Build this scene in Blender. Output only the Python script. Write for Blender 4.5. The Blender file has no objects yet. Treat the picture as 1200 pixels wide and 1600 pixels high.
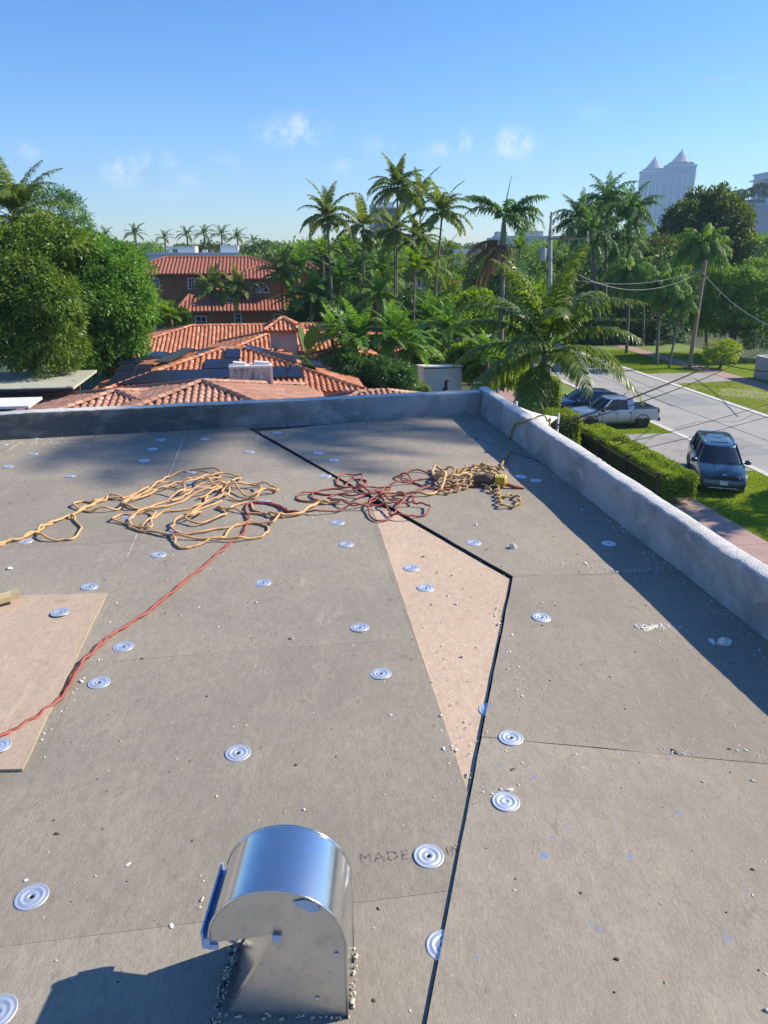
import bpy, bmesh, math, random
import numpy as np
from mathutils import Vector, Matrix, noise
R = math.radians
rng = np.random.default_rng(7)
random.seed(7)
scene = bpy.context.scene
col = scene.collection

# ------------------------------------------------------------------ camera, sky, sun, exposure
cam_d = bpy.data.cameras.new('camera')
cam_d.lens = 25.875; cam_d.sensor_width = 36; cam_d.clip_start = 0.05; cam_d.clip_end = 9000
cam = bpy.data.objects.new('camera', cam_d); col.objects.link(cam)
cam.location = (0, 0, 10.0); cam.rotation_euler = (R(90 - 19.843), 0, 0)
scene.camera = cam
SUN_AZ = R(13.8); SUN_EL = R(35.5)          # measured from +X towards +Y
sun_vec = Vector((math.cos(SUN_EL) * math.cos(SUN_AZ), math.cos(SUN_EL) * math.sin(SUN_AZ), math.sin(SUN_EL)))
sl = bpy.data.lights.new('sun', 'SUN'); sl.energy = 4.8; sl.angle = R(0.53); sl.color = (1.0, 0.905, 0.745)
sun = bpy.data.objects.new('sun', sl); col.objects.link(sun)
sun.rotation_euler = (-sun_vec).to_track_quat('-Z', 'Y').to_euler()
sun.location = (60, 20, 80)

world = bpy.data.worlds.new('World'); scene.world = world; world.use_nodes = True
wt = world.node_tree; wn = wt.nodes; wl = wt.links
wn.clear()
w_out = wn.new('ShaderNodeOutputWorld'); bg = wn.new('ShaderNodeBackground'); bg.inputs['Strength'].default_value = 0.1
sky = wn.new('ShaderNodeTexSky'); sky.sky_type = 'NISHITA'; sky.sun_disc = False
sky.sun_elevation = SUN_EL; sky.sun_rotation = math.pi / 2 - SUN_AZ
sky.altitude = 0; sky.air_density = 1.0; sky.dust_density = 0.1; sky.ozone_density = 3.0
# small fair-weather clouds: (direction, half width, half height, weight)
CLOUDS = [((-109.003,1000.000,143.290), .052, .021, .7), ((-323.218,1000.000,97.184), .030, .022, .75), ((-280.327,1000.000,105.817), .026, .018, .85),
          ((-238.559,1000.000,87.042), .022, .015, .35), ((-197.731,1000.000,101.508), .026, .018, .32), ((-3.135,1000.000,125.746), .028, .014, .4),
          ((-49.037,1000.000,101.508), .016, .012, .4), ((70.652,1000.000,121.501), .02, .012, .4), ((95.442,1000.000,130.682), .015, .015, .75),
          ((156.671,1000.000,127.158), .034, .022, .8), ((-438.277,1000.000,120.082), .018, .012, .35), ((-279.677,1000.000,73.889), .05, .018, .25),
          ((39.419,1000.000,110.113), .05, .02, .15), ((416.086,1000.000,194.560), .04, .01, .12), ((255.115,1000.000,161.980), .03, .012, .12)]
tc = wn.new('ShaderNodeTexCoord')
nz = wn.new('ShaderNodeTexNoise'); nz.inputs['Scale'].default_value = 42; nz.inputs['Detail'].default_value = 7; nz.inputs['Roughness'].default_value = .62
wl.new(tc.outputs['Generated'], nz.inputs['Vector'])
prev = None
for (p, hw, hh, wgt) in CLOUDS:
    c = Vector(p) - Vector((0, 0, 10)); c.normalize()
    right = c.cross(Vector((0, 0, 1))).normalized()
    sub = wn.new('ShaderNodeVectorMath'); sub.operation = 'SUBTRACT'; sub.inputs[1].default_value = c
    wl.new(tc.outputs['Generated'], sub.inputs[0])
    d1 = wn.new('ShaderNodeVectorMath'); d1.operation = 'DOT_PRODUCT'; d1.inputs[1].default_value = right / hw
    wl.new(sub.outputs[0], d1.inputs[0])
    up = right.cross(c)
    d2 = wn.new('ShaderNodeVectorMath'); d2.operation = 'DOT_PRODUCT'; d2.inputs[1].default_value = up / hh
    wl.new(sub.outputs[0], d2.inputs[0])
    d3 = wn.new('ShaderNodeVectorMath'); d3.operation = 'DOT_PRODUCT'; d3.inputs[1].default_value = c * 9
    wl.new(sub.outputs[0], d3.inputs[0])
    cmb = wn.new('ShaderNodeCombineXYZ')
    wl.new(d1.outputs['Value'], cmb.inputs[0]); wl.new(d2.outputs['Value'], cmb.inputs[1]); wl.new(d3.outputs['Value'], cmb.inputs[2])
    ln = wn.new('ShaderNodeVectorMath'); ln.operation = 'LENGTH'; wl.new(cmb.outputs[0], ln.inputs[0])
    mr = wn.new('ShaderNodeMapRange'); mr.interpolation_type = 'SMOOTHSTEP'
    mr.inputs['From Min'].default_value = 1.25; mr.inputs['From Max'].default_value = .05
    mr.inputs['To Min'].default_value = 0; mr.inputs['To Max'].default_value = wgt
    wl.new(ln.outputs['Value'], mr.inputs['Value'])
    if prev is None: prev = mr.outputs[0]
    else:
        mx = wn.new('ShaderNodeMath'); mx.operation = 'MAXIMUM'; wl.new(prev, mx.inputs[0]); wl.new(mr.outputs[0], mx.inputs[1]); prev = mx.outputs[0]
nr = wn.new('ShaderNodeMapRange'); nr.interpolation_type = 'SMOOTHSTEP'; nr.inputs['From Min'].default_value = .36; nr.inputs['From Max'].default_value = .66
wl.new(nz.outputs['Fac'], nr.inputs['Value'])
cm = wn.new('ShaderNodeMath'); cm.operation = 'MULTIPLY'; wl.new(prev, cm.inputs[0]); wl.new(nr.outputs[0], cm.inputs[1])
mixc = wn.new('ShaderNodeMix'); mixc.data_type = 'RGBA'
wl.new(cm.outputs[0], mixc.inputs['Factor']); hs_ = wn.new('ShaderNodeHueSaturation'); hs_.inputs['Saturation'].default_value = 1.25; wl.new(sky.outputs[0], hs_.inputs['Color'])
tn_ = wn.new('ShaderNodeMix'); tn_.data_type = 'RGBA'; tn_.blend_type = 'MULTIPLY'; tn_.inputs['Factor'].default_value = 1; tn_.inputs['B'].default_value = (.80, .935, 1.18, 1); wl.new(hs_.outputs[0], tn_.inputs['A']); wl.new(tn_.outputs['Result'], mixc.inputs['A']); mixc.inputs['B'].default_value = (6.6, 7.0, 7.8, 1)
wl.new(mixc.outputs['Result'], bg.inputs['Color']); wl.new(bg.outputs[0], w_out.inputs['Surface'])

scene.render.engine = 'CYCLES'
scene.cycles.use_denoising = True
scene.cycles.max_bounces = 7; scene.cycles.diffuse_bounces = 3; scene.cycles.glossy_bounces = 3
scene.cycles.transmission_bounces = 4; scene.cycles.transparent_max_bounces = 12; scene.cycles.volume_bounces = 0
scene.cycles.caustics_reflective = False; scene.cycles.caustics_refractive = False
scene.view_settings.view_transform = 'Standard'; scene.view_settings.look = 'None'
scene.view_settings.exposure = 0.70; scene.view_settings.gamma = 1.0
scene.view_settings.use_curve_mapping = False
scene.render.resolution_x = 768; scene.render.resolution_y = 1024

# ------------------------------------------------------------------ helpers
ST = R(8.5)                                    # the street grid is turned 8.5 degrees
CU, SU = math.cos(ST), math.sin(ST)
def sp(u, v, z=0.0):                            # street grid (u to the right, v away) -> world
    return Vector((u * CU - v * SU, u * SU + v * CU, z))
ROOF = 8.55
def link(o, parent=None):
    col.objects.link(o)
    if parent is not None: o.parent = parent
    return o
def tag(o, label=None, cat=None, group=None, kind=None):
    if label: o['label'] = label
    if cat: o['category'] = cat
    if group: o['group'] = group
    if kind: o['kind'] = kind
    return o
def empty(name, loc, rz=0.0, label=None, cat=None, group=None):
    o = bpy.data.objects.new(name, None); o.empty_display_size = .2
    link(o); o.location = loc; o.rotation_euler = (0, 0, rz)
    return tag(o, label, cat, group)
def copy_tree(o, parent=None):
    c = o.copy(); col.objects.link(c); c.parent = parent
    for ch in list(o.children): copy_tree(ch, c)
    return c
def mobj(name, me, mats, parent=None, smooth=False, angle=None):
    if not isinstance(mats, (list, tuple)): mats = [mats]
    for m in mats: me.materials.append(m)
    if smooth:
        me.polygons.foreach_set('use_smooth', [True] * len(me.polygons))
        if angle is not None: me.set_sharp_from_angle(angle=R(angle))
    me.update()
    return link(bpy.data.objects.new(name, me), parent)

class MB:
    """collects shapes and links them as one mesh object"""
    def __init__(s): s.v = []; s.f = []; s.m = []
    def add(s, vs, fs, mi=0):
        b = len(s.v); s.v += [tuple(v) for v in vs]
        for f in fs: s.f.append(tuple(b + i for i in f)); s.m.append(mi)
        return s
    def box(s, c, size, rot=None, mi=0, bevel=0):
        hx, hy, hz = size[0] / 2, size[1] / 2, size[2] / 2
        vs = [Vector((x, y, z)) for x in (-hx, hx) for y in (-hy, hy) for z in (-hz, hz)]
        if rot is not None: vs = [rot @ v for v in vs]
        vs = [v + Vector(c) for v in vs]
        return s.add(vs, [(0, 1, 3, 2), (4, 6, 7, 5), (0, 4, 5, 1), (2, 3, 7, 6), (0, 2, 6, 4), (1, 5, 7, 3)], mi)
    def bar(s, a, b, w, h=None, mi=0, up=(0, 0, 1)):
        a = Vector(a); b = Vector(b); h = h or w
        d = (b - a); L = d.length; d.normalize()
        x = d.cross(Vector(up))
        if x.length < 1e-4: x = d.cross(Vector((1, 0, 0)))
        x.normalize(); y = x.cross(d)
        vs = []
        for p in (a, b):
            for (i, j) in ((-1, -1), (1, -1), (1, 1), (-1, 1)): vs.append(p + x * w / 2 * i + y * h / 2 * j)
        return s.add(vs, [(3, 2, 1, 0), (4, 5, 6, 7), (0, 1, 5, 4), (1, 2, 6, 5), (2, 3, 7, 6), (3, 0, 4, 7)], mi)
    def tube(s, pts, r, n=6, mi=0, caps=True):
        pts = [Vector(p) for p in pts]; k = len(pts)
        rs = r if isinstance(r, (list, tuple)) else [r] * k
        base = len(s.v); nx = None
        for i in range(k):
            d = (pts[min(i + 1, k - 1)] - pts[max(i - 1, 0)])
            if d.length < 1e-9: d = Vector((0, 0, 1))
            d.normalize()
            if nx is None:
                nx = d.cross(Vector((0, 0, 1)))
                if nx.length < 1e-3: nx = d.cross(Vector((1, 0, 0)))
            nx = nx - d * nx.dot(d)
            if nx.length < 1e-6: nx = d.orthogonal()
            nx.normalize(); ny = d.cross(nx)
            for j in range(n):
                a = 2 * math.pi * j / n
                s.v.append(tuple(pts[i] + nx * math.cos(a) * rs[i] + ny * math.sin(a) * rs[i]))
        for i in range(k - 1):
            for j in range(n):
                a = base + i * n + j; b = base + i * n + (j + 1) % n
                s.f.append((a, b, b + n, a + n)); s.m.append(mi)
        if caps:
            s.f.append(tuple(base + j for j in reversed(range(n)))); s.m.append(mi)
            s.f.append(tuple(base + (k - 1) * n + j for j in range(n))); s.m.append(mi)
        return s
    def lathe(s, prof, n=16, c=(0, 0, 0), mi=0, axis=None, cap=True):
        """prof: list of (radius, height)"""
        b = len(s.v); q = axis or Matrix.Identity(3); c = Vector(c)
        for (r, z) in prof:
            for j in range(n):
                a = 2 * math.pi * j / n
                s.v.append(tuple(q @ Vector((r * math.cos(a), r * math.sin(a), z)) + c))
        for i in range(len(prof) - 1):
            for j in range(n):
                a = b + i * n + j; e = b + i * n + (j + 1) % n
                s.f.append((a, e, e + n, a + n)); s.m.append(mi)
        if cap:
            s.f.append(tuple(b + j for j in reversed(range(n)))); s.m.append(mi)
            s.f.append(tuple(b + (len(prof) - 1) * n + j for j in range(n))); s.m.append(mi)
        return s
    def prism(s, poly, z0, z1, mi=0):
        n = len(poly)
        a = sum(poly[i][0] * poly[(i + 1) % n][1] - poly[(i + 1) % n][0] * poly[i][1] for i in range(n))
        if a < 0: poly = poly[::-1]
        vs = [(p[0], p[1], z0) for p in poly] + [(p[0], p[1], z1) for p in poly]
        fs = [tuple(reversed(range(n))), tuple(range(n, 2 * n))] + [(i, (i + 1) % n, n + (i + 1) % n, n + i) for i in range(n)]
        return s.add(vs, fs, mi)
    def slab(s, quad, t, mi=0):
        """a quad of four world points thickened by t along its normal"""
        q = [Vector(p) for p in quad]
        n = (q[1] - q[0]).cross(q[-1] - q[0]); n.normalize()
        if n.z < 0: n = -n
        k = len(q)
        vs = [p - n * t / 2 for p in q] + [p + n * t / 2 for p in q]
        fs = [tuple(reversed(range(k))), tuple(range(k, 2 * k))] + [(i, (i + 1) % k, k + (i + 1) % k, k + i) for i in range(k)]
        return s.add(vs, fs, mi)
    def loft(s, rings, close=True, mi=0, caps=True):
        b = len(s.v); n = len(rings[0])
        for r in rings: s.v += [tuple(p) for p in r]
        for i in range(len(rings) - 1):
            for j in range(n if close else n - 1):
                a = b + i * n + j; e = b + i * n + (j + 1) % n
                s.f.append((a, e, e + n, a + n)); s.m.append(mi)
        if caps:
            s.f.append(tuple(b + j for j in reversed(range(n)))); s.m.append(mi)
            s.f.append(tuple(b + (len(rings) - 1) * n + j for j in range(n))); s.m.append(mi)
        return s
    def mesh(s, name):
        me = bpy.data.meshes.new(name); me.from_pydata(s.v, [], s.f)
        if any(s.m): me.polygons.foreach_set('material_index', s.m)
        return me
    def build(s, name, mats, parent=None, smooth=False, angle=None, fixn=False):
        me = s.mesh(name)
        if fixn:
            bm = bmesh.new(); bm.from_mesh(me); bmesh.ops.recalc_face_normals(bm, faces=bm.faces); bm.to_mesh(me); bm.free()
        return mobj(name, me, mats, parent, smooth, angle)

def np_mesh(name, V, Q, tint=None):
    """V (n,3), Q (m,4) or (m,3) int; optional per-vertex tint"""
    me = bpy.data.meshes.new(name)
    V = np.ascontiguousarray(V, dtype=np.float32); Q = np.ascontiguousarray(Q, dtype=np.int32)
    k = Q.shape[1]
    me.vertices.add(len(V)); me.vertices.foreach_set('co', V.ravel())
    me.loops.add(Q.size); me.loops.foreach_set('vertex_index', Q.ravel())
    me.polygons.add(len(Q)); me.polygons.foreach_set('loop_start', np.arange(0, Q.size, k, dtype=np.int32))
    me.update(calc_edges=True)
    if tint is not None:
        at = me.attributes.new('tint', 'FLOAT', 'POINT'); at.data.foreach_set('value', np.ascontiguousarray(tint, dtype=np.float32))
    return me

# ------------------------------------------------------------------ materials
def nd(t, kind, **kw):
    n = t.nodes.new(kind)
    for k, v in kw.items():
        if k in n.inputs: n.inputs[k].default_value = v
        else: setattr(n, k, v)
    return n
def rgba(c): return (c[0], c[1], c[2], 1.0)
def M(name, c1, c2=None, rough=.8, metal=0.0, scale=4.0, detail=5, bump=0.0, bscale=None, spec=.5, lo=.35, hi=.65, c3=None, scale3=60, lo3=.55, hi3=.7, coord='pos', stretch=None, rough2=None, coat=0.0):
    m = bpy.data.materials.new(name); m.use_nodes = True
    t = m.node_tree; p = t.nodes['Principled BSDF']; L = t.links
    p.inputs['Roughness'].default_value = rough; p.inputs['Metallic'].default_value = metal
    p.inputs['Specular IOR Level'].default_value = spec; p.inputs['Base Color'].default_value = rgba(c1)
    p.inputs['Coat Weight'].default_value = coat; p.inputs['Coat Roughness'].default_value = .06
    if coord == 'pos': src = nd(t, 'ShaderNodeNewGeometry').outputs['Position']
    else: src = nd(t, 'ShaderNodeTexCoord').outputs['Object']
    if stretch:
        mp = nd(t, 'ShaderNodeMapping'); mp.inputs['Scale'].default_value = stretch; L.new(src, mp.inputs['Vector']); src = mp.outputs[0]
    out = None
    if c2 is not None:
        n = nd(t, 'ShaderNodeTexNoise', Scale=scale, Detail=detail, Roughness=.6); L.new(src, n.inputs['Vector'])
        r = nd(t, 'ShaderNodeMapRange'); r.inputs['From Min'].default_value = lo; r.inputs['From Max'].default_value = hi
        L.new(n.outputs['Fac'], r.inputs['Value'])
        mx = nd(t, 'ShaderNodeMix', data_type='RGBA'); L.new(r.outputs[0], mx.inputs['Factor'])
        mx.inputs['A'].default_value = rgba(c1); mx.inputs['B'].default_value = rgba(c2); out = mx.outputs['Result']
        if rough2 is not None:
            rr = nd(t, 'ShaderNodeMapRange'); rr.inputs['To Min'].default_value = rough; rr.inputs['To Max'].default_value = rough2
            L.new(r.outputs[0], rr.inputs['Value']); L.new(rr.outputs[0], p.inputs['Roughness'])
        if c3 is not None:
            n3 = nd(t, 'ShaderNodeTexNoise', Scale=scale3, Detail=3); L.new(src, n3.inputs['Vector'])
            r3 = nd(t, 'ShaderNodeMapRange'); r3.inputs['From Min'].default_value = lo3; r3.inputs['From Max'].default_value = hi3
            L.new(n3.outputs['Fac'], r3.inputs['Value'])
            m3 = nd(t, 'ShaderNodeMix', data_type='RGBA'); L.new(r3.outputs[0], m3.inputs['Factor']); L.new(out, m3.inputs['A']); m3.inputs['B'].default_value = rgba(c3); out = m3.outputs['Result']
        L.new(out, p.inputs['Base Color'])
    if bump:
        nb = nd(t, 'ShaderNodeTexNoise', Scale=bscale or scale * 4, Detail=6, Roughness=.65); L.new(src, nb.inputs['Vector'])
        b = nd(t, 'ShaderNodeBump', Strength=min(bump, 1.0), Distance=.02 if bump <= 1 else .02 * bump); L.new(nb.outputs['Fac'], b.inputs['Height']); L.new(b.outputs[0], p.inputs['Normal'])
    return m
def leaf_mat(name, dark, light, trans=.35, gloss=.45, yellow=None, spec=.35):
    """leaf colour varies from leaf to leaf with the 'tint' attribute and from plant to plant"""
    m = bpy.data.materials.new(name); m.use_nodes = True
    t = m.node_tree; L = t.links; p = t.nodes['Principled BSDF']; o = t.nodes['Material Output']
    a = nd(t, 'ShaderNodeAttribute', attribute_name='tint')
    inf = nd(t, 'ShaderNodeObjectInfo')
    ad = nd(t, 'ShaderNodeMath', operation='MULTIPLY_ADD'); L.new(inf.outputs['Random'], ad.inputs[0]); ad.inputs[1].default_value = .3; L.new(a.outputs['Fac'], ad.inputs[2])
    sb = nd(t, 'ShaderNodeMath', operation='SUBTRACT', use_clamp=True); L.new(ad.outputs[0], sb.inputs[0]); sb.inputs[1].default_value = .15
    cr = nd(t, 'ShaderNodeValToRGB'); L.new(sb.outputs[0], cr.inputs[0])
    cr.color_ramp.elements[0].color = rgba(dark); cr.color_ramp.elements[1].color = rgba(light)
    cr.color_ramp.elements[1].position = .8 if yellow else 1.0
    if yellow:
        e = cr.color_ramp.elements.new(1.0); e.color = rgba(yellow)
    L.new(cr.outputs[0], p.inputs['Base Color']); p.inputs['Roughness'].default_value = gloss; p.inputs['Specular IOR Level'].default_value = spec
    tr = nd(t, 'ShaderNodeBsdfTranslucent')
    hs = nd(t, 'ShaderNodeHueSaturation', Saturation=1.15, Value=1.5, Hue=.485); L.new(cr.outputs[0], hs.inputs['Color']); L.new(hs.outputs[0], tr.inputs['Color'])
    mx = nd(t, 'ShaderNodeMixShader'); mx.inputs[0].default_value = min(.5, trans + .08)
    L.new(p.outputs[0], mx.inputs[1]); L.new(tr.outputs[0], mx.inputs[2]); L.new(mx.outputs[0], o.inputs['Surface'])
    return m

MT = {}
MT['concrete'] = M('concrete', (.29, .285, .275), (.20, .20, .20), .9, scale=3.2, bump=.6, bscale=30, c3=(.40, .39, .37), scale3=2.0, lo3=.5, hi3=.68)
MT['mortar'] = M('mortar', (.78, .76, .72), (.62, .60, .56), .95, scale=18, bump=.9, bscale=110, lo=.45, hi=.7, c3=(.80, .79, .76), scale3=45)
MT['asphalt'] = M('road_surface', (.36, .345, .32), (.30, .288, .27), .9, scale=.35, bump=.3, bscale=40, c3=(.38, .375, .37), scale3=5)
MT['curb'] = M('curb_concrete', (.62, .60, .56), (.5, .48, .45), .85, scale=2, bump=.2)
MT['drive'] = M('driveway_concrete', (.34, .32, .29), (.26, .25, .23), .9, scale=.8, bump=.3, c3=(.40, .37, .33), scale3=3)
MT['pink'] = M('pink_paving', (.42, .27, .235), (.33, .22, .19), .85, scale=1.3, bump=.2)
MT['sand'] = M('bare_soil', (.42, .37, .30), (.30, .25, .19), .95, scale=1.5, bump=.4)
MT['lawn'] = M('lawn_soil', (.11, .185, .03), (.19, .245, .05), .95, scale=1.1, bump=.8, bscale=30, c3=(.16, .14, .06), scale3=.6, lo3=.58, hi3=.75)
MT['ground'] = M('ground_cover', (.035, .06, .02), (.06, .075, .03), .95, scale=.25, bump=.5, bscale=6, c3=(.10, .09, .06), scale3=.12, lo3=.55, hi3=.65)
MT['white'] = M('white_paint', (.78, .78, .76), (.70, .70, .68), .6, scale=2)
MT['whitewall'] = M('white_wall', (.72, .74, .76), (.62, .65, .68), .8, scale=.3)
MT['dark'] = M('dark_void', (.02, .022, .025), None, .6)
MT['black'] = M('black_plastic', (.018, .018, .02), None, .45)
MT['rubber'] = M('rubber', (.022, .022, .022), None, .85)
MT['iron'] = M('rusty_iron', (.045, .032, .026), (.09, .05, .035), .75, scale=8)
MT['pole_wood'] = M('weathered_pole_wood', (.24, .17, .105), (.33, .25, .16), .9, scale=6, stretch=(6, 6, .4), bump=.4)
MT['pole_grey'] = M('pole_concrete', (.46, .47, .47), (.38, .39, .39), .85, scale=3, bump=.2)
MT['bark'] = M('palm_bark', (.21, .185, .16), (.13, .115, .10), .95, scale=4, stretch=(2, 2, 9), bump=.8, bscale=10)
MT['bark_brown'] = M('brown_bark', (.15, .10, .07), (.25, .17, .12), .95, scale=5, stretch=(3, 3, 1), bump=.8, bscale=12)
MT['wire'] = M('wire_jacket', (.012, .012, .012), None, .9, spec=.1)
MT['wire_pale'] = M('pale_wire_jacket', (.35, .35, .35), None, .5)
MT['lcoco'] = leaf_mat('coconut_leaf', (0.074, 0.132, 0.025), (0.231, 0.309, 0.057), .3, .38, spec=.5)
MT['lroyal'] = leaf_mat('royal_leaf', (0.069, 0.151, 0.037), (0.169, 0.302, 0.066), .3, .5)
MT['lslender'] = leaf_mat('slender_palm_leaf', (0.079, 0.140, 0.029), (0.290, 0.353, 0.081), .35, .45)
MT['lqueen'] = leaf_mat('queen_leaf', (0.083, 0.172, 0.037), (0.235, 0.394, 0.074), .4, .5)
MT['ldate'] = leaf_mat('date_leaf', (0.081, 0.189, 0.037), (0.243, 0.421, 0.075), .35, .42)
MT['lbright'] = leaf_mat('bright_leaf', (0.097, 0.209, 0.029), (0.292, 0.435, 0.052), .4, .5)
MT['lmango'] = leaf_mat('mango_leaf', (0.053, 0.152, 0.029), (0.186, 0.354, 0.056), .3, .42, yellow=(.22, .25, .04))
MT['lmangoy'] = leaf_mat('yellow_mango_leaf', (0.066, 0.135, 0.025), (0.253, 0.347, 0.053), .3, .42, yellow=(.29, .26, .045))
MT['ldark'] = leaf_mat('dark_leaf', (0.049, 0.122, 0.036), (0.136, 0.260, 0.059), .25, .45)
MT['lolive'] = leaf_mat('olive_leaf', (.042, .085, .016), (.15, .20, .034), .3, .5)
MT['lmid'] = leaf_mat('mid_leaf', (0.092, 0.196, 0.043), (0.275, 0.427, 0.074), .35, .5)
MT['lhedge'] = leaf_mat('hedge_leaf', (0.110, 0.187, 0.022), (0.374, 0.484, 0.055), .35, .5)
MT['lfar'] = leaf_mat('far_leaf', (0.076, 0.146, 0.042), (0.180, 0.274, 0.068), .2, .7)
MT['ldead'] = leaf_mat('dead_leaf', (0.156, 0.099, 0.055), (0.339, 0.221, 0.119), .2, .8)
MT['lflower'] = leaf_mat('orange_petal', (0.458, 0.081, 0.020), (0.718, 0.163, 0.030), .3, .6)
MT['grass'] = leaf_mat('grass_blade', (0.120, 0.215, 0.024), (0.340, 0.429, 0.068), .35, .6, yellow=(0.338, 0.312, 0.104))

# ================================================================== SETTING: ground, street, verge
def sheet(name, pts, z, mat, parent=None, kind='structure', t=.02):
    b = MB(); b.prism([(p[0], p[1]) for p in pts], z - t, z)
    o = b.build(name, mat, parent)
    if kind: o['kind'] = kind
    return o
def srect(u0, u1, v0, v1): return [sp(u0, v0), sp(u1, v0), sp(u1, v1), sp(u0, v1)]
gb = MB(); gb.add([(-4200, -4200, 0), (4200, -4200, 0), (4200, 4200, 0), (-4200, 4200, 0)], [(0, 1, 2, 3)])
tag(gb.build('ground', MT['ground']), kind='structure')
sheet('road', srect(22.65, 30.15, -30, 420), .012, MT['asphalt'])
for (u0, u1) in ((22.28, 22.65), (30.15, 30.6)):
    k = MB()
    v = -30.0
    while v < 230:
        q = srect(u0, u1, v, v + 2.98); k.prism([(p.x, p.y) for p in q], -.05, .045 + random.uniform(-.004, .004)); v += 3.0
    tag(k.build('kerb', MT['curb']), kind='structure')
# expansion joints and wheel-worn patches of the road are real shallow sheets
for (u0, u1, v0, v1) in ((23.2, 25.4, 33, 36.5), (26.0, 29.6, 45, 49), (25.5, 28.9, 30, 31.2)):
    sheet('road_patch', srect(u0, u1, v0, v1), .017, M('road_patch', (.245, .24, .235), (.29, .285, .28), .92, scale=1.2), t=.004)
def crack(pts, w):
    b = MB(); P_ = [sp(*p) for p in pts]; L_ = []
    for i in range(len(P_) - 1):
        for k in range(8): q = P_[i].lerp(P_[i + 1], k / 8); L_.append(q + Vector((random.uniform(-.05, .05), random.uniform(-.05, .05), 0)))
    L_.append(P_[-1]); vs = []
    for i, q in enumerate(L_):
        d = (L_[min(i + 1, len(L_) - 1)] - L_[max(i - 1, 0)]).normalized(); n_ = Vector((-d.y, d.x, 0)) * w * random.uniform(.5, 1)
        vs += [(q.x + n_.x, q.y + n_.y, .021), (q.x - n_.x, q.y - n_.y, .021)]
    b.add(vs, [(2 * i, 2 * i + 1, 2 * i + 3, 2 * i + 2) for i in range(len(L_) - 1)]); tag(b.build('tar_crack', MT['tar'], None), kind='structure')
MT['tar'] = M('tar', (.07, .07, .07), (.11, .11, .105), .8, scale=3)
for (pts, w) in ((((22.9, 39), (25.2, 40.5), (27.8, 40.2), (30.0, 42)), .035), (((26.3, 28), (26.5, 36), (26.2, 46), (26.4, 60)), .03), (((23.0, 52), (26, 51.2), (30.0, 52.5)), .04), (((22.8, 33.2), (24.8, 34.8), (28, 34.6)), .025), (((27.8, 46), (28.4, 56), (28.1, 68)), .03)): crack(pts, w)
sheet('verge_lawn', srect(17.2, 22.28, -10, 30.6), .02, MT['lawn'], t=.03)
sheet('verge_lawn', srect(17.2, 22.28, 38.0, 64), .02, MT['lawn'], t=.03)
sheet('driveway', [sp(17.25, 31.2), sp(19.6, 30.9), sp(22.28, 30.4), sp(22.28, 38.0), sp(17.25, 38.2)], .024, MT['drive'], t=.03)
sheet('bare_soil', [sp(17.4, 29.4), sp(18.6, 29.7), sp(19.6, 30.9), sp(18.5, 32.2), sp(17.3, 32.0)], .029, MT['sand'], t=.01)
sw = sheet('sidewalk', srect(15.7, 17.2, -12, 60), .03, MT['pink'], t=.03)
for i in range(38):
    q = srect(15.72, 17.18, -11 + i * 1.5, -11 + i * 1.5 + 1.485)
    b = MB(); b.prism([(p.x, p.y) for p in q], .028, .046 + random.uniform(-.003, .003)); b.build('paving_slab', MT['pink'], sw)
sheet('front_yard', srect(2.2, 15.7, 2, 60), .015, M('yard_soil', (.10, .085, .065), (.05, .07, .025), .95, scale=.8, bump=.5))
# far side of the street
sheet('verge_lawn', srect(30.6, 35.9, 20, 53.2), .022, M('dry_lawn', (.075, .12, .025), (.15, .15, .045), .95, scale=.7, bump=.8, bscale=30, c3=(.33, .27, .19), scale3=.45, lo3=.5, hi3=.6), t=.03)
sheet('verge_lawn', srect(30.6, 44, 57.6, 110), .02, MT['lawn'], t=.03)
sheet('lawn', srect(37.6, 70, 20, 57.5), .018, MT['lawn'], t=.03)
sheet('driveway', [sp(30.6, 52.9), sp(36, 53.4), sp(36, 57.4), sp(30.6, 57.9)], .026, MT['drive'], t=.03)
sw2 = sheet('sidewalk', srect(35.95, 37.6, 10, 110), .028, MT['pink'], t=.03)
for i in range(30):
    q = srect(35.97, 37.58, 40 + i * 1.6, 40 + i * 1.6 + 1.585)
    b = MB(); b.prism([(p.x, p.y) for p in q], .026, .043 + random.uniform(-.003, .003)); b.build('paving_slab', MT['pink'], sw2)
sheet('bare_soil', [sp(31.2, 48.2), sp(33.0, 46.5), sp(35.2, 46.8), sp(35.6, 49.8), sp(33.2, 50.6)], .028, MT['sand'], t=.01)
sheet('side_road', [sp(30.6, 100), sp(60, 104), sp(60, 112), sp(30.6, 108)], .012, MT['asphalt'])
sheet('car_park', [(7.087,213.018,0.000), (34.793,232.711,0.000), (58.472,321.332,0.000), (10.631,321.332,0.000)], .012, MT['asphalt'])

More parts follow.
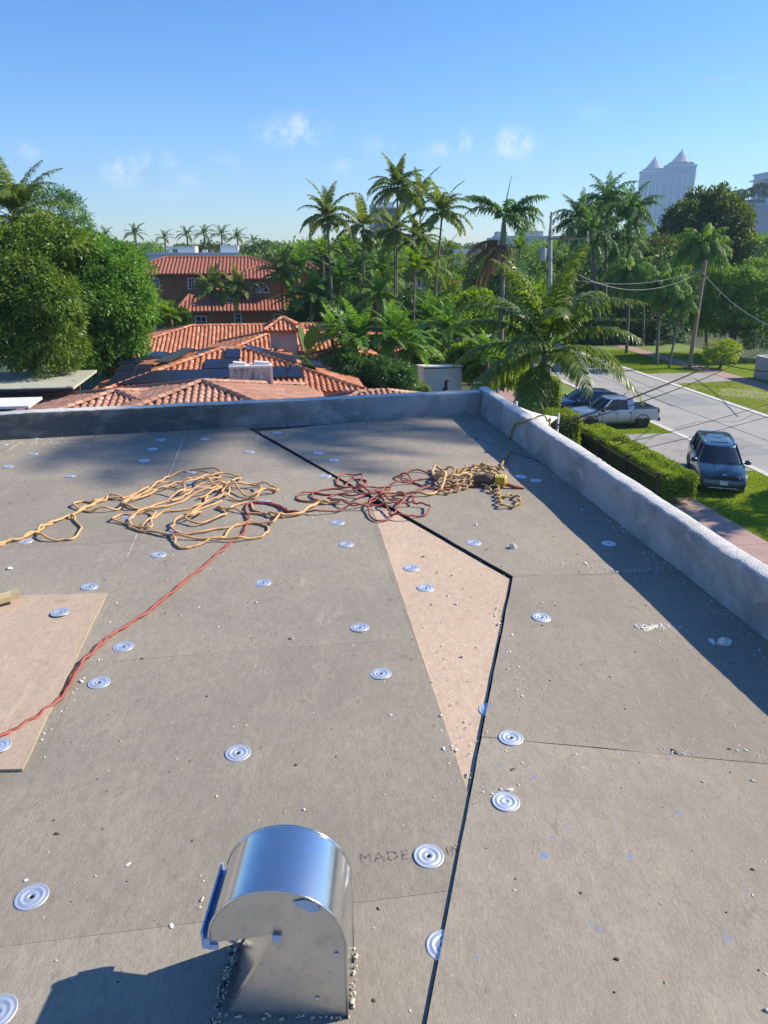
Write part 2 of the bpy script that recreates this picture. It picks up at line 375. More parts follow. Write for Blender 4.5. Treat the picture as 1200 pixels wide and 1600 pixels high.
def grass(name, area, n, h0, h1, z=.02, mat=None, lean=.5):
    """blades over a street-grid rectangle (u0,u1,v0,v1)"""
    u = rng.uniform(area[0], area[1], n); v = rng.uniform(area[2], area[3], n)
    x = u * CU - v * SU; y = u * SU + v * CU
    h = rng.uniform(h0, h1, n); a = rng.uniform(0, 2 * np.pi, n); w = rng.uniform(.008, .02, n) * (h1 / .06)
    ln = rng.uniform(0, lean, n) * h; la = rng.uniform(0, 2 * np.pi, n)
    V = np.empty((n, 3, 3)); V[:, 0] = np.stack([x - w * np.cos(a), y - w * np.sin(a), np.full(n, z)], 1)
    V[:, 1] = np.stack([x + w * np.cos(a), y + w * np.sin(a), np.full(n, z)], 1)
    V[:, 2] = np.stack([x + ln * np.cos(la), y + ln * np.sin(la), z + h], 1)
    patch = .5 + .5 * np.sin(u * 1.9 + np.cos(v * 1.3) * 2) * np.sin(v * 1.1 + u * .4)
    tint = np.repeat(np.clip(rng.normal(.42, .2, n) + .25 * (patch - .5), 0, 1), 3)
    me = np_mesh(name, V.reshape(-1, 3), np.arange(3 * n).reshape(-1, 3), tint)
    return tag(mobj(name, me, mat or MT['grass']), kind='stuff')
grass('grass', (17.22, 22.25, 17, 30.5), 60000, .03, .075)
grass('grass', (17.22, 22.25, 38.0, 47), 26000, .03, .075)
grass('grass', (30.62, 35.9, 36, 53), 30000, .03, .08)
grass('grass', (30.62, 35.9, 57.6, 72), 24000, .04, .10)
grass('grass', (37.7, 44, 45, 70), 24000, .04, .10)

# ------------------------------------------------------------------ air
hz = MB(); hz.box((0, 1000, 100), (3400, 2700, 202.2))
hm = bpy.data.materials.new('haze_air'); hm.use_nodes = True
hm.node_tree.nodes.remove(hm.node_tree.nodes['Principled BSDF'])
pv = nd(hm.node_tree, 'ShaderNodeVolumePrincipled'); pv.inputs['Color'].default_value = (.55, .78, 1.0, 1); pv.inputs['Density'].default_value = .00028; pv.inputs['Anisotropy'].default_value = .2
hm.node_tree.links.new(pv.outputs[0], hm.node_tree.nodes['Material Output'].inputs['Volume'])
tag(hz.build('haze', hm), kind='stuff')

# ================================================================== OUR HOUSE: roof deck, boards, parapets
house = empty('house', (0, 0, 0), 0, 'flat-roofed house under the camera, its bare board roof ringed by a rough concrete parapet', 'house')
FW0 = Vector((-3.053, 5.697)); FWC = Vector((.879, 6.643)); FWD = (FWC - FW0).normalized()
RWD = Vector((.147, -.989)).normalized()
FWL = FWC - FWD * 13.5; RWE = FWC + RWD * 9.6
def outw(p, k):  # point helper: outward offsets
    return p
fn = Vector((-FWD.y, FWD.x)); rn = Vector((-RWD.y, RWD.x))   # outward normals (away, right)
TH = .105
oc = FWC + fn * TH + rn * TH * 1.05
b = MB(); b.prism([tuple(FWL + fn * (TH - .01)), tuple(oc - fn * .01 - rn * .01), tuple(RWE + rn * (TH - .01)), (-12.6, -2.6), (-13.2, -2.4)], -.2, ROOF - .03)
b.build('outer_wall', MT['whitewall'], house)

PMATS = {}
def dots_mat(name, c1, c2, c3, dots):
    """fibre board: fine fibre speckle, broad mottling, and the blue layout-paint spots sprayed on it"""
    m = bpy.data.materials.new(name); m.use_nodes = True
    t = m.node_tree; L = t.links; p = t.nodes['Principled BSDF']; p.inputs['Roughness'].default_value = .9; p.inputs['Specular IOR Level'].default_value = .25
    pos = nd(t, 'ShaderNodeNewGeometry').outputs['Position']
    rot = nd(t, 'ShaderNodeMapping'); rot.inputs['Rotation'].default_value = (0, 0, -ST); rot.inputs['Scale'].default_value = (1, .42, 1); L.new(pos, rot.inputs['Vector'])
    def noise_(scale, src, detail=4, rough=.6):
        n = nd(t, 'ShaderNodeTexNoise', Scale=scale, Detail=detail, Roughness=rough); L.new(src, n.inputs['Vector']); return n.outputs['Fac']
    def mr(f, a, b, lo=0., hi=1., sm='SMOOTHSTEP'):
        r = nd(t, 'ShaderNodeMapRange', interpolation_type=sm); r.inputs['From Min'].default_value = a; r.inputs['From Max'].default_value = b
        r.inputs['To Min'].default_value = lo; r.inputs['To Max'].default_value = hi; L.new(f, r.inputs['Value']); return r.outputs[0]
    def mix(f, a, b):
        x = nd(t, 'ShaderNodeMix', data_type='RGBA'); L.new(f, x.inputs['Factor'])
        for s_, k in ((a, 'A'), (b, 'B')):
            if isinstance(s_, tuple): x.inputs[k].default_value = rgba(s_)
            else: L.new(s_, x.inputs[k])
        return x.outputs['Result']
    c = mix(mr(noise_(1.3, pos, 5), .35, .66), c1, c2)
    c = mix(mr(noise_(9, rot.outputs[0], 5, .7), .45, .75, 0, .55), c, c3)
    c = mix(mr(noise_(150, rot.outputs[0], 3, .7), .48, .72, 0, .42), c, tuple(x * .55 for x in c1))
    c = mix(mr(noise_(42, rot.outputs[0], 9, .86), .40, .62, 0, .5), c, tuple(x * .60 for x in c1))
    c = mix(mr(noise_(230, pos, 2, .7), .60, .72, 0, .5), c, tuple(min(1, x * 1.7) for x in c1))
    c = mix(mr(noise_(34, rot.outputs[0], 3, .6), .64, .74, 0, .30), c, (.10, .085, .07))
    c = mix(mr(noise_(.9, pos, 6, .65), .52, .72, 0, .42), c, tuple(x * .70 for x in c1))
    scuff = nd(t, 'ShaderNodeMapping'); scuff.inputs['Rotation'].default_value = (0, 0, .7); scuff.inputs['Scale'].default_value = (3, .5, 1); L.new(pos, scuff.inputs['Vector'])
    c = mix(mr(noise_(3.2, scuff.outputs[0], 7, .75), .60, .72, 0, .38), c, tuple(min(1, x * 1.32) for x in c1))
    c = mix(mr(noise_(6.5, pos, 6, .7), .64, .71, 0, .30), c, (.12, .105, .09))
    oi = nd(t, 'ShaderNodeObjectInfo'); hv = nd(t, 'ShaderNodeHueSaturation'); L.new(mr(oi.outputs['Random'], 0, 1, .93, 1.06, 'LINEAR'), hv.inputs['Value']); L.new(c, hv.inputs['Color']); c = hv.outputs[0]
    if dots:
        wob = nd(t, 'ShaderNodeTexNoise', Scale=120, Detail=3); L.new(pos, wob.inputs['Vector'])
        prev = None
        for (x, y, r, w) in dots:
            d = nd(t, 'ShaderNodeVectorMath', operation='DISTANCE'); d.inputs[1].default_value = (x, y, ROOF + .012); L.new(pos, d.inputs[0])
            f = mr(d.outputs['Value'], r * 1.35, r * .3, 0, w)
            if prev is None: prev = f
            else:
                mx = nd(t, 'ShaderNodeMath', operation='MAXIMUM'); L.new(prev, mx.inputs[0]); L.new(f, mx.inputs[1]); prev = mx.outputs[0]
        mu = nd(t, 'ShaderNodeMath', operation='MULTIPLY'); L.new(prev, mu.inputs[0]); L.new(mr(wob.outputs['Fac'], .38, .6, .25, 1.0), mu.inputs[1])
        c = mix(mu.outputs[0], c, (.12, .22, .62))
    L.new(c, p.inputs['Base Color'])
    nb = nd(t, 'ShaderNodeTexNoise', Scale=160, Detail=4, Roughness=.7); L.new(rot.outputs[0], nb.inputs['Vector'])
    bp = nd(t, 'ShaderNodeBump', Strength=.35, Distance=.004); L.new(nb.outputs['Fac'], bp.inputs['Height']); L.new(bp.outputs[0], p.inputs['Normal'])
    return m
DOTS = [(*(0.403,1.448), .011, 1), (*(0.435,1.508), .008, .9), (*(0.461,1.490), .007, .5), (*(0.433,1.737), .008, .8), (*(0.340,1.789), .008, .7), (*(0.618,1.444), .008, .8),
        (*(0.795,1.599), .009, .6), (*(0.481,1.233), .007, .9), (*(0.468,1.243), .007, .5), (*(0.760,1.211), .009, .7), (*(0.861,1.341), .007, .5), (*(0.200,1.167), .007, .8),
        (*(0.000,1.192), .006, .8), (*(0.025,1.176), .005, .5), (*(0.481,1.541), .008, .25), (*(0.680,1.559), .009, .25), (*(0.611,1.564), .007, .4), (*(0.353,2.094), .012, .5), (*(0.069,2.473), .008, .5)]
MT['board'] = dots_mat('fibre_board', (.345, .303, .242), (.29, .258, .21), (.41, .352, .278), DOTS)
MT['board_right'] = dots_mat('weathered_fibre_board', (.362, .312, .246), (.297, .26, .21), (.42, .354, .276), DOTS)
MT['board_tan'] = dots_mat('fresh_tan_board', (.57, .43, .315), (.53, .40, .29), (.59, .45, .335), [(*(0.260,1.918), .011, 1), (*(0.392,2.671), .01, .4)])
MT['board_tan2'] = dots_mat('fresh_brown_board', (.52, .395, .29), (.475, .36, .265), (.56, .425, .315), None)
MT['gap'] = M('underlay', (.03, .03, .034), (.05, .047, .045), .9, scale=20)
MT['core'] = M('board_core', (.50, .44, .30), (.36, .31, .21), .95, scale=40, bump=.6, bscale=90)

def clip(poly, p, q):
    """keep the part of poly on the right-hand side of p->q"""
    out = []; n = len(poly); d = Vector(q) - Vector(p)
    side = lambda x: d.x * (x[1] - p[1]) - d.y * (x[0] - p[0])
    for i in range(n):
        a, c = poly[i], poly[(i + 1) % n]; sa, sc = side(a), side(c)
        if sa <= 0: out.append(a)
        if (sa < 0 < sc) or (sc < 0 < sa):
            k = sa / (sa - sc); out.append((a[0] + (c[0] - a[0]) * k, a[1] + (c[1] - a[1]) * k))
    return out
def inset(poly, g):
    n = len(poly); cx = sum(p[0] for p in poly) / n; cy = sum(p[1] for p in poly) / n
    a = sum(poly[i][0] * poly[(i + 1) % n][1] - poly[(i + 1) % n][0] * poly[i][1] for i in range(n))
    if a > 0: poly = poly[::-1]
    out = poly
    for i in range(n):
        p, q = Vector(poly[i]), Vector(poly[(i + 1) % n])
        if (q - p).length < 1e-6: continue
        d = (q - p).normalized(); nn = Vector((d.y, -d.x))
        out = clip(out, p + nn * g, q + nn * g)
        if len(out) < 3: return []
    return out
def ragged(poly, step=.09, amp=.0016):
    out = []
    for i in range(len(poly)):
        a, c = Vector(poly[i]), Vector(poly[(i + 1) % len(poly)]); L = (c - a).length
        k = max(1, int(L / step)); d = (c - a).normalized() if L > 0 else Vector((1, 0)); nn = Vector((-d.y, d.x))
        for j in range(k):
            p = a + (c - a) * (j / k)
            if j: p = p + nn * random.uniform(-amp, amp)
            out.append((p.x, p.y))
    return out
def board(poly, z0, z1, mat, g=.0022, label=None, edge='core', amp=.0016):
    poly = inset([tuple(p) for p in poly], g)
    if len(poly) < 3: return None
    poly = ragged(poly, amp=amp)
    a = sum(poly[i][0] * poly[(i + 1) % len(poly)][1] - poly[(i + 1) % len(poly)][0] * poly[i][1] for i in range(len(poly)))
    if a < 0: poly = poly[::-1]
    n = len(poly); b = MB()
    vs = [(p[0], p[1], z0) for p in poly] + [(p[0], p[1], z1) for p in poly]
    b.add(vs, [tuple(range(n, 2 * n))], 0)
    b.add(vs, [(i, (i + 1) % n, n + (i + 1) % n, n + i) for i in range(n)], 1)
    o = b.build('roof_board', [mat, MT[edge]], house)
    if label: o['label'] = label
    return o
# underlay below the boards
b = MB(); b.prism([tuple(FWL + fn * .02), tuple(FWC + fn * .02 + rn * .02), tuple(RWE + rn * .02), (-12.4, -2.4), (-13.1, -2.2)], ROOF - .03, ROOF - .014)
b.build('roof_deck', MT['gap'], house)

S0 = Vector((-1.059,5.953)); S3 = Vector((0.598,3.115)); S2 = S0.lerp(S3, .66); TT = Vector((-0.051,3.953)); TE = Vector((0.241,1.656)); S6 = Vector((0.081,1.025))
SG = Vector((-.006, -.004))
SN = S6 + (S6 - TE).normalized() * 2.6
# left field: 4-foot boards in the street grid, cut along the slanting seam
us = [-.745 + 1.24 * k for k in range(-9, 3)]
for i in range(len(us) - 1):
    off = {0: 0, 1: .0}.get(i, 0) + (.3 if (i % 2) else 0.0)
    vs_ = [1.31 + 1.2 * k - (.0 if us[i] > -1 else off) for k in range(-4, 6)]
    for j in range(len(vs_) - 1):
        q = [sp(us[i], vs_[j]), sp(us[i + 1], vs_[j]), sp(us[i + 1], vs_[j + 1]), sp(us[i], vs_[j + 1])]
        q = [(p.x, p.y) for p in q]
        for (a, c) in ((S0 + SG, S3 + SG), (TT, TE), (TE, SN)): q = clip(q, a, c) if len(q) > 2 else q
        if len(q) > 2: q = clip(q, FWL + fn * .012, FWC + fn * .012 + FWD)
        if len(q) > 2: board(q, ROOF - .012, ROOF, MT['board'], g=.0004 if us[i] > -.8 else .0007, amp=.0003)
# pale foam dust packed in two of the long joints
def strip(name, a, c, w, z, mat, amp=.003, parent=house):
    a = Vector(a); c = Vector(c); d = (c - a); L = d.length; d.normalize(); nn = Vector((-d.y, d.x)); k = int(L / .03)
    top = []; bot = []
    for i in range(k + 1):
        p = a + d * L * i / k; ww = w * random.uniform(.35, 1.0)
        top.append(p + nn * (ww + random.uniform(-amp, amp) * .3)); bot.append(p - nn * ww)
    vs = [(p.x, p.y, z + random.uniform(0, .002)) for p in top] + [(p.x, p.y, z + random.uniform(0, .001)) for p in bot]
    b = MB(); b.add(vs, [(i, k + 1 + i, k + 2 + i, i + 1) for i in range(k)]); return b.build(name, mat, parent)
MT['dust'] = M('foam_dust', (.62, .58, .44), (.48, .44, .36), .95, scale=80)
strip('joint_dust', (-1.620,5.844), (-1.443,4.697), .006, ROOF + .0015, MT['dust'])
strip('joint_dust', (-1.322,3.665), (-1.252,3.209), .0035, ROOF + .0015, MT['dust'])
strip('joint_dust', (-2.856,5.656), (-2.824,5.136), .007, ROOF + .0015, MT['dust'])
# raised right-hand boards
RA = RWE; k_r = .02
def onright(t): p = FWC + RWD * t + rn * k_r; return (p.x, p.y)
UP = ROOF + .0085
F1 = Vector((0.314,6.457)); F2 = Vector((1.089,5.069))
r0 = Vector((0.345,1.947)); seam_d = (S6 - S3).normalized()
rr = S3 + Vector((.99, .14)) * .9
b1 = [tuple(S3 + seam_d * 1.225), onright(4.98), onright(9.4), tuple(S3 + seam_d * 5.4)]
board(b1, ROOF - .012, UP, MT['board_right'], edge='gap')
board([tuple(S3), onright(3.52), onright(4.98), tuple(S3 + seam_d * 1.225)], ROOF - .012, UP, MT['board_right'], g=.0010, edge='gap')
board([tuple(S0 + FWD * .02), tuple(S3), onright(3.52), tuple(Vector(onright(1.66))), tuple(F1), tuple(F1 + (F1 - F2).normalized() * .1)], ROOF - .012, UP, MT['board_right'], g=.0010, edge='gap')
board([tuple(F1 + fn * .06), tuple(F1), onright(1.66), onright(-.02)], ROOF - .012, ROOF + .006, MT['board'], edge='gap')
# dropped tan triangle and the tan board at the left
board([tuple(TT + (TT - TE).normalized() * .22), tuple(S2 + Vector((-.004, -.004))), tuple(S3 + Vector((-.008, -.004))), tuple(TE + Vector((-.004, .01)))],
      ROOF - .013, ROOF - .004, MT['board_tan'], g=.002, label='fresh tan wedge-shaped board between the grey boards')
tl = [(-1.224,2.941), (-1.059,1.772), ((-1.059,1.772)[0] - 1.25, (-1.059,1.772)[1] - .05), ((-1.224,2.941)[0] - 1.25, (-1.224,2.941)[1] - .09)]
board(tl, ROOF + .0015, ROOF + .010, MT['board_tan2'], g=.001, label='brown board with pale foam edge lying at the left', amp=.002)

# parapets: rough cast faces and a lumpy trowelled top
def parapet(name, a, d, nrm, L, h, mats, seg=.03, seed=0, label=None, dark=None):
    n = int(L / seg); prof = [(0, -.02), (0, .03), (0, .09), (0, .15), (0, h * .9), (.004, h - .008), (.016, h), (.045, h + .004), (.075, h + .003), (TH - .02, h), (TH - .003, h - .01), (TH, h - .06), (TH, -.3)]
    V = []; F = []; MI = []
    P = len(prof)
    for i in range(n + 1):
        for (w, z) in prof:
            s = a + d * (L * i / n)
            p3 = Vector((s.x, s.y, ROOF + z))
            q = Vector((s.x * 6, s.y * 6, z * 9 + seed))
            n1 = noise.noise(q * .5); n2 = noise.noise(q * 2.3); n3 = noise.noise(q * 6)
            top = 1.0 if z > h * .85 else .0
            off = nrm * (w + (.004 * n1 + .0025 * n2 + top * .003 * n3) * (1 if w < .08 else -1) * (1 + top))
            dz = top * (.008 * noise.noise(Vector((s.x * 2.2, s.y * 2.2, seed))) + .003 * n2 + .0025 * n3)
            V.append((s.x + off.x, s.y + off.y, ROOF + z + dz))
    for i in range(n):
        for j in range(P - 1):
            x = i * P + j; F.append((x, x + 1, x + 1 + P, x + P)); MI.append(1 if 5 <= j <= 9 else 0)
    me = bpy.data.meshes.new(name); me.from_pydata(V, [], F); me.polygons.foreach_set('material_index', MI)
    bm = bmesh.new(); bm.from_mesh(me); bmesh.ops.recalc_face_normals(bm, faces=bm.faces); bm.to_mesh(me); bm.free()
    o = mobj(name, me, mats, house, True, 50)
    if label: o['label'] = label
    return o
def wall_mat(name, grad):
    m = bpy.data.materials.new(name); m.use_nodes = True
    t = m.node_tree; L = t.links; p = t.nodes['Principled BSDF']; p.inputs['Roughness'].default_value = .9
    pos = nd(t, 'ShaderNodeNewGeometry').outputs['Position']
    def N(scale, st=None, detail=5):
        src = pos
        if st:
            mp = nd(t, 'ShaderNodeMapping'); mp.inputs['Scale'].default_value = st; L.new(pos, mp.inputs['Vector']); src = mp.outputs[0]
        n = nd(t, 'ShaderNodeTexNoise', Scale=scale, Detail=detail, Roughness=.62, Distortion=.6); L.new(src, n.inputs['Vector']); return n.outputs['Fac']
    def mix(f, a, b, lo, hi, amt=1.):
        r = nd(t, 'ShaderNodeMapRange', interpolation_type='SMOOTHSTEP'); r.inputs['From Min'].default_value = lo; r.inputs['From Max'].default_value = hi; r.inputs['To Max'].default_value = amt; L.new(f, r.inputs['Value'])
        x = nd(t, 'ShaderNodeMix', data_type='RGBA'); L.new(r.outputs[0], x.inputs['Factor'])
        for s_, k in ((a, 'A'), (b, 'B')):
            if isinstance(s_, tuple): x.inputs[k].default_value = rgba(s_)
            else: L.new(s_, x.inputs[k])
        return x.outputs['Result']
    c = mix(N(2.2), (.40, .395, .385), (.26, .26, .26), .38, .62)
    c = mix(N(5, (1, 1, 1.6)), c, (.52, .51, .49), .52, .70, .8)
    c = mix(N(8, (1, 1, .5)), c, (.17, .17, .175), .58, .74, .6)
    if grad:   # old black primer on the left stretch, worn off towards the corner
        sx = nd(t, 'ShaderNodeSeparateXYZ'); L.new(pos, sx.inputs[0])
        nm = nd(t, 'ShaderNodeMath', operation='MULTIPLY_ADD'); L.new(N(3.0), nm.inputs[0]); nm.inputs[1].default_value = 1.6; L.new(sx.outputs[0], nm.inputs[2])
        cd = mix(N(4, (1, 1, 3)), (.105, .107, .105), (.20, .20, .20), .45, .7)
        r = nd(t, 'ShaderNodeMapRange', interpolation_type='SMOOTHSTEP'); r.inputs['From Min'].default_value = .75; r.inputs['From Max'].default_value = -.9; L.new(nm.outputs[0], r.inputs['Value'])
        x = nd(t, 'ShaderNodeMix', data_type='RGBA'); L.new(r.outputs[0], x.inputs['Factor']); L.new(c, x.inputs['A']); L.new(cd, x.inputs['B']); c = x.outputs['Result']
    L.new(c, p.inputs['Base Color'])
    nb = nd(t, 'ShaderNodeTexNoise', Scale=28, Detail=7, Roughness=.7); L.new(pos, nb.inputs['Vector'])
    n2 = nd(t, 'ShaderNodeTexNoise', Scale=5, Detail=3, Distortion=1.5); L.new(pos, n2.inputs['Vector'])
    ad = nd(t, 'ShaderNodeMath', operation='ADD'); L.new(nb.outputs['Fac'], ad.inputs[0]); L.new(n2.outputs['Fac'], ad.inputs[1])
    bp = nd(t, 'ShaderNodeBump', Strength=.7, Distance=.012); L.new(ad.outputs[0], bp.inputs['Height']); L.new(bp.outputs[0], p.inputs['Normal'])
    return m
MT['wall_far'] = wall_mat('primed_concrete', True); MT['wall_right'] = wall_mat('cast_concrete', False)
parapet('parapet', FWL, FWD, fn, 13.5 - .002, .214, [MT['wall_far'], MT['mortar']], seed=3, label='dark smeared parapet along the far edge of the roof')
parapet('parapet', FWC - RWD * (TH * 1.0), RWD, rn, 9.6 + TH, .236, [MT['wall_right'], MT['mortar']], seed=11, label='grey parapet with a white lumpy top along the right edge of the roof')

# ================================================================== NEIGHBOURS: tiled houses
TILES = [M('clay_tile', (.54, .20, .09), (.47, .17, .08), .75, scale=1.2, c3=(.52, .23, .13), scale3=7, bump=.15),
         M('clay_tile_pale', (.66, .32, .18), (.58, .25, .13), .75, scale=1.2, c3=(.42, .16, .08), scale3=7, bump=.15),
         M('clay_tile_dark', (.40, .145, .075), (.48, .18, .09), .78, scale=1.2, c3=(.30, .115, .065), scale3=7, bump=.15)]
OLD = [M('weathered_tile', (.50, .255, .165), (.42, .21, .135), .85, scale=1.0, c3=(.30, .20, .15), scale3=5, bump=.2),
       M('weathered_tile_pale', (.56, .32, .225), (.48, .25, .17), .85, scale=1.0, c3=(.35, .24, .18), scale3=5, bump=.2),
       M('weathered_tile_brown', (.43, .215, .14), (.36, .18, .12), .85, scale=1.0, c3=(.27, .19, .15), scale3=5, bump=.2)]
RED = [M('red_tile', (.37, .125, .075), (.31, .105, .065), .8, scale=1.2, c3=(.43, .17, .11), scale3=6)] * 3
def barrel(w, L, h=.09, seg=6):
    """one S-tile: x across, y upslope, z out of the roof; the lower end rides on the tile below"""
    pr = [(-.5, 0), (-.36, .08), (-.24, .62), (0, 1), (.24, .62), (.36, .08), (.5, 0)]
    V = []
    for (y, dz) in ((-.02, .028), (L + .03, 0.0)):
        for (a, z) in pr: V.append((a * w, y, z * h + dz))
    n = len(pr)
    F = [(i, i + 1, n + i + 1, n + i) for i in range(n - 1)]
    k = len(V)
    for (a, z) in pr: V.append((a * w, -.02, max(-.01, z * h - .03)))
    F += [(k + i, k + i + 1, i + 1, i) for i in range(n - 1)]
    return np.array(V), F
class Roof:
    def __init__(s, parent, mats, w=.29, L=.38, h=.09):
        s.par, s.mats, s.w, s.L, s.h = parent, mats, w, L, h; s.mts = []
    def face(s, eL, eR, tR, tL):
        """plane polygon eaveL, eaveR, topR, topL (top points may coincide)"""
        P = [Vector(p) for p in (eL, eR, tR, tL)]
        e = (P[1] - P[0]).normalized(); n = e.cross(P[3] - P[0]).normalized()
        if n.z < 0: n = -n
        up = n.cross(e).normalized()
        poly = [((p - P[0]).dot(e), (p - P[0]).dot(up)) for p in P]
        b = MB(); k = 4; q = [p - n * .03 for p in P] + [p - n * .17 for p in P]
        b.add(q, [(0, 1, 2, 3), (7, 6, 5, 4), (0, 4, 5, 1), (1, 5, 6, 2), (2, 6, 7, 3), (3, 7, 4, 0)])
        me = b.mesh('roof'); me.validate(); o = mobj('roof', me, s.mats[2], s.par)
        xs = [p[0] for p in poly]; ys = [p[1] for p in poly]
        def inside(x, y):
            c = False
            for i in range(4):
                x1, y1 = poly[i]; x2, y2 = poly[(i + 1) % 4]
                if (y1 > y) != (y2 > y) and x < (x2 - x1) * (y - y1) / (y2 - y1) + x1: c = not c
            return c
        r = 0
        y = 0.0
        while y < max(ys):
            x = min(xs) + s.w / 2
            while x < max(xs):
                if inside(x, y + s.L * .35):
                    o3 = P[0] + e * x + up * y + n * (-.025 + random.uniform(-.006, .006))
                    a = random.gauss(0, .012)
                    ee = e * math.cos(a) + up * math.sin(a); uu = up * math.cos(a) - e * math.sin(a)
                    s.mts.append((Matrix(((ee.x, uu.x, n.x, o3.x), (ee.y, uu.y, n.y, o3.y), (ee.z, uu.z, n.z, o3.z), (0, 0, 0, 1))), random.choice((0, 0, 1, 2))))
                x += s.w
            y += s.L
    def ridge(s, a, b, lift=.05):
        a = Vector(a); b = Vector(b); d = b - a; L = d.length; d.normalize(); k = max(1, int(L / s.L))
        x = d.cross(Vector((0, 0, 1))).normalized(); n = x.cross(d)
        if n.z < 0: n = -n; x = -x
        for i in range(k):
            o3 = a + d * (L * i / k) + n * lift
            s.mts.append((Matrix(((x.x * .95, d.x, n.x * 1.2, o3.x), (x.y * .95, d.y, n.y * 1.2, o3.y), (x.z * .95, d.z, n.z * 1.2, o3.z), (0, 0, 0, 1))), random.choice((0, 1, 2))))
    def finish(s, singles=300):
        V, F = barrel(s.w, s.L, s.h)
        c = Vector((0, 0, 10))
        s.mts.sort(key=lambda t: (t[0].translation - c).length)
        def vis(t):
            p = t[0].translation; return p.y > 1 and abs(p.x / p.y) < .56
        front = [t for t in s.mts if vis(t)][:singles]; fs = set(id(t) for t in front)
        rest = [t for t in s.mts if id(t) not in fs]
        mes = []
        for m in s.mats:
            me = bpy.data.meshes.new('tile'); me.from_pydata([tuple(v) for v in V], [], F); me.materials.append(m)
            me.polygons.foreach_set('use_smooth', [True] * len(F)); me.set_sharp_from_angle(angle=R(60)); mes.append(me)
        for (mt, k) in front:
            o = bpy.data.objects.new('tile', mes[k]); col.objects.link(o); o.matrix_world = mt; o.parent = s.par
            o.matrix_parent_inverse = s.par.matrix_world.inverted() if s.par.matrix_world else Matrix()
        if rest:
            VV = []; FF = []; MM = []; Fq = np.array(F); b = 0; H4 = np.c_[V, np.ones(len(V))]
            for (mt, k) in rest:
                VV.append((H4 @ np.array(mt).T)[:, :3]); FF.append(Fq + b); b += len(V); MM += [k] * len(F)
            me = np_mesh('roof_tiles', np.concatenate(VV), np.concatenate(FF))
            for m in s.mats: me.materials.append(m)
            me.polygons.foreach_set('material_index', MM); me.polygons.foreach_set('use_smooth', [True] * len(MM)); me.set_sharp_from_angle(angle=R(60))
            o = bpy.data.objects.new('roof_tiles', me); link(o, s.par); o['kind'] = 'stuff'
def SV(a, b): return Vector((a * CU - b * SU, a * SU + b * CU, 0))
def hip(roof, A, B, run, ez, fl=None, runR=None, runB=None):
    """hip roof with its ridge A..B along the street grid's u axis (or a pyramid when A == B)"""
    A = Vector(A); B = Vector(B); rr_ = runR or run; rb = runB or run
    def cn(p, a, b): q = p + SV(a, b); q.z = ez; return q
    FL, FR, BR, BL = cn(A, -run, -run), cn(B, rr_, -run), cn(B, rr_, rb), cn(A, -run, rb)
    roof.face(FL, FR, B, A); roof.face(FR, BR, B, B + Vector((0, 0, .0005))); roof.face(BL, FL, A, A + Vector((0, 0, .0005))); roof.face(BR, BL, A, B)
    for (p, q) in ((FL, A), (FR, B), (BR, B), (BL, A)): roof.ridge(p, q)
    if (A - B).length > .5: roof.ridge(A, B)
    return FL, FR, BR, BL
def hwalls(parent, corners, ez, mat, ins=.55):
    c = sum((Vector(p) for p in corners), Vector()) / 4
    q = []
    for p in corners:
        d = Vector(p) - c; d.z = 0; q.append(c + d * (1 - ins / d.length * 1.4))
    b = MB(); b.prism([(p.x, p.y) for p in q], 0, ez - .02); b.build('wall', mat, parent)
STUCCO = M('cream_stucco', (.62, .56, .47), (.54, .48, .40), .9, scale=.8, bump=.2)
# --- nearest neighbour, weathered tiles
hA = empty('tiled_house', (0, 0, 0), 0, 'nearest tiled house, its faded pinkish hip roofs just beyond the far parapet', 'house')
rA = Roof(hA, OLD, .29, .40)
cA = hip(rA, (-8.174,33.000,4.281), (-8.174,33.000,4.281), 5.6, 2.95); hwalls(hA, cA, 2.95, STUCCO)
cA2 = hip(rA, (-12.099,33.000,3.849), (-12.099,33.000,3.849), 5.6, 2.6); hwalls(hA, cA2, 2.6, STUCCO)
cA3 = hip(rA, (-1.258,36.000,3.227), (0.160,36.700,3.159), 2.2, 2.5); hwalls(hA, cA3, 2.45, STUCCO)
rA.finish(300)
# --- second house with the dark panels
hB = empty('tiled_house', (0, 0, 0), 0, 'orange-tiled house carrying the dark solar panels', 'house')
rB = Roof(hB, TILES, .29, .40)
cB = hip(rB, (-9.388,43.000,4.424), (-8.137,43.200,4.398), 6.3, 3.0); hwalls(hB, cB, 3.0, STUCCO)
cB2 = hip(rB, (-3.314,45.500,3.985), (-2.562,46.000,3.958), 3.6, 2.9); hwalls(hB, cB2, 2.9, STUCCO)
rB.finish(300)
# --- third house with the chimney
hC = empty('tiled_house', (0, 0, 0), 0, 'bright orange-tiled house with a long ridge and a tile-capped chimney', 'house')
rC = Roof(hC, TILES, .29, .40)
cC = hip(rC, (-14.490,57.000,4.321), (-4.745,59.000,4.268), 6.2, 2.9); hwalls(hC, cC, 2.9, STUCCO)
cC2 = hip(rC, (-7.203,50.500,4.676), (-5.651,51.200,4.602), 5.4, 3.1); hwalls(hC, cC2, 3.1, STUCCO)
# chimney: plain stucco stack with a pyramid cap of tiles
ch = Vector((-6.222,46.500,4.595))
cz = MB(); cz.box((0, 0, -.55), (1.62, 1.2, 2.4)); cb = cz.build('chimney', M('chimney_stucco', (.50, .43, .39), (.44, .38, .35), .9, scale=3), hC)
cb.location = ch; cb.rotation_euler = (0, 0, ST)
rC.w, rC.L = .27, .36
ap = Vector((-6.399,46.500,5.865)); ap.x = ch.x; ap.y = ch.y
hip(rC, ap, ap, 1.12, ch.z + .64)
rC.w, rC.L = .29, .40
rC.finish(300)
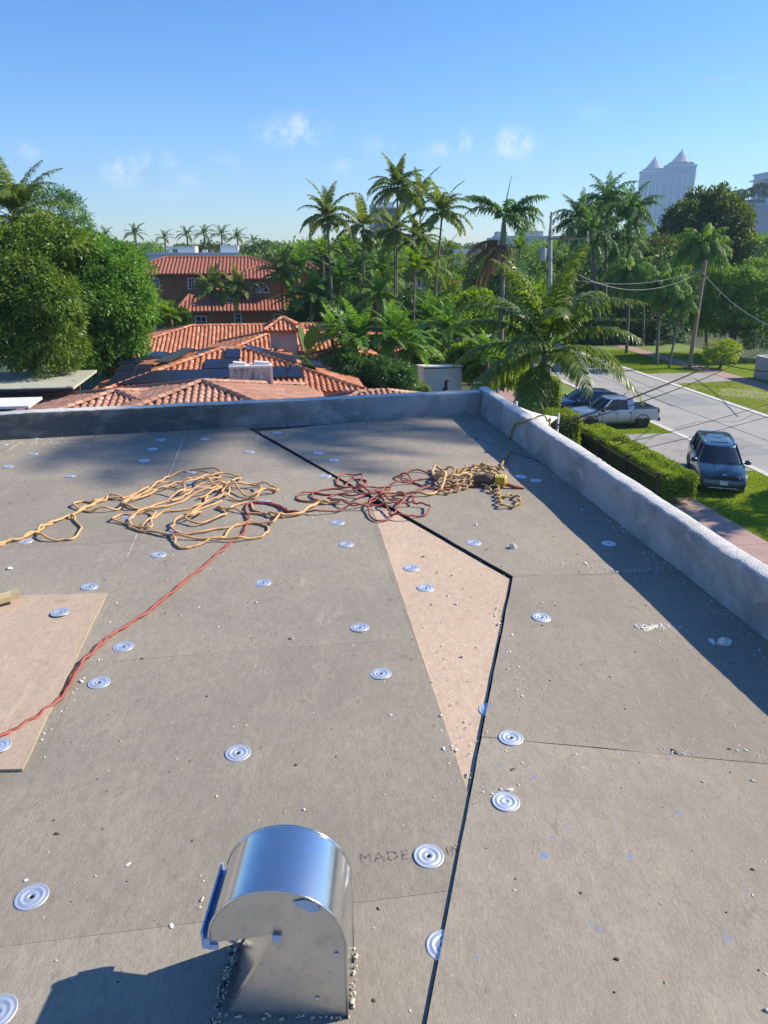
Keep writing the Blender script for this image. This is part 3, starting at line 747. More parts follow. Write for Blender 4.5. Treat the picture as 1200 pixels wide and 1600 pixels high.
# --- solar collectors
MT['panel'] = M('solar_cell', (.012, .016, .035), (.018, .023, .048), .32, scale=1.5, spec=.35)
MT['panel_green'] = M('faded_panel', (.035, .045, .035), (.05, .055, .04), .4, scale=1.0)
MT['panel_edge'] = M('panel_frame', (.03, .03, .033), None, .5)
PG = 'solar panels on the orange-tiled roof'
def panel(q, mat, label, t=.045, lift=.13, nv=1):
    q = [Vector(p) for p in q]; n = (q[1] - q[0]).cross(q[3] - q[0]).normalized()
    if n.z < 0: n = -n
    c = sum(q, Vector()) / 4
    root = empty('solar_panel', c, 0, label, 'solar panel', PG)
    b = MB(); b.slab([p - c + n * lift for p in q], t)
    b.build('panel_frame', MT['panel_edge'], root)
    w = [c + (p - c) * .965 for p in q]
    for i in range(nv):
        l = [w[0].lerp(w[1], (i + .02) / nv), w[0].lerp(w[1], (i + .98) / nv), w[3].lerp(w[2], (i + .98) / nv), w[3].lerp(w[2], (i + .02) / nv)]
        b = MB(); b.slab([p - c + n * (lift + t / 2 + .006) for p in l], .008); b.build('collector_sheet', mat, root)
bl, br = Vector((-14.080,37.143,3.272)), Vector((-8.052,38.638,3.404)); tl_, tr_ = Vector((-14.041,38.985,3.682)), Vector((-8.269,39.841,3.681))
nm = ['leftmost of the long lower row', 'second from the left in the long lower row', 'third from the left in the long lower row', 'fourth from the left in the long lower row', 'fifth from left in the lower row', 'rightmost in the long lower row']
for i in range(6):
    panel([bl.lerp(br, (i + .01) / 6), bl.lerp(br, (i + .99) / 6), tl_.lerp(tr_, (i + .99) / 6), tl_.lerp(tr_, (i + .01) / 6)], MT['panel'], 'dark solar panel on the orange roof, ' + nm[i], nv=2)
def pq(a, b, c, d, m, lab, **k): panel([a, b, c, d], m, lab, **k)
pq((-14.054,39.028,3.692), (-13.147,39.150,3.689), (-13.287,39.986,3.881), (-14.110,39.868,3.882), MT['panel'], 'small dark solar panel above the left end of the long lower row')
pq((-13.114,39.153,3.689), (-12.334,39.265,3.688), (-12.527,40.099,3.881), (-13.254,39.989,3.880), MT['panel'], 'small dark solar panel above the long lower row, beside the bare tiles')
pq((-9.685,39.717,3.700), (-8.793,39.885,3.708), (-8.975,41.210,4.010), (-9.824,41.038,4.000), MT['panel'], 'dark solar panel in the middle row just below the roof peak, left one')
pq((-8.759,39.888,3.707), (-7.825,40.060,3.715), (-8.042,41.342,4.009), (-8.940,41.213,4.010), MT['panel'], 'dark solar panel in the middle row just below the roof peak, right one')
pq((-8.862,41.363,4.041), (-7.996,41.490,4.040), (-8.217,42.804,4.341), (-9.044,42.726,4.352), MT['panel'], 'uppermost dark solar panel, right under the roof peak')
pq((-5.932,38.818,3.374), (-5.104,38.931,3.371), (-5.371,40.367,3.701), (-6.122,40.255,3.701), MT['panel'], 'dark solar panel just right of the white chimney block')
pq((-5.070,38.933,3.371), (-4.203,39.050,3.368), (-4.650,40.476,3.702), (-5.337,40.370,3.701), MT['panel'], 'dark solar panel at the right end of the roof, beside the banana leaves')
# on the far slopes, tilted up on racks
def rack(p, u0, u1, v, h, mat, lab, depth=1.1):
    a = Vector(p) + SV(u0, v); b_ = Vector(p) + SV(u1, v)
    panel([a, b_, b_ + SV(-.1, depth) + Vector((0, 0, h)), a + SV(-.1, depth) + Vector((0, 0, h))], mat, lab, lift=.05)
pq((-12.792,41.200,3.783), (-12.001,41.400,3.717), (-10.938,43.400,4.226), (-11.732,43.600,4.236), MT['panel_green'], 'faded greenish solar panel lying across the left hip of the roof', lift=.2)
pq((-14.505,40.600,3.804), (-13.330,40.900,3.863), (-13.661,42.000,3.949), (-14.712,41.600,4.007), MT['panel'], 'black solar panel low on the left slope, nearest the mango tree', lift=.12)
pq((-13.578,41.600,3.900), (-12.255,41.900,3.999), (-12.528,43.200,4.143), (-13.650,43.000,4.170), MT['panel'], 'black solar panel higher on the left slope, next to the greenish one', lift=.12)
pq((-10.646,42.300,4.122), (-9.320,43.000,4.352), (-9.562,44.000,4.387), (-10.714,43.400,4.226), MT['panel'], 'thin-looking black solar panel along the left hip up to the peak', lift=.08)
for (a, b_, c, d, lab) in (((-8.104,43.000,4.352), (-6.542,42.300,4.086), (-6.587,43.400,4.189), (-8.146,44.100,4.430), 'upper black solar panel on the right hip, below the tiled chimney'),
                           ((-6.528,42.200,4.064), (-4.833,41.200,3.783), (-5.035,42.400,3.892), (-6.613,43.300,4.129), 'middle black solar panel on the right hip'),
                           ((-4.530,41.000,3.708), (-3.298,40.600,3.630), (-3.603,41.800,3.764), (-4.688,42.200,3.812), 'lower black solar panel on the right hip, by the banana trunk')):
    pq(a, b_, c, d, MT['panel'], lab, lift=.12, t=.07)
# --- weathered masonry chimney block beyond the near ridge
wb = empty('chimney_block', (-6.557,36.500,3.833), ST, 'weathered white masonry chimney block standing behind the pink tiled ridge', 'chimney')
MT['weather'] = M('weathered_white_render', (.50, .49, .47), (.36, .34, .33), .92, scale=2.5, bump=.6, c3=(.20, .17, .16), scale3=4, lo3=.52, hi3=.7, stretch=(1.5, 1.5, .35))
b = MB(); b.box((0, 0, -.9), (2.05, .7, 3.0)); b.build('stack', MT['weather'], wb)
b = MB(); b.box((1.0, -.02, -.9), (.1, .82, 3.05)); b.build('corner_strip', MT['mortar'], wb)
b = MB(); b.box((0, 0, .64), (2.1, .78, .10)); b.build('cap', MT['mortar'], wb)
for (x, w) in ((-.55, .6), (.55, .75)):
    b = MB(); b.box((x, .05, .75), (w, .4, .16), Matrix.Rotation(.1, 3, 'Y')); b.build('mortar_lump', MT['mortar'], wb)
# --- flat roofs at the left edge
cp = empty('carport', (-16.258,34.500,3.600), ST, 'carport with a flat greenish felt roof in front of the mango trees', 'carport')
b = MB(); b.box((-5.4, 2.5, .1), (14.0, 5.2, .12)); b.build('felt_roof', M('grey_felt', (.44, .44, .34), (.37, .37, .29), .9, scale=1.5, c3=(.14, .14, .12), scale3=1.4, lo3=.62, hi3=.68), cp)
b = MB(); b.box((-5.4, -.14, .06), (14.0, .06, .10)); b.build('fascia', MT['dark'], cp)
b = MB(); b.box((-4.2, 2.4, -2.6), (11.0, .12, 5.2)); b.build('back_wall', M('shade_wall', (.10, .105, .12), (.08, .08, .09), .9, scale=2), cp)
for x in (-6.5, -3.4, -.3, 1.2):
    b = MB(); b.box((x, .1, -2.62), (.12, .12, 5.2)); b.build('post', MT['dark'], cp)
wr = empty('flat_canopy', (-15.303,29.000,3.954), ST, 'low flat canopy with a white roof sheet at the lower left', 'canopy')
b = MB(); b.box((-2.4, .9, 0), (7.0, 1.9, .10)); b.build('roof_sheet', MT['white'], wr)
for x in (-5, -2.4, 0.7):
    b = MB(); b.box((x, .9, -2.6), (.1, .1, 5.1)); b.build('post', MT['dark'], wr)

# --- terracotta two-storey house
TERRA = M('terracotta_stucco', (.33, .125, .05), (.27, .10, .042), .9, scale=.5, c3=(.20, .085, .045), scale3=1.3, lo3=.5, hi3=.75, stretch=(1, 1, .25))
mo = Vector((-27.295,88.000,7.261)); mo.z = 0
hM = empty('terracotta_house', mo, ST, 'two-storey terracotta-walled house with red tiled roofs and white windows', 'house')
def lb(name, x0, x1, y0, y1, z0, z1, mat, par=None):
    b = MB(); b.box(((x0 + x1) / 2, (y0 + y1) / 2, (z0 + z1) / 2), (x1 - x0, y1 - y0, z1 - z0)); return b.build(name, mat, par or hM)
lb('wall', -3.0, 16.9, .6, 10, 0, 7.05, TERRA); lb('wall', 9.6, 15.6, -1.6, .7, 0, 6.55, TERRA); lb('wall', 3.9, 16.6, -3.4, -1.4, 0, 3.2, TERRA)
lb('wall', 16.2, 19.4, 3, 9, 0, 7.3, TERRA); lb('wall', 8.4, 10.4, -2.4, -.6, 3, 5.35, TERRA)
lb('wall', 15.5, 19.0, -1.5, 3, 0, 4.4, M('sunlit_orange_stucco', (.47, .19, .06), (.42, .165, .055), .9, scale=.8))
rM = Roof(hM, RED, .42, .42, .11)
def lw(x, y, z): return mo + SV(x, y) + Vector((0, 0, z))
def lhip(x0, x1, y0, y1, ze, zr):
    r = min(x1 - x0, y1 - y0) / 2
    a, b_, c, d = lw(x0, y0, ze), lw(x1, y0, ze), lw(x1, y1, ze), lw(x0, y1, ze)
    if x1 - x0 >= y1 - y0: p, q = lw(x0 + r, y0 + r, zr), lw(x1 - r, y0 + r, zr); rM.face(a, b_, q, p); rM.face(b_, c, q, q + Vector((0, 0, .001))); rM.face(d, a, p, p + Vector((0, 0, .001))); rM.face(c, d, p, q)
    else: p, q = lw(x0 + r, y0 + r, zr), lw(x0 + r, y1 - r, zr); rM.face(a, b_, p, p + Vector((0, 0, .001))); rM.face(b_, c, q, p); rM.face(d, a, p, q); rM.face(c, d, q, q + Vector((0, 0, .001)))
    for (s_, t_) in ((a, p), (b_, q if x1 - x0 >= y1 - y0 else p), (p, q)): 
        if (s_ - t_).length > .6: rM.ridge(s_, t_)
lhip(-3.6, 17.3, -.1, 11, 7.05, 8.75); lhip(9.2, 16.2, -2.3, 4.5, 6.55, 7.75); lhip(15.8, 20.0, 2.4, 9.5, 7.35, 8.55); lhip(8.0, 10.9, -2.9, -.1, 5.35, 6.05)
def lean(x0, x1, y0, y1, ze, zr):
    a, b_, c, d = lw(x0, y0, ze), lw(x1, y0, ze), lw(x1 - 1.2, y1, zr), lw(x0 + 1.2, y1, zr); rM.face(a, b_, c, d); rM.ridge(a, d); rM.ridge(b_, c)
lean(3.6, 17.4, -4.2, -.4, 3.2, 4.75)
for t in rM.mts: pass
# tiles of this far house are too small to pick apart one by one
_inv = Matrix.Rotation(-ST, 4, 'Z') @ Matrix.Translation(-mo)
rM.mts = [(_inv @ t[0], t[1]) for t in rM.mts]
for o in list(hM.children):
    if o.name.startswith('roof'): o.data.transform(_inv)
_s = rM.finish
_V, _F = barrel(rM.w, rM.L, rM.h)
H4 = np.c_[_V, np.ones(len(_V))]; VV = []; FF = []; k = 0
for (mt, _) in rM.mts: VV.append((H4 @ np.array(mt).T)[:, :3]); FF.append(np.array(_F) + k); k += len(_V)
tag(mobj('roof_tiles', np_mesh('roof_tiles', np.concatenate(VV), np.concatenate(FF)), RED[0], hM, True, 60), kind='stuff')
MT['pane'] = M('window_pane', (.02, .03, .04), (.04, .05, .06), .08, scale=3, spec=.8)
def window(par, x, y, z, w, h, nx=2, ny=3, rot=0.0):
    f = MB(); t = .07
    for s_ in (-1, 1): f.box((s_ * w / 2, 0, 0), (.1, t, h + .1)); f.box((0, 0, s_ * h / 2), (w - .1, t, .1))
    for i in range(1, nx): f.box((-w / 2 + w * i / nx, 0, 0), (.04, t * .8, h - .1))
    for j in range(1, ny): f.box((0, .003, -h / 2 + h * j / ny), (w - .1, t * .8, .04))
    o = f.build('window', MT['white'], par); o.location = (x, y, z); o.rotation_euler = (0, 0, rot)
    b = MB(); b.box((0, .03, 0), (w - .06, .02, h - .06)); b.build('pane', MT['pane'], o)
for (x, z, w, h) in ((5.1, 5.95, .75, 1.15), (7.1, 5.95, .85, 1.15), (1.1, 5.95, .7, 1.1)): window(hM, x, .57, z, w, h)
for (x, z, w, h) in ((6.2, 1.75, 1.2, 1.7), (10.3, 2.1, .7, 1.4), (15.0, 1.9, 1.2, 1.6)): window(hM, x, -3.43, z, w, h)
window(hM, 9.4, -2.43, 4.4, .8, .8, 2, 2)
# arched fan window
f = MB(); fw = 1.05; fz = 5.0
arc = [(fw * math.cos(a), fw * 1.1 * math.sin(a)) for a in [math.pi * i / 14 for i in range(15)]]
for i in range(14): f.bar((arc[i][0], 0, arc[i][1]), (arc[i + 1][0], 0, arc[i + 1][1]), .09, .08)
f.bar((-fw, 0, 0), (fw, 0, 0), .09, .08)
for i in (3, 5, 7, 9, 11): f.bar((0, 0, 0), (arc[i][0], 0, arc[i][1]), .05, .06)
for i in range(12): f.bar((.5 * math.cos(math.pi * i / 12), 0, .55 * math.sin(math.pi * i / 12)), (.5 * math.cos(math.pi * (i + 1) / 12), 0, .55 * math.sin(math.pi * (i + 1) / 12)), .05, .06)
o = f.build('window', MT['white'], hM); o.location = (12.9, -1.63, 5.0); o['label'] = 'arched fan window with white glazing bars'
b = MB(); vs = [(x, .03, z) for (x, z) in arc]; b.add(vs, [tuple(range(15))]); b.build('pane', MT['pane'], o)

# ================================================================== FAR BUILDINGS
def block(par, name, px0, px1, ytop, Y, depth, mat, zb=0.0):
    pass
MT['paleblue'] = M('pale_facade', (.52, .56, .60), (.46, .50, .54), .8, scale=.1)
MT['glass_dark'] = M('dark_glazing', (.03, .04, .055), (.06, .08, .10), .15, scale=.3)
MT['greywall'] = M('grey_render', (.50, .50, .51), (.44, .44, .46), .85, scale=.1)
def boxes(name, org, rz, label, cat, parts):
    e = empty(name, org, rz, label, cat)
    for (pn, x0, x1, y0, y1, z0, z1, mat) in parts:
        b = MB(); b.box(((x0 + x1) / 2, (y0 + y1) / 2, (z0 + z1) / 2), (x1 - x0, y1 - y0, z1 - z0)); b.build(pn, mat, e)
    return e
o_ = Vector((-45.585,150.000,8.262)); o_.z = 0
W = MT['whitewall']
e = boxes('modern_house', o_, ST, 'white modernist house with flat roofs behind the red tiled roof', 'house',
          [('wall', 0, 17.5, 0, 12, 0, 8.6, W), ('roof_block', 4.0, 9.0, 1, 8, 8.5, 10.0, W), ('roof_block', 13.8, 17.2, 2, 9, 8.5, 10.2, W), ('parapet', -.2, 17.7, -.2, .1, 8.5, 8.9, MT['white']), ('roof_unit', 10.2, 11.2, 3, 4, 8.6, 9.4, MT['greywall']), ('roof_unit', 11.8, 12.5, 3, 4, 8.6, 9.2, MT['greywall'])])
for (x, w, z) in ((3.0, 2.4, 7.4), (8.3, 1.2, 7.4), (12.5, 2.6, 7.2)):
    window(e, x, -.04, z, w, 1.2, 2, 1)
window(e, 5.2, .96, 9.2, 1.0, .7, 2, 1)
o_ = Vector((14.536,175.000,2.480)); o_.z = 0
e = boxes('commercial_building', o_, .03, 'white flat-roofed commercial building at the end of the gap between the palms', 'building',
          [('wall', -6, 34, 0, 14, 0, 5.4, MT['paleblue']), ('fascia', -6.3, 34.3, -.4, 0, 5.0, 6.6, MT['white']), ('roof_block', 2, 16, 4, 12, 6, 9.4, MT['paleblue']), ('roof_block', 6, 30, 5, 12, 5, 7.8, MT['greywall'])])
for i in range(9): window(e, -3 + i * 4.2, -.05, 2.4, 2.8, 2.2, 2, 1)
o_ = Vector((47.677,300.000,12.990)); o_.z = 0
e = boxes('grey_building', o_, .02, 'long pale grey flat-roofed block on the skyline behind the royal palm', 'building',
          [('wall', -6, 20, 0, 16, 0, 13.2, MT['greywall']), ('parapet', -6.3, 20.3, -.3, .2, 12.6, 13.8, MT['paleblue']), ('roof_block', 4, 14, 4, 10, 13.2, 15.6, MT['greywall']), ('roof_block', -4, 0, 4, 10, 13.2, 15.4, MT['greywall'])])
for i in range(6):
    for z in (5.5, 10.0): window(e, -4 + i * 4.4, -.06, z, 2.4, 1.8, 2, 1)
o_ = Vector((1.242,380.000,11.460)); o_.z = 0
e = boxes('glass_building', o_, ST, 'blue glass mid-rise half hidden behind the tall slender palms', 'building',
          [('wall', -6, 6, 0, 12, 0, 27.5, MT['glass_dark']), ('core', -6.8, -5.9, -.4, 12, 0, 29, MT['paleblue']), ('roof_block', -3, 4, 3, 9, 27.5, 30, MT['paleblue'])]
          + [('floor_slab', -6.3, 6.3, -.5, 12.2, z, z + .5, MT['paleblue']) for z in (3, 6.5, 10, 13.5, 17, 20.5, 24, 27.1)])
# right edge: garage with a roof garden and a stair tower
o_ = Vector((150.210,330.000,23.754)); o_.z = 0
e = boxes('parking_building', o_, .0, 'pale blank-walled parking block with a roof garden at the right edge', 'building',
          [('wall', -4.5, 60, 0, 40, 0, 26.4, MT['greywall']), ('parapet', -3, 60, -.4, .3, 25.9, 26.9, MT['paleblue']), ('planter', -4.4, 8, 3, 12, 26.4, 28.4, M('planter', (.20, .20, .21), None, .8)),
           ('stair_tower', 9.5, 24, 4, 18, 26.4, 38.6, MT['whitewall'])] + [('window_band', 9.3, 24.2, 3.9, 4.2, z, z + 1.5, MT['glass_dark']) for z in (29, 32, 35)] + [('tower_cap', 8.2, 25, 3, 19, 36.2, 36.7, MT['white']), ('tower_cap', 9, 24, 3.6, 18.4, 38.5, 39.1, MT['white'])])
# --- twin towers with pointed crowns
MT['tower_glass'] = M('tower_glass', (.05, .17, .34), (.09, .23, .40), .3, scale=.05, spec=.7)
MT['tower_slab'] = M('tower_slab', (.50, .60, .72), None, .8)
def tower(org, W_, D_, H_, rz, label):
    e = empty('condominium_tower', org, rz, label, 'tower')
    def plan(k, bow=1.0):
        pts = []
        for i in range(9):
            x = -W_ / 2 + W_ * i / 8; pts.append((x * k, (-D_ / 2 - 3.2 * bow * (1 - (2 * x / W_) ** 2)) * k))
        for i in range(9):
            x = W_ / 2 - W_ * i / 8; pts.append((x * k, (D_ / 2 + 3.2 * bow * (1 - (2 * x / W_) ** 2)) * k))
        return pts
    b = MB(); b.prism(plan(.955), 0, H_); b.build('glass_body', MT['tower_glass'], e)
    n = 40
    b = MB()
    for i in range(1, n + 1):
        z = H_ * i / n; b.prism(plan(1.0 if i % 2 else .99), z - .5, z)
    o = b.build('balcony_slabs', MT['tower_slab'], e); o['kind'] = 'stuff'
    for x in (-W_ * .30, -W_ * .14, W_ * .10, W_ * .27):
        b = MB(); b.box((x, -D_ / 2 - 3.2 * (1 - (2 * x / W_) ** 2) + .1, H_ * .43), (1.5, 1.8, H_ * .86)); b.build('pier', MT['tower_slab'], e)
    for z in (H_ * .87, H_ * .985):
        b = MB(); b.prism(plan(1.02), z, z + 1.3); b.build('cornice', MT['tower_slab'], e)
    b = MB(); b.prism(plan(.80), H_, H_ + 3.2); b.build('penthouse', MT['tower_glass'], e)
    b = MB(); b.prism(plan(.72), H_ + 3.2, H_ + 4.2); b.build('crown_base', MT['tower_slab'], e)
    r0 = W_ * .31
    b = MB(); b.lathe([(r0, 0), (r0 * .97, .8), (r0 * .78, 4), (r0 * .58, 8), (r0 * .38, 12), (r0 * .19, 15.6), (r0 * .10, 17.2), (r0 * .10, 18.4), (.25, 20.5), (.15, 24)], 20)
    o = b.build('crown', M('crown_cladding', (.55, .52, .52), (.47, .45, .46), .8, scale=.3), e); o.location = (0, 0, H_ + 4.2)
    b = MB()
    for j in range(12):
        a = 2 * math.pi * j / 12; p0 = Vector((r0 * 1.0 * math.cos(a), r0 * math.sin(a), .3)); p1 = Vector((r0 * .79 * math.cos(a), r0 * .79 * math.sin(a), 4)); p2 = Vector((r0 * .2 * math.cos(a), r0 * .2 * math.sin(a), 15.5))
        b.bar(p0, p1, .5); b.bar(p1, p2, .5)
    o = b.build('crown_ribs', MT['tower_slab'], e); o.location = (0, 0, H_ + 4.2); o['kind'] = 'stuff'
    return e
t1 = Vector((486.750,1330.000,94.972)); t1.z = 0; t2 = Vector((480.981,1440.000,102.000)); t2.z = 0
tower(t1, 50, 26, 135, -.28, 'nearer and taller-looking of the two hazy blue condominium towers, on the right')
tower(t2, 48, 26, 136, -.28, 'farther and lower-looking of the two hazy blue condominium towers, partly behind its twin')
bs = Vector((430.871,1180.000,50.350)); bs.z = 0
boxes('pale_midrise', bs, .1, 'pale low block at the foot of the twin towers', 'building', [('wall', -14, 10, 0, 18, 0, 44, MT['paleblue'])] + [('floor_slab', -14.4, 10.4, -.4, 18.3, z, z + .7, MT['tower_slab']) for z in range(4, 45, 5)])

# ================================================================== PLANTS
def unit(a): return a / np.maximum(np.linalg.norm(a, axis=-1, keepdims=True), 1e-9)
def frond_mesh(name, L, elev, droop, n, ll, hang, wid, mats, plumose=0.0, seed=0, stiff=False, vee=.35, tip=.25, t0=.12):
    """one pinnate leaf along +x: an arching midrib and n leaflets a side"""
    r = np.random.default_rng(seed)
    m = 14; pts = [np.zeros(3)]; a = elev
    for i in range(m):
        k = (i + 1) / m
        ang = elev - droop * k ** 1.4
        pts.append(pts[-1] + np.array([math.cos(ang), 0, math.sin(ang)]) * L / m)
    pts = np.array(pts); side_bend = r.uniform(-.10, .10) * L
    pts[:, 1] += side_bend * (np.linspace(0, 1, m + 1) ** 2)
    V = []; F = []; T = []
    # midrib: a thin triangular tube
    for i in range(m + 1):
        w = (.028 * (1 - i / m) + .004) * L / 3.2
        p = pts[i]
        V += [p + [0, w, 0], p + [0, -w, 0], p + [0, 0, -w * 1.4], p + [0, 0, w * .3]]; T += [.75] * 4
    for i in range(m):
        b = 4 * i
        for (p, q) in ((0, 3), (3, 1), (1, 2), (2, 0)): F.append((b + p, b + q, b + q + 4, b + p + 4))
    V = np.array(V); F = np.array(F); T = np.array(T)
    t = np.repeat(np.linspace(t0, .985, n), 2); sd = np.tile([1.0, -1.0], n)
    t = t + r.normal(0, .006, 2 * n)
    idx = np.clip(t * m, 0, m - 1e-6); i0 = idx.astype(int); fr = (idx - i0)[:, None]
    base = pts[i0] * (1 - fr) + pts[i0 + 1] * fr
    tan = unit(pts[i0 + 1] - pts[i0])
    up = unit(np.cross(tan, np.array([0, 1.0, 0]) * -1)); up *= np.sign(up[:, 2:3] + 1e-9)
    lat = np.array([0, 1.0, 0]) * sd[:, None]
    prof = np.sin(np.pi * np.clip(t, 0, 1) ** .75) ** .55 * (1 - tip) + tip * (1 - t)
    ln = ll * np.maximum(prof, .22) * r.uniform(.86, 1.1, 2 * n)
    vv = vee + r.normal(0, .12, 2 * n) + plumose * r.uniform(-1, 1, 2 * n)
    fw = .45 + .5 * t + r.normal(0, .07, 2 * n)
    d = unit(lat + tan * fw[:, None] + up * vv[:, None])
    w = wid * np.clip(prof, .5, 1) * r.uniform(.85, 1.15, 2 * n)
    hg = hang * r.uniform(.7, 1.25, 2 * n)
    g = np.array([0, 0, -1.0])
    p1 = base + d * (ln * .45)[:, None] + g * (ln * hg * .16)[:, None]
    p2 = base + d * (ln * (1 - .22 * np.minimum(hg, 1.4)))[:, None] + g * (ln * hg * .62)[:, None]
    s_ = unit(np.cross(d, up)); s2 = unit(np.cross(p2 - p1, up))
    tw = r.uniform(-.5, .5, 2 * n)[:, None]
    s_ = unit(s_ + up * tw); s2 = unit(s2 + up * tw)
    W = w[:, None] / 2
    LV = np.stack([base + s_ * W * .5, base - s_ * W * .5, p1 - s_ * W, p1 + s_ * W, p2 - s2 * W * .12, p2 + s2 * W * .12], 1).reshape(-1, 3)
    k = len(V); q = np.arange(2 * n)[:, None] * 6 + k
    LF = np.concatenate([q + np.array([[0, 1, 2, 3]]), q + np.array([[3, 2, 4, 5]])])
    tt = np.repeat(np.clip(r.normal(.42, .16, 2 * n) + .1 * (t > .8), 0, 1), 6)
    me = np_mesh(name, np.concatenate([V, LV]), np.concatenate([F, LF]), np.concatenate([T, tt]))
    me.materials.append(mats)
    return me
def fan_mesh(name, L, elev, n, mats, seed=0, rad=.7):
    """palmate leaf on a stalk"""
    r = np.random.default_rng(seed)
    tip = np.array([math.cos(elev), 0, math.sin(elev)]) * L
    V = [np.array([0, .012, 0]), np.array([0, -.012, 0]), tip + [0, -.008, 0], tip + [0, .008, 0]]; F = [(0, 1, 2, 3)]; T = [.6] * 4
    ax = unit(tip); s = np.array([0, 1.0, 0]); nn = np.cross(ax, s)
    for i in range(n):
        a = (i / (n - 1) - .5) * 4.2; d = ax * math.cos(a) + s * math.sin(a); d = d - nn * .25 + np.array([0, 0, -.25 * abs(math.sin(a / 2))]); d = d / np.linalg.norm(d)
        l = rad * r.uniform(.85, 1.1); w = rad * .075
        sd = np.cross(d, nn); b = len(V)
        m_ = tip + d * l * .6; e = tip + d * l + np.array([0, 0, -.22 * l])
        V += [tip, m_ + sd * w, e, m_ - sd * w]; F.append((b, b + 1, b + 2, b + 3)); T += [r.uniform(.2, .6)] * 4
    me = np_mesh(name, np.array(V), np.array(F), np.array(T)); me.materials.append(mats); return me
def R_(a): return math.radians(a)
FR = {}
def fset(kind, spec):
    FR[kind] = []
    for i, e in enumerate(spec['elev']):
        FR[kind].append((e, frond_mesh('frond', spec['L'] * spec.get('lscale', [1] * 20)[i], R_(e), R_(spec['droop'][i]), spec['n'], spec['ll'], spec['hang'], spec['w'], MT[spec['mat']], spec.get('plum', 0), seed=len(kind) * 31 + i * 7, vee=spec.get('vee', .35), t0=spec.get('t0', .12))))
fset('coconut', dict(L=3.3, elev=[84, 74, 62, 50, 36, 20, 4, -14, -34, 66], droop=[46, 62, 78, 84, 80, 76, 62, 46, 30, 84], n=66, ll=.80, hang=.95, w=.075, mat='lcoco', vee=.22, t0=.2))
fset('royal', dict(L=3.9, elev=[78, 66, 54, 40, 24, 4, -20], droop=[60, 84, 104, 110, 100, 80, 54], n=56, ll=.95, hang=.9, w=.15, mat='lroyal', plum=.9, vee=.25))
fset('slender', dict(L=3.0, elev=[80, 66, 52, 38, 22, 6, -12], droop=[50, 74, 92, 96, 88, 74, 55], n=42, ll=.74, hang=.8, w=.14, mat='lslender', vee=.3))
fset('queen', dict(L=2.9, elev=[80, 68, 54, 40, 24, 6, -18], droop=[86, 112, 128, 126, 112, 90, 66], n=52, ll=.85, hang=1.35, w=.11, mat='lqueen', plum=.8, vee=.1))
fset('date', dict(L=2.9, elev=[86, 74, 62, 50, 38, 24, 8, -8], droop=[38, 56, 72, 82, 82, 76, 66, 50], n=44, ll=.85, hang=.5, w=.12, mat='ldate', vee=.5))
fset('areca', dict(L=2.6, elev=[86, 78, 70, 58, 46, 30], droop=[36, 56, 72, 84, 86, 80], n=36, ll=.7, hang=.55, w=.13, mat='lbright', vee=.4))
fset('dead', dict(L=2.4, elev=[-46, -62, -74], droop=[30, 20, 10], n=26, ll=.5, hang=1.3, w=.05, mat='ldead', vee=0))
fset('farpalm', dict(L=3.6, elev=[72, 50, 26, 2], droop=[66, 88, 84, 62], n=15, ll=.8, hang=.8, w=.3, mat='lfar', plum=.4))
fset('brownroyal', dict(L=3.0, elev=[14, -10, -38, -56, -70], droop=[96, 82, 50, 32, 18], n=44, ll=.6, hang=1.5, w=.05, mat='ldead', vee=-.05))
def trunk_pts(bx, by, tx, ty, tz, n=9, bow=.0):
    out = []
    for i in range(n):
        k = i / (n - 1); e = k ** 1.0
        out.append(Vector((bx + (tx - bx) * (k + bow * math.sin(math.pi * k)), by + (ty - by) * k, tz * k)))
    return out
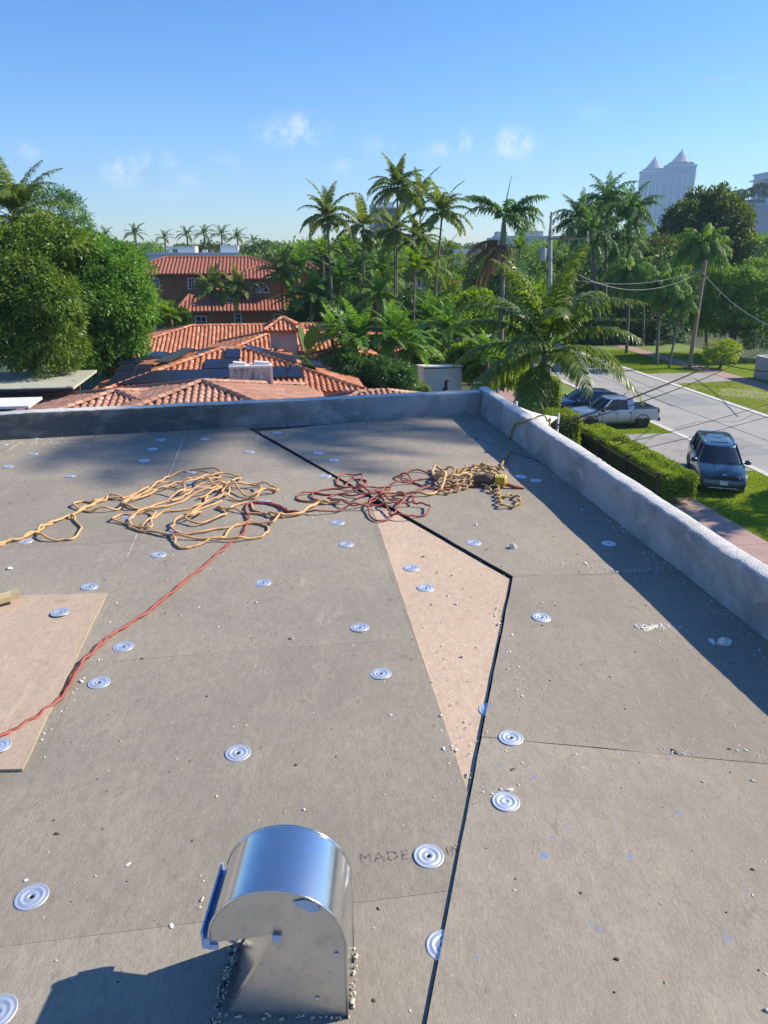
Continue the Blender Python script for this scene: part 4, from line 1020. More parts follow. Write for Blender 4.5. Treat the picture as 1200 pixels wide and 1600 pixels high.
def palm(kind, crown, basex, r0, r1, nf, scale=1.0, label='', cat='palm tree', group=None, shaft=0.0, dead=0, name=None, bark='bark', by=None, elevs=None, seed=0, bow=0.0, spin=None):
    r = random.Random(seed + int(abs(crown[0]) * 100))
    crown = Vector(crown); base = Vector((basex, by if by is not None else crown.y, 0))
    root = empty(name or kind + '_palm', base, 0, label, cat, group)
    top = crown - base
    pts = trunk_pts(0, 0, top.x, top.y, top.z, bow=bow); n = len(pts)
    rs = [r0 * (1.35 if i == 0 else 1) + (r1 - r0) * i / (n - 1) for i in range(n)]
    # ringed trunk
    P2 = []; R2 = []
    for i in range(n - 1):
        for j in range(4):
            k = j / 4; P2.append(pts[i].lerp(pts[i + 1], k)); R2.append((rs[i] * (1 - k) + rs[i + 1] * k) * (1.0 + (.035 if j % 2 else -.02)))
    P2.append(pts[-1]); R2.append(rs[-1])
    b = MB(); b.tube(P2, R2, 8); b.build('trunk', MT[bark], root, True)
    if shaft:
        d = (pts[-1] - pts[-2]).normalized(); b = MB()
        b.tube([pts[-1] - d * .25, pts[-1] + d * shaft * .1, pts[-1] + d * shaft * .6, pts[-1] + d * shaft], [r1 * .98, r1 * 1.3, r1 * 1.1, r1 * .45], 8); b.build('crownshaft', MT['shaft'], root, True)
        top = top + d * shaft * .72
    fs = FR[kind if kind in FR else 'slender']
    if elevs: fs = [f for f in fs if elevs[0] <= f[0] <= elevs[1]]
    ga = 2.39996; a0 = r.uniform(0, 6.28) if spin is None else spin
    for i in range(nf):
        k = (i + .5) / nf
        e, me = fs[min(len(fs) - 1, int(k * len(fs)))]
        o = bpy.data.objects.new('frond', me); link(o, root); o.location = top + Vector((0, 0, .05))
        o.rotation_euler = (r.uniform(-.12, .12), r.uniform(-.08, .08), a0 + i * ga + r.uniform(-.25, .25)); s = scale * r.uniform(.88, 1.08); o.scale = (s, s, s)
    for i in range(dead):
        e, me = FR['dead'][i % 3]; o = bpy.data.objects.new('dead_frond', me); link(o, root); o.location = top - Vector((0, 0, .15)); o.rotation_euler = (0, 0, a0 + i * 1.7); s = scale * r.uniform(.7, 1); o.scale = (s, s, s)
    return root
MT['shaft'] = M('green_crownshaft', (.13, .19, .06), (.17, .21, .09), .5, scale=2)
MT['bark_green'] = M('green_ringed_stem', (.20, .21, .12), (.28, .26, .18), .7, scale=3, stretch=(1, 1, 7))

# ---- big coconut palm beyond the parapet corner
c_ = Vector((5.750,26.500,6.430)); 
palm('coconut', (c_.x, c_.y, c_.z), (5.250,26.000,4.044)[0], .17, .13 , 24, 1.24, 'large coconut palm with arching glossy fronds just beyond the parapet corner', by=26.0, seed=5, bow=-.06, spin=.4, elevs=(-16, 90))
# ---- royal palm with brown hanging fronds
rp = Vector((8.677,57.000,10.742)); bx = (8.955,57.000,5.721)[0]
root = palm('royal', (rp.x, rp.y, rp.z - .6), bx, .26, .17, 0, 1.12, 'lone royal palm with a few upright fronds and a skirt of brown hanging fronds', shaft=1.9, seed=3)
top = root.location * 0 + Vector((rp.x - bx, 0, rp.z - .6))
for (a, k, s) in ((3.05, 0, 1.25), (2.75, 0, 1.3), (3.4, 0, 1.2), (3.0, 1, 1.25), (3.25, 1, 1.3), (2.6, 2, 1.2), (3.6, 2, 1.25), (3.1, 2, 1.3), (2.85, 3, 1.2), (3.3, 3, 1.15), (5.9, 2, .7), (.5, 3, .6), (5.2, 3, .8), (4.2, 2, .9)):
    o = bpy.data.objects.new('brown_frond', FR['brownroyal'][k][1]); link(o, root); o.location = top + Vector((0, 0, .2)); o.rotation_euler = (0, 0, a); o.scale = (s, s, s)
for (a, k, s) in ((3.0, 1, 1.0), (3.25, 1, .95), (3.1, 2, .9), (2.8, 1, .9), (.1, 1, 1.0), (6.1, 1, .95), (.35, 2, .95), (.2, 2, .9), (5.9, 3, .9), (.0, 4, .8), (5.5, 4, .75), (.6, 5, .7), (5.0, 3, .8), (1.3, 1, .9)):
    o = bpy.data.objects.new('frond', FR['royal'][k][1]); link(o, root); o.location = top + Vector((0, 0, 1.5)); o.rotation_euler = (0, 0, a); o.scale = (s, s, s)
b = MB(); b.tube([top + Vector((0, 0, 1.6)), top + Vector((.1, 0, 3.2)), top + Vector((.35, 0, 4.6))], [.06, .04, .012], 5); b.build('spear_leaf', MT['lroyal'], root)
# ---- tall slender palms
SG = 'tall slender palms above the middle of the garden'
for (crn, bx, nf, sc, lab, kd, grp) in (
    ((-4.705,66.000,11.760), (-4.282,66.000,4.508)[0], 15, 1.0, 'slender palm with a curving dark trunk, leftmost of the tall ones', 'slender', SG),
    ((-1.826,68.000,10.989), (-1.709,68.000,5.446)[0], 11, 1.05, 'slender palm with a sparse open crown, second of the tall ones from the left', 'slender', SG),
    ((1.277,76.000,14.632), (1.203,76.000,6.129)[0], 18, 1.12, 'tallest dark-crowned palm of the middle group', 'slender', SG),
    ((3.662,80.000,14.049), (3.644,80.000,7.195)[0], 13, 1.05, 'tall dark palm just right of the tallest one, its crown a little lower', 'slender', SG),
    ((4.804,66.000,12.058), (3.990,66.000,5.152)[0], 15, 1.0, 'slender palm on a leaning pale trunk, rightmost of the tall ones', 'slender', SG),
    ((0.970,70.000,10.698), (1.056,70.000,5.312)[0], 15, .98, 'slender palm whose crown sits right below the tallest one', 'slender', SG),
    ((3.062,72.000,10.055), (2.895,72.000,5.178)[0], 16, .95, 'bushy palm between the tallest one and the leaning pale trunk', 'slender', SG),
    ((7.033,84.000,9.157), (6.297,84.000,5.722)[0], 9, .6, 'small palm behind the leaning pale trunk', 'slender', SG),
    ((2.381,60.000,8.180), (2.319,60.000,5.496)[0], 12, .8, 'low bright green palm in front of the tall slender ones', 'areca', None),
    ((3.607,64.000,7.655), (3.602,64.000,5.195)[0], 10, .75, 'low pale-stemmed palm beside the leaning trunk', 'slender', None),
    ((-16.230,72.000,5.873), (-16.360,72.000,2.708)[0], 13, .85, 'slim palm in front of the terracotta house, left one of the pair', 'slender', None),
    ((-13.841,72.000,5.641), (-13.979,72.000,2.708)[0], 13, .85, 'slim palm in front of the terracotta house, right one of the pair', 'slender', None),
    ((-9.823,74.000,7.055), (-9.956,74.000,2.933)[0], 14, .95, 'slim palm at the right corner of the terracotta house', 'slender', None)):
    palm(kd, crn, bx, .11 * sc + .02, .075, int(nf * 1.35), sc * 1.08, lab, 'palm tree', grp, name='slender_palm', shaft=.7 if kd == 'slender' else 0, seed=int(abs(crn[0]) * 37))
# ---- feathery garden palms
DG = 'low feathery palms in the garden'
for (crn, bx, nf, sc, lab, kd) in (
    ((-1.692,45.000,4.392), (-1.764,45.000,3.632)[0], 20, 1.12, 'broad stiff-fronded palm right above the tiled wing', 'date'),
    ((-3.204,47.000,4.537), (-3.211,47.000,3.747)[0], 13, .85, 'low palm leaning over the tiles left of the broad stiff-fronded one', 'date'),
    ((0.461,45.000,4.619), (0.818,45.000,3.937)[0], 20, 1.0, 'feathery palm with brown stems beside the white shed', 'date'),
    ((1.416,46.000,4.190), (1.843,46.000,3.490)[0], 16, .95, 'second feathery palm with brown stems, closest to the white shed', 'date'),
    ((4.419,52.000,4.389), (4.480,52.000,3.520)[0], 18, .95, 'drooping garden palm behind the white shed', 'date'),
    ((3.528,58.000,4.699), (3.421,58.000,3.741)[0], 15, .9, 'small garden palm between the feathery pair and the drooping one', 'date'),
    ((-0.469,56.000,6.249), (-0.609,56.000,5.340)[0], 16, .9, 'garden palm rising behind the broad stiff-fronded one', 'date'),
    ((6.407,46.000,3.490), (6.524,46.000,2.704)[0], 13, .8, 'young palm among the shrubs left of the coconut palm', 'date'),
    ((-8.504,78.000,7.879), (-8.643,78.000,6.648)[0], 18, 1.1, 'dense dark palm right of the terracotta house, upper one', 'date'),
    ((-6.479,68.000,5.884), (-6.608,68.000,4.785)[0], 18, 1.0, 'dense palm with hanging fronds right of the terracotta house, lower one', 'date'),
    ((-8.746,72.000,5.178), (-8.614,72.000,4.009)[0], 14, .9, 'palm against the right wall of the terracotta house', 'date'),
    ((-4.186,72.000,6.906), (-4.222,72.000,5.757)[0], 18, 1.0, 'leafy palm between the first two slender trunks', 'date'),
    ((-2.647,80.000,7.510), (-2.529,80.000,6.244)[0], 18, 1.1, 'leafy palm behind the second slender trunk', 'date'),
    ((-0.129,78.000,7.265), (-0.136,78.000,6.028)[0], 18, 1.05, 'leafy palm in the middle of the palm grove', 'date'),
    ((-7.179,92.000,8.934), (-7.158,92.000,7.498)[0], 16, 1.1, 'palm behind the leftmost slender trunk', 'areca'),
    ((-4.917,100.000,9.460), (-5.118,100.000,7.907)[0], 16, 1.15, 'pale green palm at the back of the grove', 'areca'),
    ((16.505,95.000,9.487), (16.660,95.000,8.012)[0], 15, .95, 'palm behind the lone royal palm, right of its trunk', 'areca'),
    ((23.264,130.000,11.989), (23.627,130.000,10.000)[0], 13, .9, 'small far palm right of the lone royal palm', 'areca'),
    ((12.361,62.000,5.847), (12.437,62.000,4.841)[0], 16, 1.0, 'pale palm behind the top of the coconut palm', 'areca'),
    ((-17.392,62.000,4.333), (-17.418,62.000,3.310)[0], 15, .8, 'yellow-green bushy palm between the mango tree and the terracotta house', 'areca')):
    palm(kd, crn, bx, .13, .10, int(nf * 1.25), sc * .90, lab, 'palm tree', DG, name='garden_palm', bark='bark_brown', seed=int(abs(crn[0]) * 31), dead=2 if crn[1] < 50 else 0)
# ---- royal palms and queen palms across the street
RG = 'royal palms across the street'
for (crn, bx, sc, lab) in (((21.600,88.000,11.547), (20.341,88.000,0.504)[0], 1.05, 'royal palm across the street, leftmost of its row, beside the crossarm'), ((25.274,90.000,13.347), (26.309,90.000,0.288)[0], 1.12, 'tallest royal palm of the row across the street'),
                             ((26.766,86.000,12.164), (26.894,86.000,0.720)[0], 1.1, 'royal palm of the row reaching towards the twin towers'), ((21.859,82.000,10.063), (23.692,82.000,1.151)[0], 1.0, 'royal palm low in the middle of the row, above the cable'), ((25.637,84.000,9.287), (26.768,84.000,0.936)[0], .95, 'lowest royal palm of the row, right in front of the round tree')):
    palm('royal', crn, bx, .28, .19, 21, sc * .98, lab, 'palm tree', RG, shaft=1.6, seed=int(abs(crn[0]) * 37))
QG = 'queen palms on the far verge'
for (crn, bx, sc, nf, lab) in (((23.611,74.000,7.289), (24.048,74.000,-0.472)[0], 1.02, 20, 'queen palm with a brown skirt, leftmost on the far verge'), ((23.943,66.500,6.507), (24.412,66.500,0.589)[0], .98, 22, 'queen palm with a heavy drooping skirt, in the middle of the far verge'),
                             ((25.114,64.500,5.367), (24.787,64.500,0.872)[0], .62, 16, 'small queen palm on a thin leaning trunk beside the wooden pole'), ((29.352,72.000,9.834), (31.197,72.000,-0.189)[0], 1.05, 20, 'pale queen palm whose crown shows above the wooden pole'),
                             ((26.979,80.000,6.562), (27.717,80.000,-1.321)[0], .9, 16, 'queen palm standing back between the two skirted ones')):
    palm('queen', crn, bx, .15 * sc, .10, int(nf * 1.5), sc * 1.08, lab, 'palm tree', QG, seed=int(abs(crn[0]) * 37), dead=7 if sc > .7 else 4)
# ---- coconut palm rising behind the mango trees
palm('coconut', (-21.434,46.000,11.400), (-22.231,46.000,5.796)[0], .16, .12, 30, 1.3, 'coconut palm showing above the mango trees at the left edge', seed=77)
# ---- palms outside the frame whose shadows fall on the roof and the lawn
palm('coconut', (13.2, 10.9, 18.4), 13.8, .17, .13, 30, 1.0, 'tall coconut palm in the front yard right of the roof', seed=21)
palm('royal', (29.6, 30.6, 9.6), 29.5, .22, .16, 14, 1.0, 'royal palm on the far verge right of the minivan', shaft=1.5, seed=22)
# ---- skyline palms
FG = 'small hazy palms on the left skyline'
def far_palm(p, bx, sc, label, group, seed):
    r = random.Random(seed)
    p = Vector(p); root = empty('skyline_palm', (bx, p.y, 0), 0, label, 'palm tree', group)
    b = MB(); b.tube([(0, 0, 0), (p.x - bx, 0, p.z)], [.28, .2], 5); b.build('trunk', MT['bark'], root)
    VV = []; FF = []; TT_ = []; k = 0
    b2 = bmesh.new()
    for i in range(13):
        me = FR['farpalm'][min(3, i * 4 // 13)][1]
        co = np.empty(len(me.vertices) * 3, np.float32); me.vertices.foreach_get('co', co); co = co.reshape(-1, 3)
        a = i * 2.4 + r.uniform(-.3, .3); s = sc * r.uniform(.85, 1.1); rot = np.array([[math.cos(a), -math.sin(a), 0], [math.sin(a), math.cos(a), 0], [0, 0, 1]])
        q = np.empty(len(me.loops), np.int32); me.loops.foreach_get('vertex_index', q)
        VV.append(co * s @ rot.T + np.array([p.x - bx, 0, p.z])); FF.append(q.reshape(-1, 4) + k); k += len(co); TT_.append(np.full(len(co), r.uniform(.2, .6)))
    b2.free()
    mobj('crown', np_mesh('crown', np.concatenate(VV), np.concatenate(FF), np.concatenate(TT_)), MT['lfar'], root)
    return root
for i, (crn, sc, w_) in enumerate((((-60.202,170.000,12.213), .75, 'first'), ((-52.224,165.000,12.399), .95, 'second'), ((-53.113,190.000,11.894), .85, 'third'), ((-46.387,185.000,12.408), .95, 'fourth'), ((-41.154,180.000,12.617), .95, 'fifth'), ((-37.624,182.000,12.508), 1.0, 'sixth'), ((-33.221,178.000,11.774), .95, 'seventh'), ((-31.309,188.000,11.011), .8, 'eighth'))):
    far_palm(crn, crn[0], sc, 'small hazy palm on the left skyline, %s from the left' % w_, FG, i)

# ---- broadleaf crowns: many leaves in drooping clumps spread through lobed volumes
def leaves(name, P, D, L, W, N, tint, mat, droop=.2, parent=None):
    n = len(P)
    S = unit(np.cross(D, N)); Wd = W[:, None] / 2
    mid = P + D * (L * .5)[:, None]; tip = P + D * L[:, None]; tip[:, 2] -= L * droop
    V = np.stack([P, mid + S * Wd, tip, mid - S * Wd], 1).reshape(-1, 3)
    me = np_mesh(name, V, np.arange(4 * n).reshape(-1, 4), np.repeat(tint, 4))
    return mobj(name, me, mat, parent)
def clumps(lobes, n, shell=(.72, 1.02), r=rng, low=-.75):
    """points near the surface of several ellipsoids (x,y,z,rx,ry,rz), with outward directions"""
    vol = np.array([l[3] * l[5] + l[4] * l[5] + l[3] * l[4] for l in lobes]); k = r.choice(len(lobes), n, p=vol / vol.sum())
    A = np.array(lobes)[k]
    d = unit(r.normal(size=(n, 3))); d[:, 2] = np.where(d[:, 2] < low, -d[:, 2], d[:, 2])
    f = r.uniform(shell[0], shell[1], n)[:, None]
    # lumpy surface
    ph = d * 7 + A[:, :3]
    lump = 1 + .10 * np.sin(ph[:, 0] * 1.7) * np.sin(ph[:, 1] * 1.9 + 1) + .08 * np.sin(ph[:, 2] * 3.1 + ph[:, 0])
    P = A[:, :3] + d * A[:, 3:] * f * lump[:, None]
    # drop the ones buried deep in another lobe
    keep = np.ones(n, bool)
    for l in lobes:
        q = ((P - np.array(l[:3])) / np.array(l[3:])); keep &= (q ** 2).sum(1) > .5
    return P[keep], unit(d / A[:, 3:])[keep]
def sublobes(lobes, n, k, r):
    out = []
    for l in lobes:
        for i in range(n):
            d = unit(r.normal(size=3)); d[2] = abs(d[2]) * (1 if r.random() < .72 else -1); f = r.uniform(.62, .86); q = k * r.uniform(.7, 1.25)
            out.append((l[0] + d[0] * l[3] * f, l[1] + d[1] * l[4] * f, l[2] + d[2] * l[5] * f, l[3] * q, l[4] * q, l[5] * q * .85))
    return out
def crown(name, lobes, ncl, per, leaf, mat, parent, sub=0, size=.35, spread=.7, droop=.25, aspect=.32, tmean=.4, tsd=.12, lsd=.10, shell=(.72, 1.02), r=rng, low=-.75, sunny=0.0):
    if sub: lobes = sublobes(lobes, sub, .42 if sub < 13 else .33, r)
    C, O = clumps(lobes, ncl, shell, r, low); n = len(C)
    ct = np.clip(r.normal(tmean, tsd, n), 0, 1)
    P = np.repeat(C, per, 0); OO = np.repeat(O, per, 0); m = len(P)
    D = unit(OO * spread + r.normal(0, .62, (m, 3)) + np.array([0, 0, -.25 * droop]))
    P = P + D * size * r.uniform(.0, .8, (m, 1)) + r.normal(0, size * .18, (m, 3))
    L = leaf * r.uniform(.7, 1.25, m); N = unit(OO + np.array([0, 0, .55]) + r.normal(0, .35, (m, 3)))
    t = np.clip(np.repeat(ct, per) + r.normal(0, lsd, m), 0, 1)
    return leaves(name, P, D, L, L * aspect * r.uniform(.8, 1.2, m), N, t, mat, droop, parent)
def limbs(root, base_r, H_, lobes, mat, n=6, fork=.45):
    b = MB(); b.tube([(0, 0, 0), (.08, .05, H_ * .3), (0, 0, H_ * fork)], [base_r * 1.3, base_r, base_r * .85], 8)
    for l in sorted(lobes, key=lambda q: -q[5])[:n]:
        a = Vector((0, 0, H_ * fork * random.uniform(.75, 1))); e = Vector(l[:3]); m = a.lerp(e, .5) + Vector((random.uniform(-.2, .2), random.uniform(-.2, .2), -.15 * (e - a).length))
        b.tube([a, m, e], [base_r * .6, base_r * .38, base_r * .12], 6)
    b.build('trunk', mat, root, True)
def tree(name, base, lobes, label, mat, ncl, per, leaf, cat='tree', group=None, bark='bark_brown', r0=.22, flowers=None, **kw):
    """lobes are relative to the base"""
    root = empty(name, base, 0, label, cat, group)
    H_ = max(l[2] for l in lobes)
    limbs(root, r0, H_, lobes, MT[bark])
    crown('crown', lobes, ncl, per, leaf, MT[mat], root, **kw)
    if flowers:
        crown('blossom', [(l[0], l[1], l[2], l[3] * 1.03, l[4] * 1.03, l[5] * 1.03) for l in lobes], flowers, 8, .16, MT['lflower'], root, size=.22, aspect=.7, low=-.2)
    return root
def lobs(base, rows):
    return [(p[0] - base[0], p[1] - base[1] + dy, p[2], rx, rx, rz) for (p, rx, rz, dy) in rows]
def gz(p): return (p[0], p[1], 0.0)
# ---- mango trees on the left
bs = gz((-18.861,39.530,4.406))
tree('mango_tree', bs, lobs(bs, [((-18.239,38.940,7.955), 2.60, 2.24, 0), ((-17.253,40.710,9.969), 1.83, 1.36, 0), ((-19.163,38.350,5.862), 2.36, 1.77, 0), ((-16.425,37.760,6.796), 1.59, 1.47, 0), ((-17.295,37.760,4.913), 1.77, 1.18, 0), ((-21.014,39.530,8.301), 2.95, 2.60, .5), ((-19.367,40.710,9.686), 1.77, 1.18, .3), ((-16.749,39.530,4.908), 1.06, 0.94, 0)]),
     'big yellow-green mango tree at the left edge, heavy with pale new leaves', 'lmangoy', 7600, 12, .25, bark='bark_brown', size=.39, spread=.75, droop=.18, aspect=.36, tmean=.44, tsd=.17, shell=(.7, 1.08), sub=24, cat='mango tree', r0=.25)
bs = gz((-16.107,43.070,3.905))
tree('mango_tree', bs, lobs(bs, [((-16.116,43.070,8.558), 2.36, 2.06, 0), ((-16.610,41.890,6.855), 1.89, 1.77, 0), ((-14.946,42.480,7.155), 2.24, 1.89, 0), ((-14.216,42.480,6.396), 1.36, 1.42, 0), ((-13.990,42.480,5.557), 1.06, 1.00, 0), ((-16.112,41.890,4.780), 1.77, 1.42, 0), ((-14.929,44.250,8.658), 1.53, 1.18, .3), ((-17.380,43.070,8.694), 1.53, 1.30, .2), ((-14.896,42.240,4.559), 1.18, 0.94, 0), ((-16.097,42.480,3.771), 1.18, 0.71, 0)]),
     'dark green mango tree right of the yellow-green one, overhanging the tiled roof', 'lmango', 8200, 12, .25, size=.39, spread=.75, droop=.18, aspect=.36, tmean=.40, tsd=.17, shell=(.7, 1.08), sub=24, cat='mango tree', r0=.25)
bs = gz((-20.856,50.000,8.640))
tree('dark_tree', bs, lobs(bs, [((-21.062,50.000,11.860), 1.9, 1.5, 0), ((-20.024,50.000,11.785), 1.2, 1.3, 0), ((-19.533,50.000,11.258), .9, .9, 0), ((-20.701,50.000,10.498), 2.4, 1.9, 0), ((-22.246,50.000,11.522), 1.6, 1.4, .5)]),
     'dark narrow-leaved tree behind the mango trees, beside the coconut palm', 'ldark', 1000, 14, .22, size=.35, tmean=.4)
# ---- the round tree in front of the towers and the ficus mass at the right
bs = gz((47.850,112.000,2.499))
tree('shade_tree', bs, lobs(bs, [((45.664,112.000,13.409), 4.3, 3.5, 0), ((43.084,112.000,11.116), 4.0, 3.3, 0), ((48.427,112.000,11.969), 3.3, 3.6, 0), ((46.047,112.000,15.668), 2.8, 1.9, 0), ((49.542,111.000,9.058), 3.2, 3.0, 0), ((41.041,112.000,10.000), 2.6, 2.3, 0), ((45.112,110.000,9.151), 5.0, 3.0, 0), ((42.930,112.000,14.166), 2.2, 1.6, 0)]),
     'broad olive-green shade tree with a rounded crown below the twin towers', 'lolive', 3400, 13, .55, size=.95, spread=.8, droop=.1, aspect=.5, tmean=.40, tsd=.2, shell=(.7, 1.06), sub=8, r0=.5)
bs = gz((33.328,72.000,0.421))
tree('ficus_tree', bs, lobs(bs, [((31.846,72.000,5.178), 2.9, 2.9, 0), ((34.204,72.000,6.218), 2.9, 2.4, 0), ((33.342,71.000,3.219), 3.6, 2.9, 0), ((30.859,72.000,3.715), 1.7, 2.4, 0), ((35.993,71.000,3.511), 3.6, 3.3, 0), ((31.045,73.000,6.863), 1.5, 1.2, 0), ((38.300,72.000,5.178), 3.2, 3.2, 0)]),
     'dense dark ficus thicket behind the wooden pole', 'lmid', 5200, 13, .26, size=.42, tmean=.42, tsd=.16, aspect=.42, sub=8, r0=.35)
bs = gz((53.376,108.000,5.359))
tree('shade_tree', bs, lobs(bs, [((52.189,108.000,8.581), 2.8, 2.6, 0), ((55.468,108.000,9.083), 3.2, 2.8, 0), ((53.544,107.000,6.670), 4.2, 3.0, 0)]), 'hazy green tree under the parking block at the right edge', 'lmid', 700, 12, .5, size=.8, aspect=.5, r0=.35)
bs = gz((35.418,104.000,5.531))
tree('flame_tree', bs, lobs(bs, [((34.642,104.000,9.117), 2.6, 1.6, 0), ((36.649,104.000,9.439), 2.8, 1.7, 0), ((35.826,104.000,7.823), 3.4, 1.8, 0)]), 'flowering tree with orange blossom between the royal palms and the round tree', 'lolive', 700, 12, .4, size=.7, flowers=60, r0=.3)
bs = gz((27.618,100.000,-0.791))
tree('dark_tree', bs, lobs(bs, [((25.192,100.000,7.281), 4.2, 4.0, 0), ((28.990,100.000,6.494), 4.6, 4.4, 0), ((31.428,98.000,5.009), 3.4, 3.4, 0), ((26.681,98.000,3.436), 4.6, 3.2, 0)]), 'dark tree mass behind the row of royal palms', 'ldark', 1300, 14, .42, size=.7, aspect=.45, r0=.4)
bs = gz((32.156,86.000,0.720))
tree('dark_tree', bs, lobs(bs, [((29.538,86.000,4.240), 3.0, 3.2, 0), ((32.282,86.000,5.277), 3.2, 3.6, 0), ((33.919,85.000,3.619), 2.8, 3.2, 0), ((30.562,84.000,1.977), 3.6, 2.2, 0), ((27.248,86.000,2.140), 2.8, 2.4, 0)]), 'dark tree filling the gap behind the queen palms', 'ldark', 1500, 14, .35, size=.6, aspect=.45, r0=.4)
# ---- trees behind the shrubs left of the street
for (bp, rows, lab, mt, ncl, kw) in (
    ((7.693,82.000,4.508), [((7.204,82.000,6.996), 2.6, 2.4, 0), ((8.328,82.000,5.955), 2.2, 2.0, 0), ((6.679,80.000,5.414), 2.6, 2.0, 0)], 'bushy tree with orange flowers in front of the white commercial building', 'lmid', 800, dict(flowers=70)),
    ((11.319,72.000,2.230), [((10.467,74.000,6.467), 2.6, 2.6, 0), ((12.293,74.000,6.820), 2.6, 2.4, 0), ((12.787,72.000,5.178), 2.6, 2.4, 0)], 'dark tree behind the trunk of the lone royal palm', 'ldark', 1000, {}),
    ((19.703,98.000,3.436), [((18.995,98.000,7.719), 4.2, 3.0, 0), ((21.855,98.000,7.335), 3.6, 3.4, 0), ((16.519,100.000,7.281), 3.6, 2.4, 0)], 'mid-green tree behind the concrete pole', 'lmid', 1000, {}),
    ((7.640,62.000,3.310), [((7.048,62.000,4.942), 2.2, 1.5, 0), ((8.485,61.000,4.825), 2.3, 1.6, 0), ((7.737,60.000,3.824), 2.9, 1.7, 0), ((9.976,62.000,3.925), 1.8, 1.3, 0), ((6.085,62.000,4.079), 1.6, 1.2, 0)], 'bright yellow-green shrub tree left of the coconut palm', 'lbright', 1500, dict(leaf=.28, aspect=.5)),
    ((6.375,49.000,1.805), [((6.112,49.000,2.982), 1.5, 1.1, 0), ((7.238,48.000,2.880), 1.4, 1.1, 0), ((6.582,47.500,2.261), 1.7, .9, 0), ((5.471,49.500,2.361), 1.1, .8, 0), ((8.289,48.000,2.593), 1.0, 1.0, 0)], 'bright leafy shrub right of the white shed', 'lbright', 1300, dict(leaf=.24, aspect=.5, size=.3)),
    ((3.794,55.000,1.748), [((3.302,55.000,2.590), 1.9, 1.0, 0), ((4.723,55.000,2.403), 1.6, 1.0, 0), ((2.321,54.000,2.358), 1.3, .9, 0)], 'green shrub right behind the white shed', 'lmid', 900, dict(leaf=.24, size=.3)),
    ((-1.479,42.500,2.524), [((-2.027,42.500,2.892), 1.7, 1.0, 0), ((-0.369,42.500,2.892), 1.7, 1.1, 0), ((0.730,42.000,2.685), 1.2, .9, 0), ((-1.298,43.000,3.548), 1.2, .8, 0), ((-2.924,42.000,2.538), .9, .7, 0)], 'dark shrubbery at the feet of the feathery palms', 'ldark', 1300, dict(leaf=.22, size=.3)),
    ((0.000,64.000,3.094), [((-0.539,64.000,4.675), 2.4, 1.8, 0), ((2.223,66.000,4.616), 2.4, 1.8, 0), ((-3.060,66.000,4.400), 2.4, 1.8, 0), ((3.893,64.000,4.151), 1.8, 1.4, 0)], 'dark understorey tree among the slender trunks', 'ldark', 1400, dict(leaf=.26)),
    ((-6.083,72.000,3.419), [((-6.676,72.000,3.891), 2.2, 1.8, 0), ((-7.700,70.000,3.315), 1.8, 1.4, 0), ((-4.959,74.000,5.044), 2.2, 1.8, 0)], 'dark shrub mass right of the terracotta house', 'ldark', 1000, dict(leaf=.26)),
    ((-3.455,104.000,5.531), [((-6.862,104.000,7.579), 4.0, 2.4, 0), ((-2.619,106.000,7.947), 4.4, 2.6, 0), ((1.717,104.000,7.335), 4.0, 2.6, 0), ((5.157,104.000,7.009), 3.6, 2.4, 0), ((-10.483,106.000,7.781), 3.6, 2.4, 0)], 'broad green tree behind the palm grove', 'lmid', 1700, dict(leaf=.42, size=.7)),
    ((-17.978,64.000,3.888), [((-18.267,64.000,4.256), 1.1, 1.1, 0), ((-17.043,64.000,4.046), .9, .8, 0)], 'yellow-leaved croton bush below the terracotta house', 'lbright', 420, dict(leaf=.24, size=.3, tmean=.75)),
    ((15.887,66.000,0.660), [((13.597,64.000,3.094), 1.8, 1.6, 0), ((11.816,58.000,2.528), 1.3, 1.2, 0), ((11.282,60.000,2.523), 1.6, 1.4, 0)], 'green bush at the road side behind the coconut palm', 'lmid', 800, dict(leaf=.24, size=.3))):
    k_ = dict(leaf=.26, size=.45, aspect=.42, tmean=.42, tsd=.18, sub=6); k_.update(kw); lf = k_.pop('leaf')
    b_ = gz(bp); tree('garden_tree', b_, lobs(b_, rows), lab, mt, int(ncl * 1.5), 12, lf, r0=.14, **k_)
bs = gz((29.231,64.500,0.102))
tree('clipped_shrub', bs, lobs(bs, [((28.488,64.500,1.691), .85, .55, 0), ((29.575,64.500,1.800), .95, .6, 0), ((28.998,64.200,1.133), 1.25, .55, 0), ((30.281,64.500,1.528), .55, .45, 0)]),
     'bushy light green shrub on bare stems beside the pink far sidewalk', 'lhedge', 620, 12, .15, cat='shrub', size=.2, aspect=.5, tmean=.5, r0=.10)
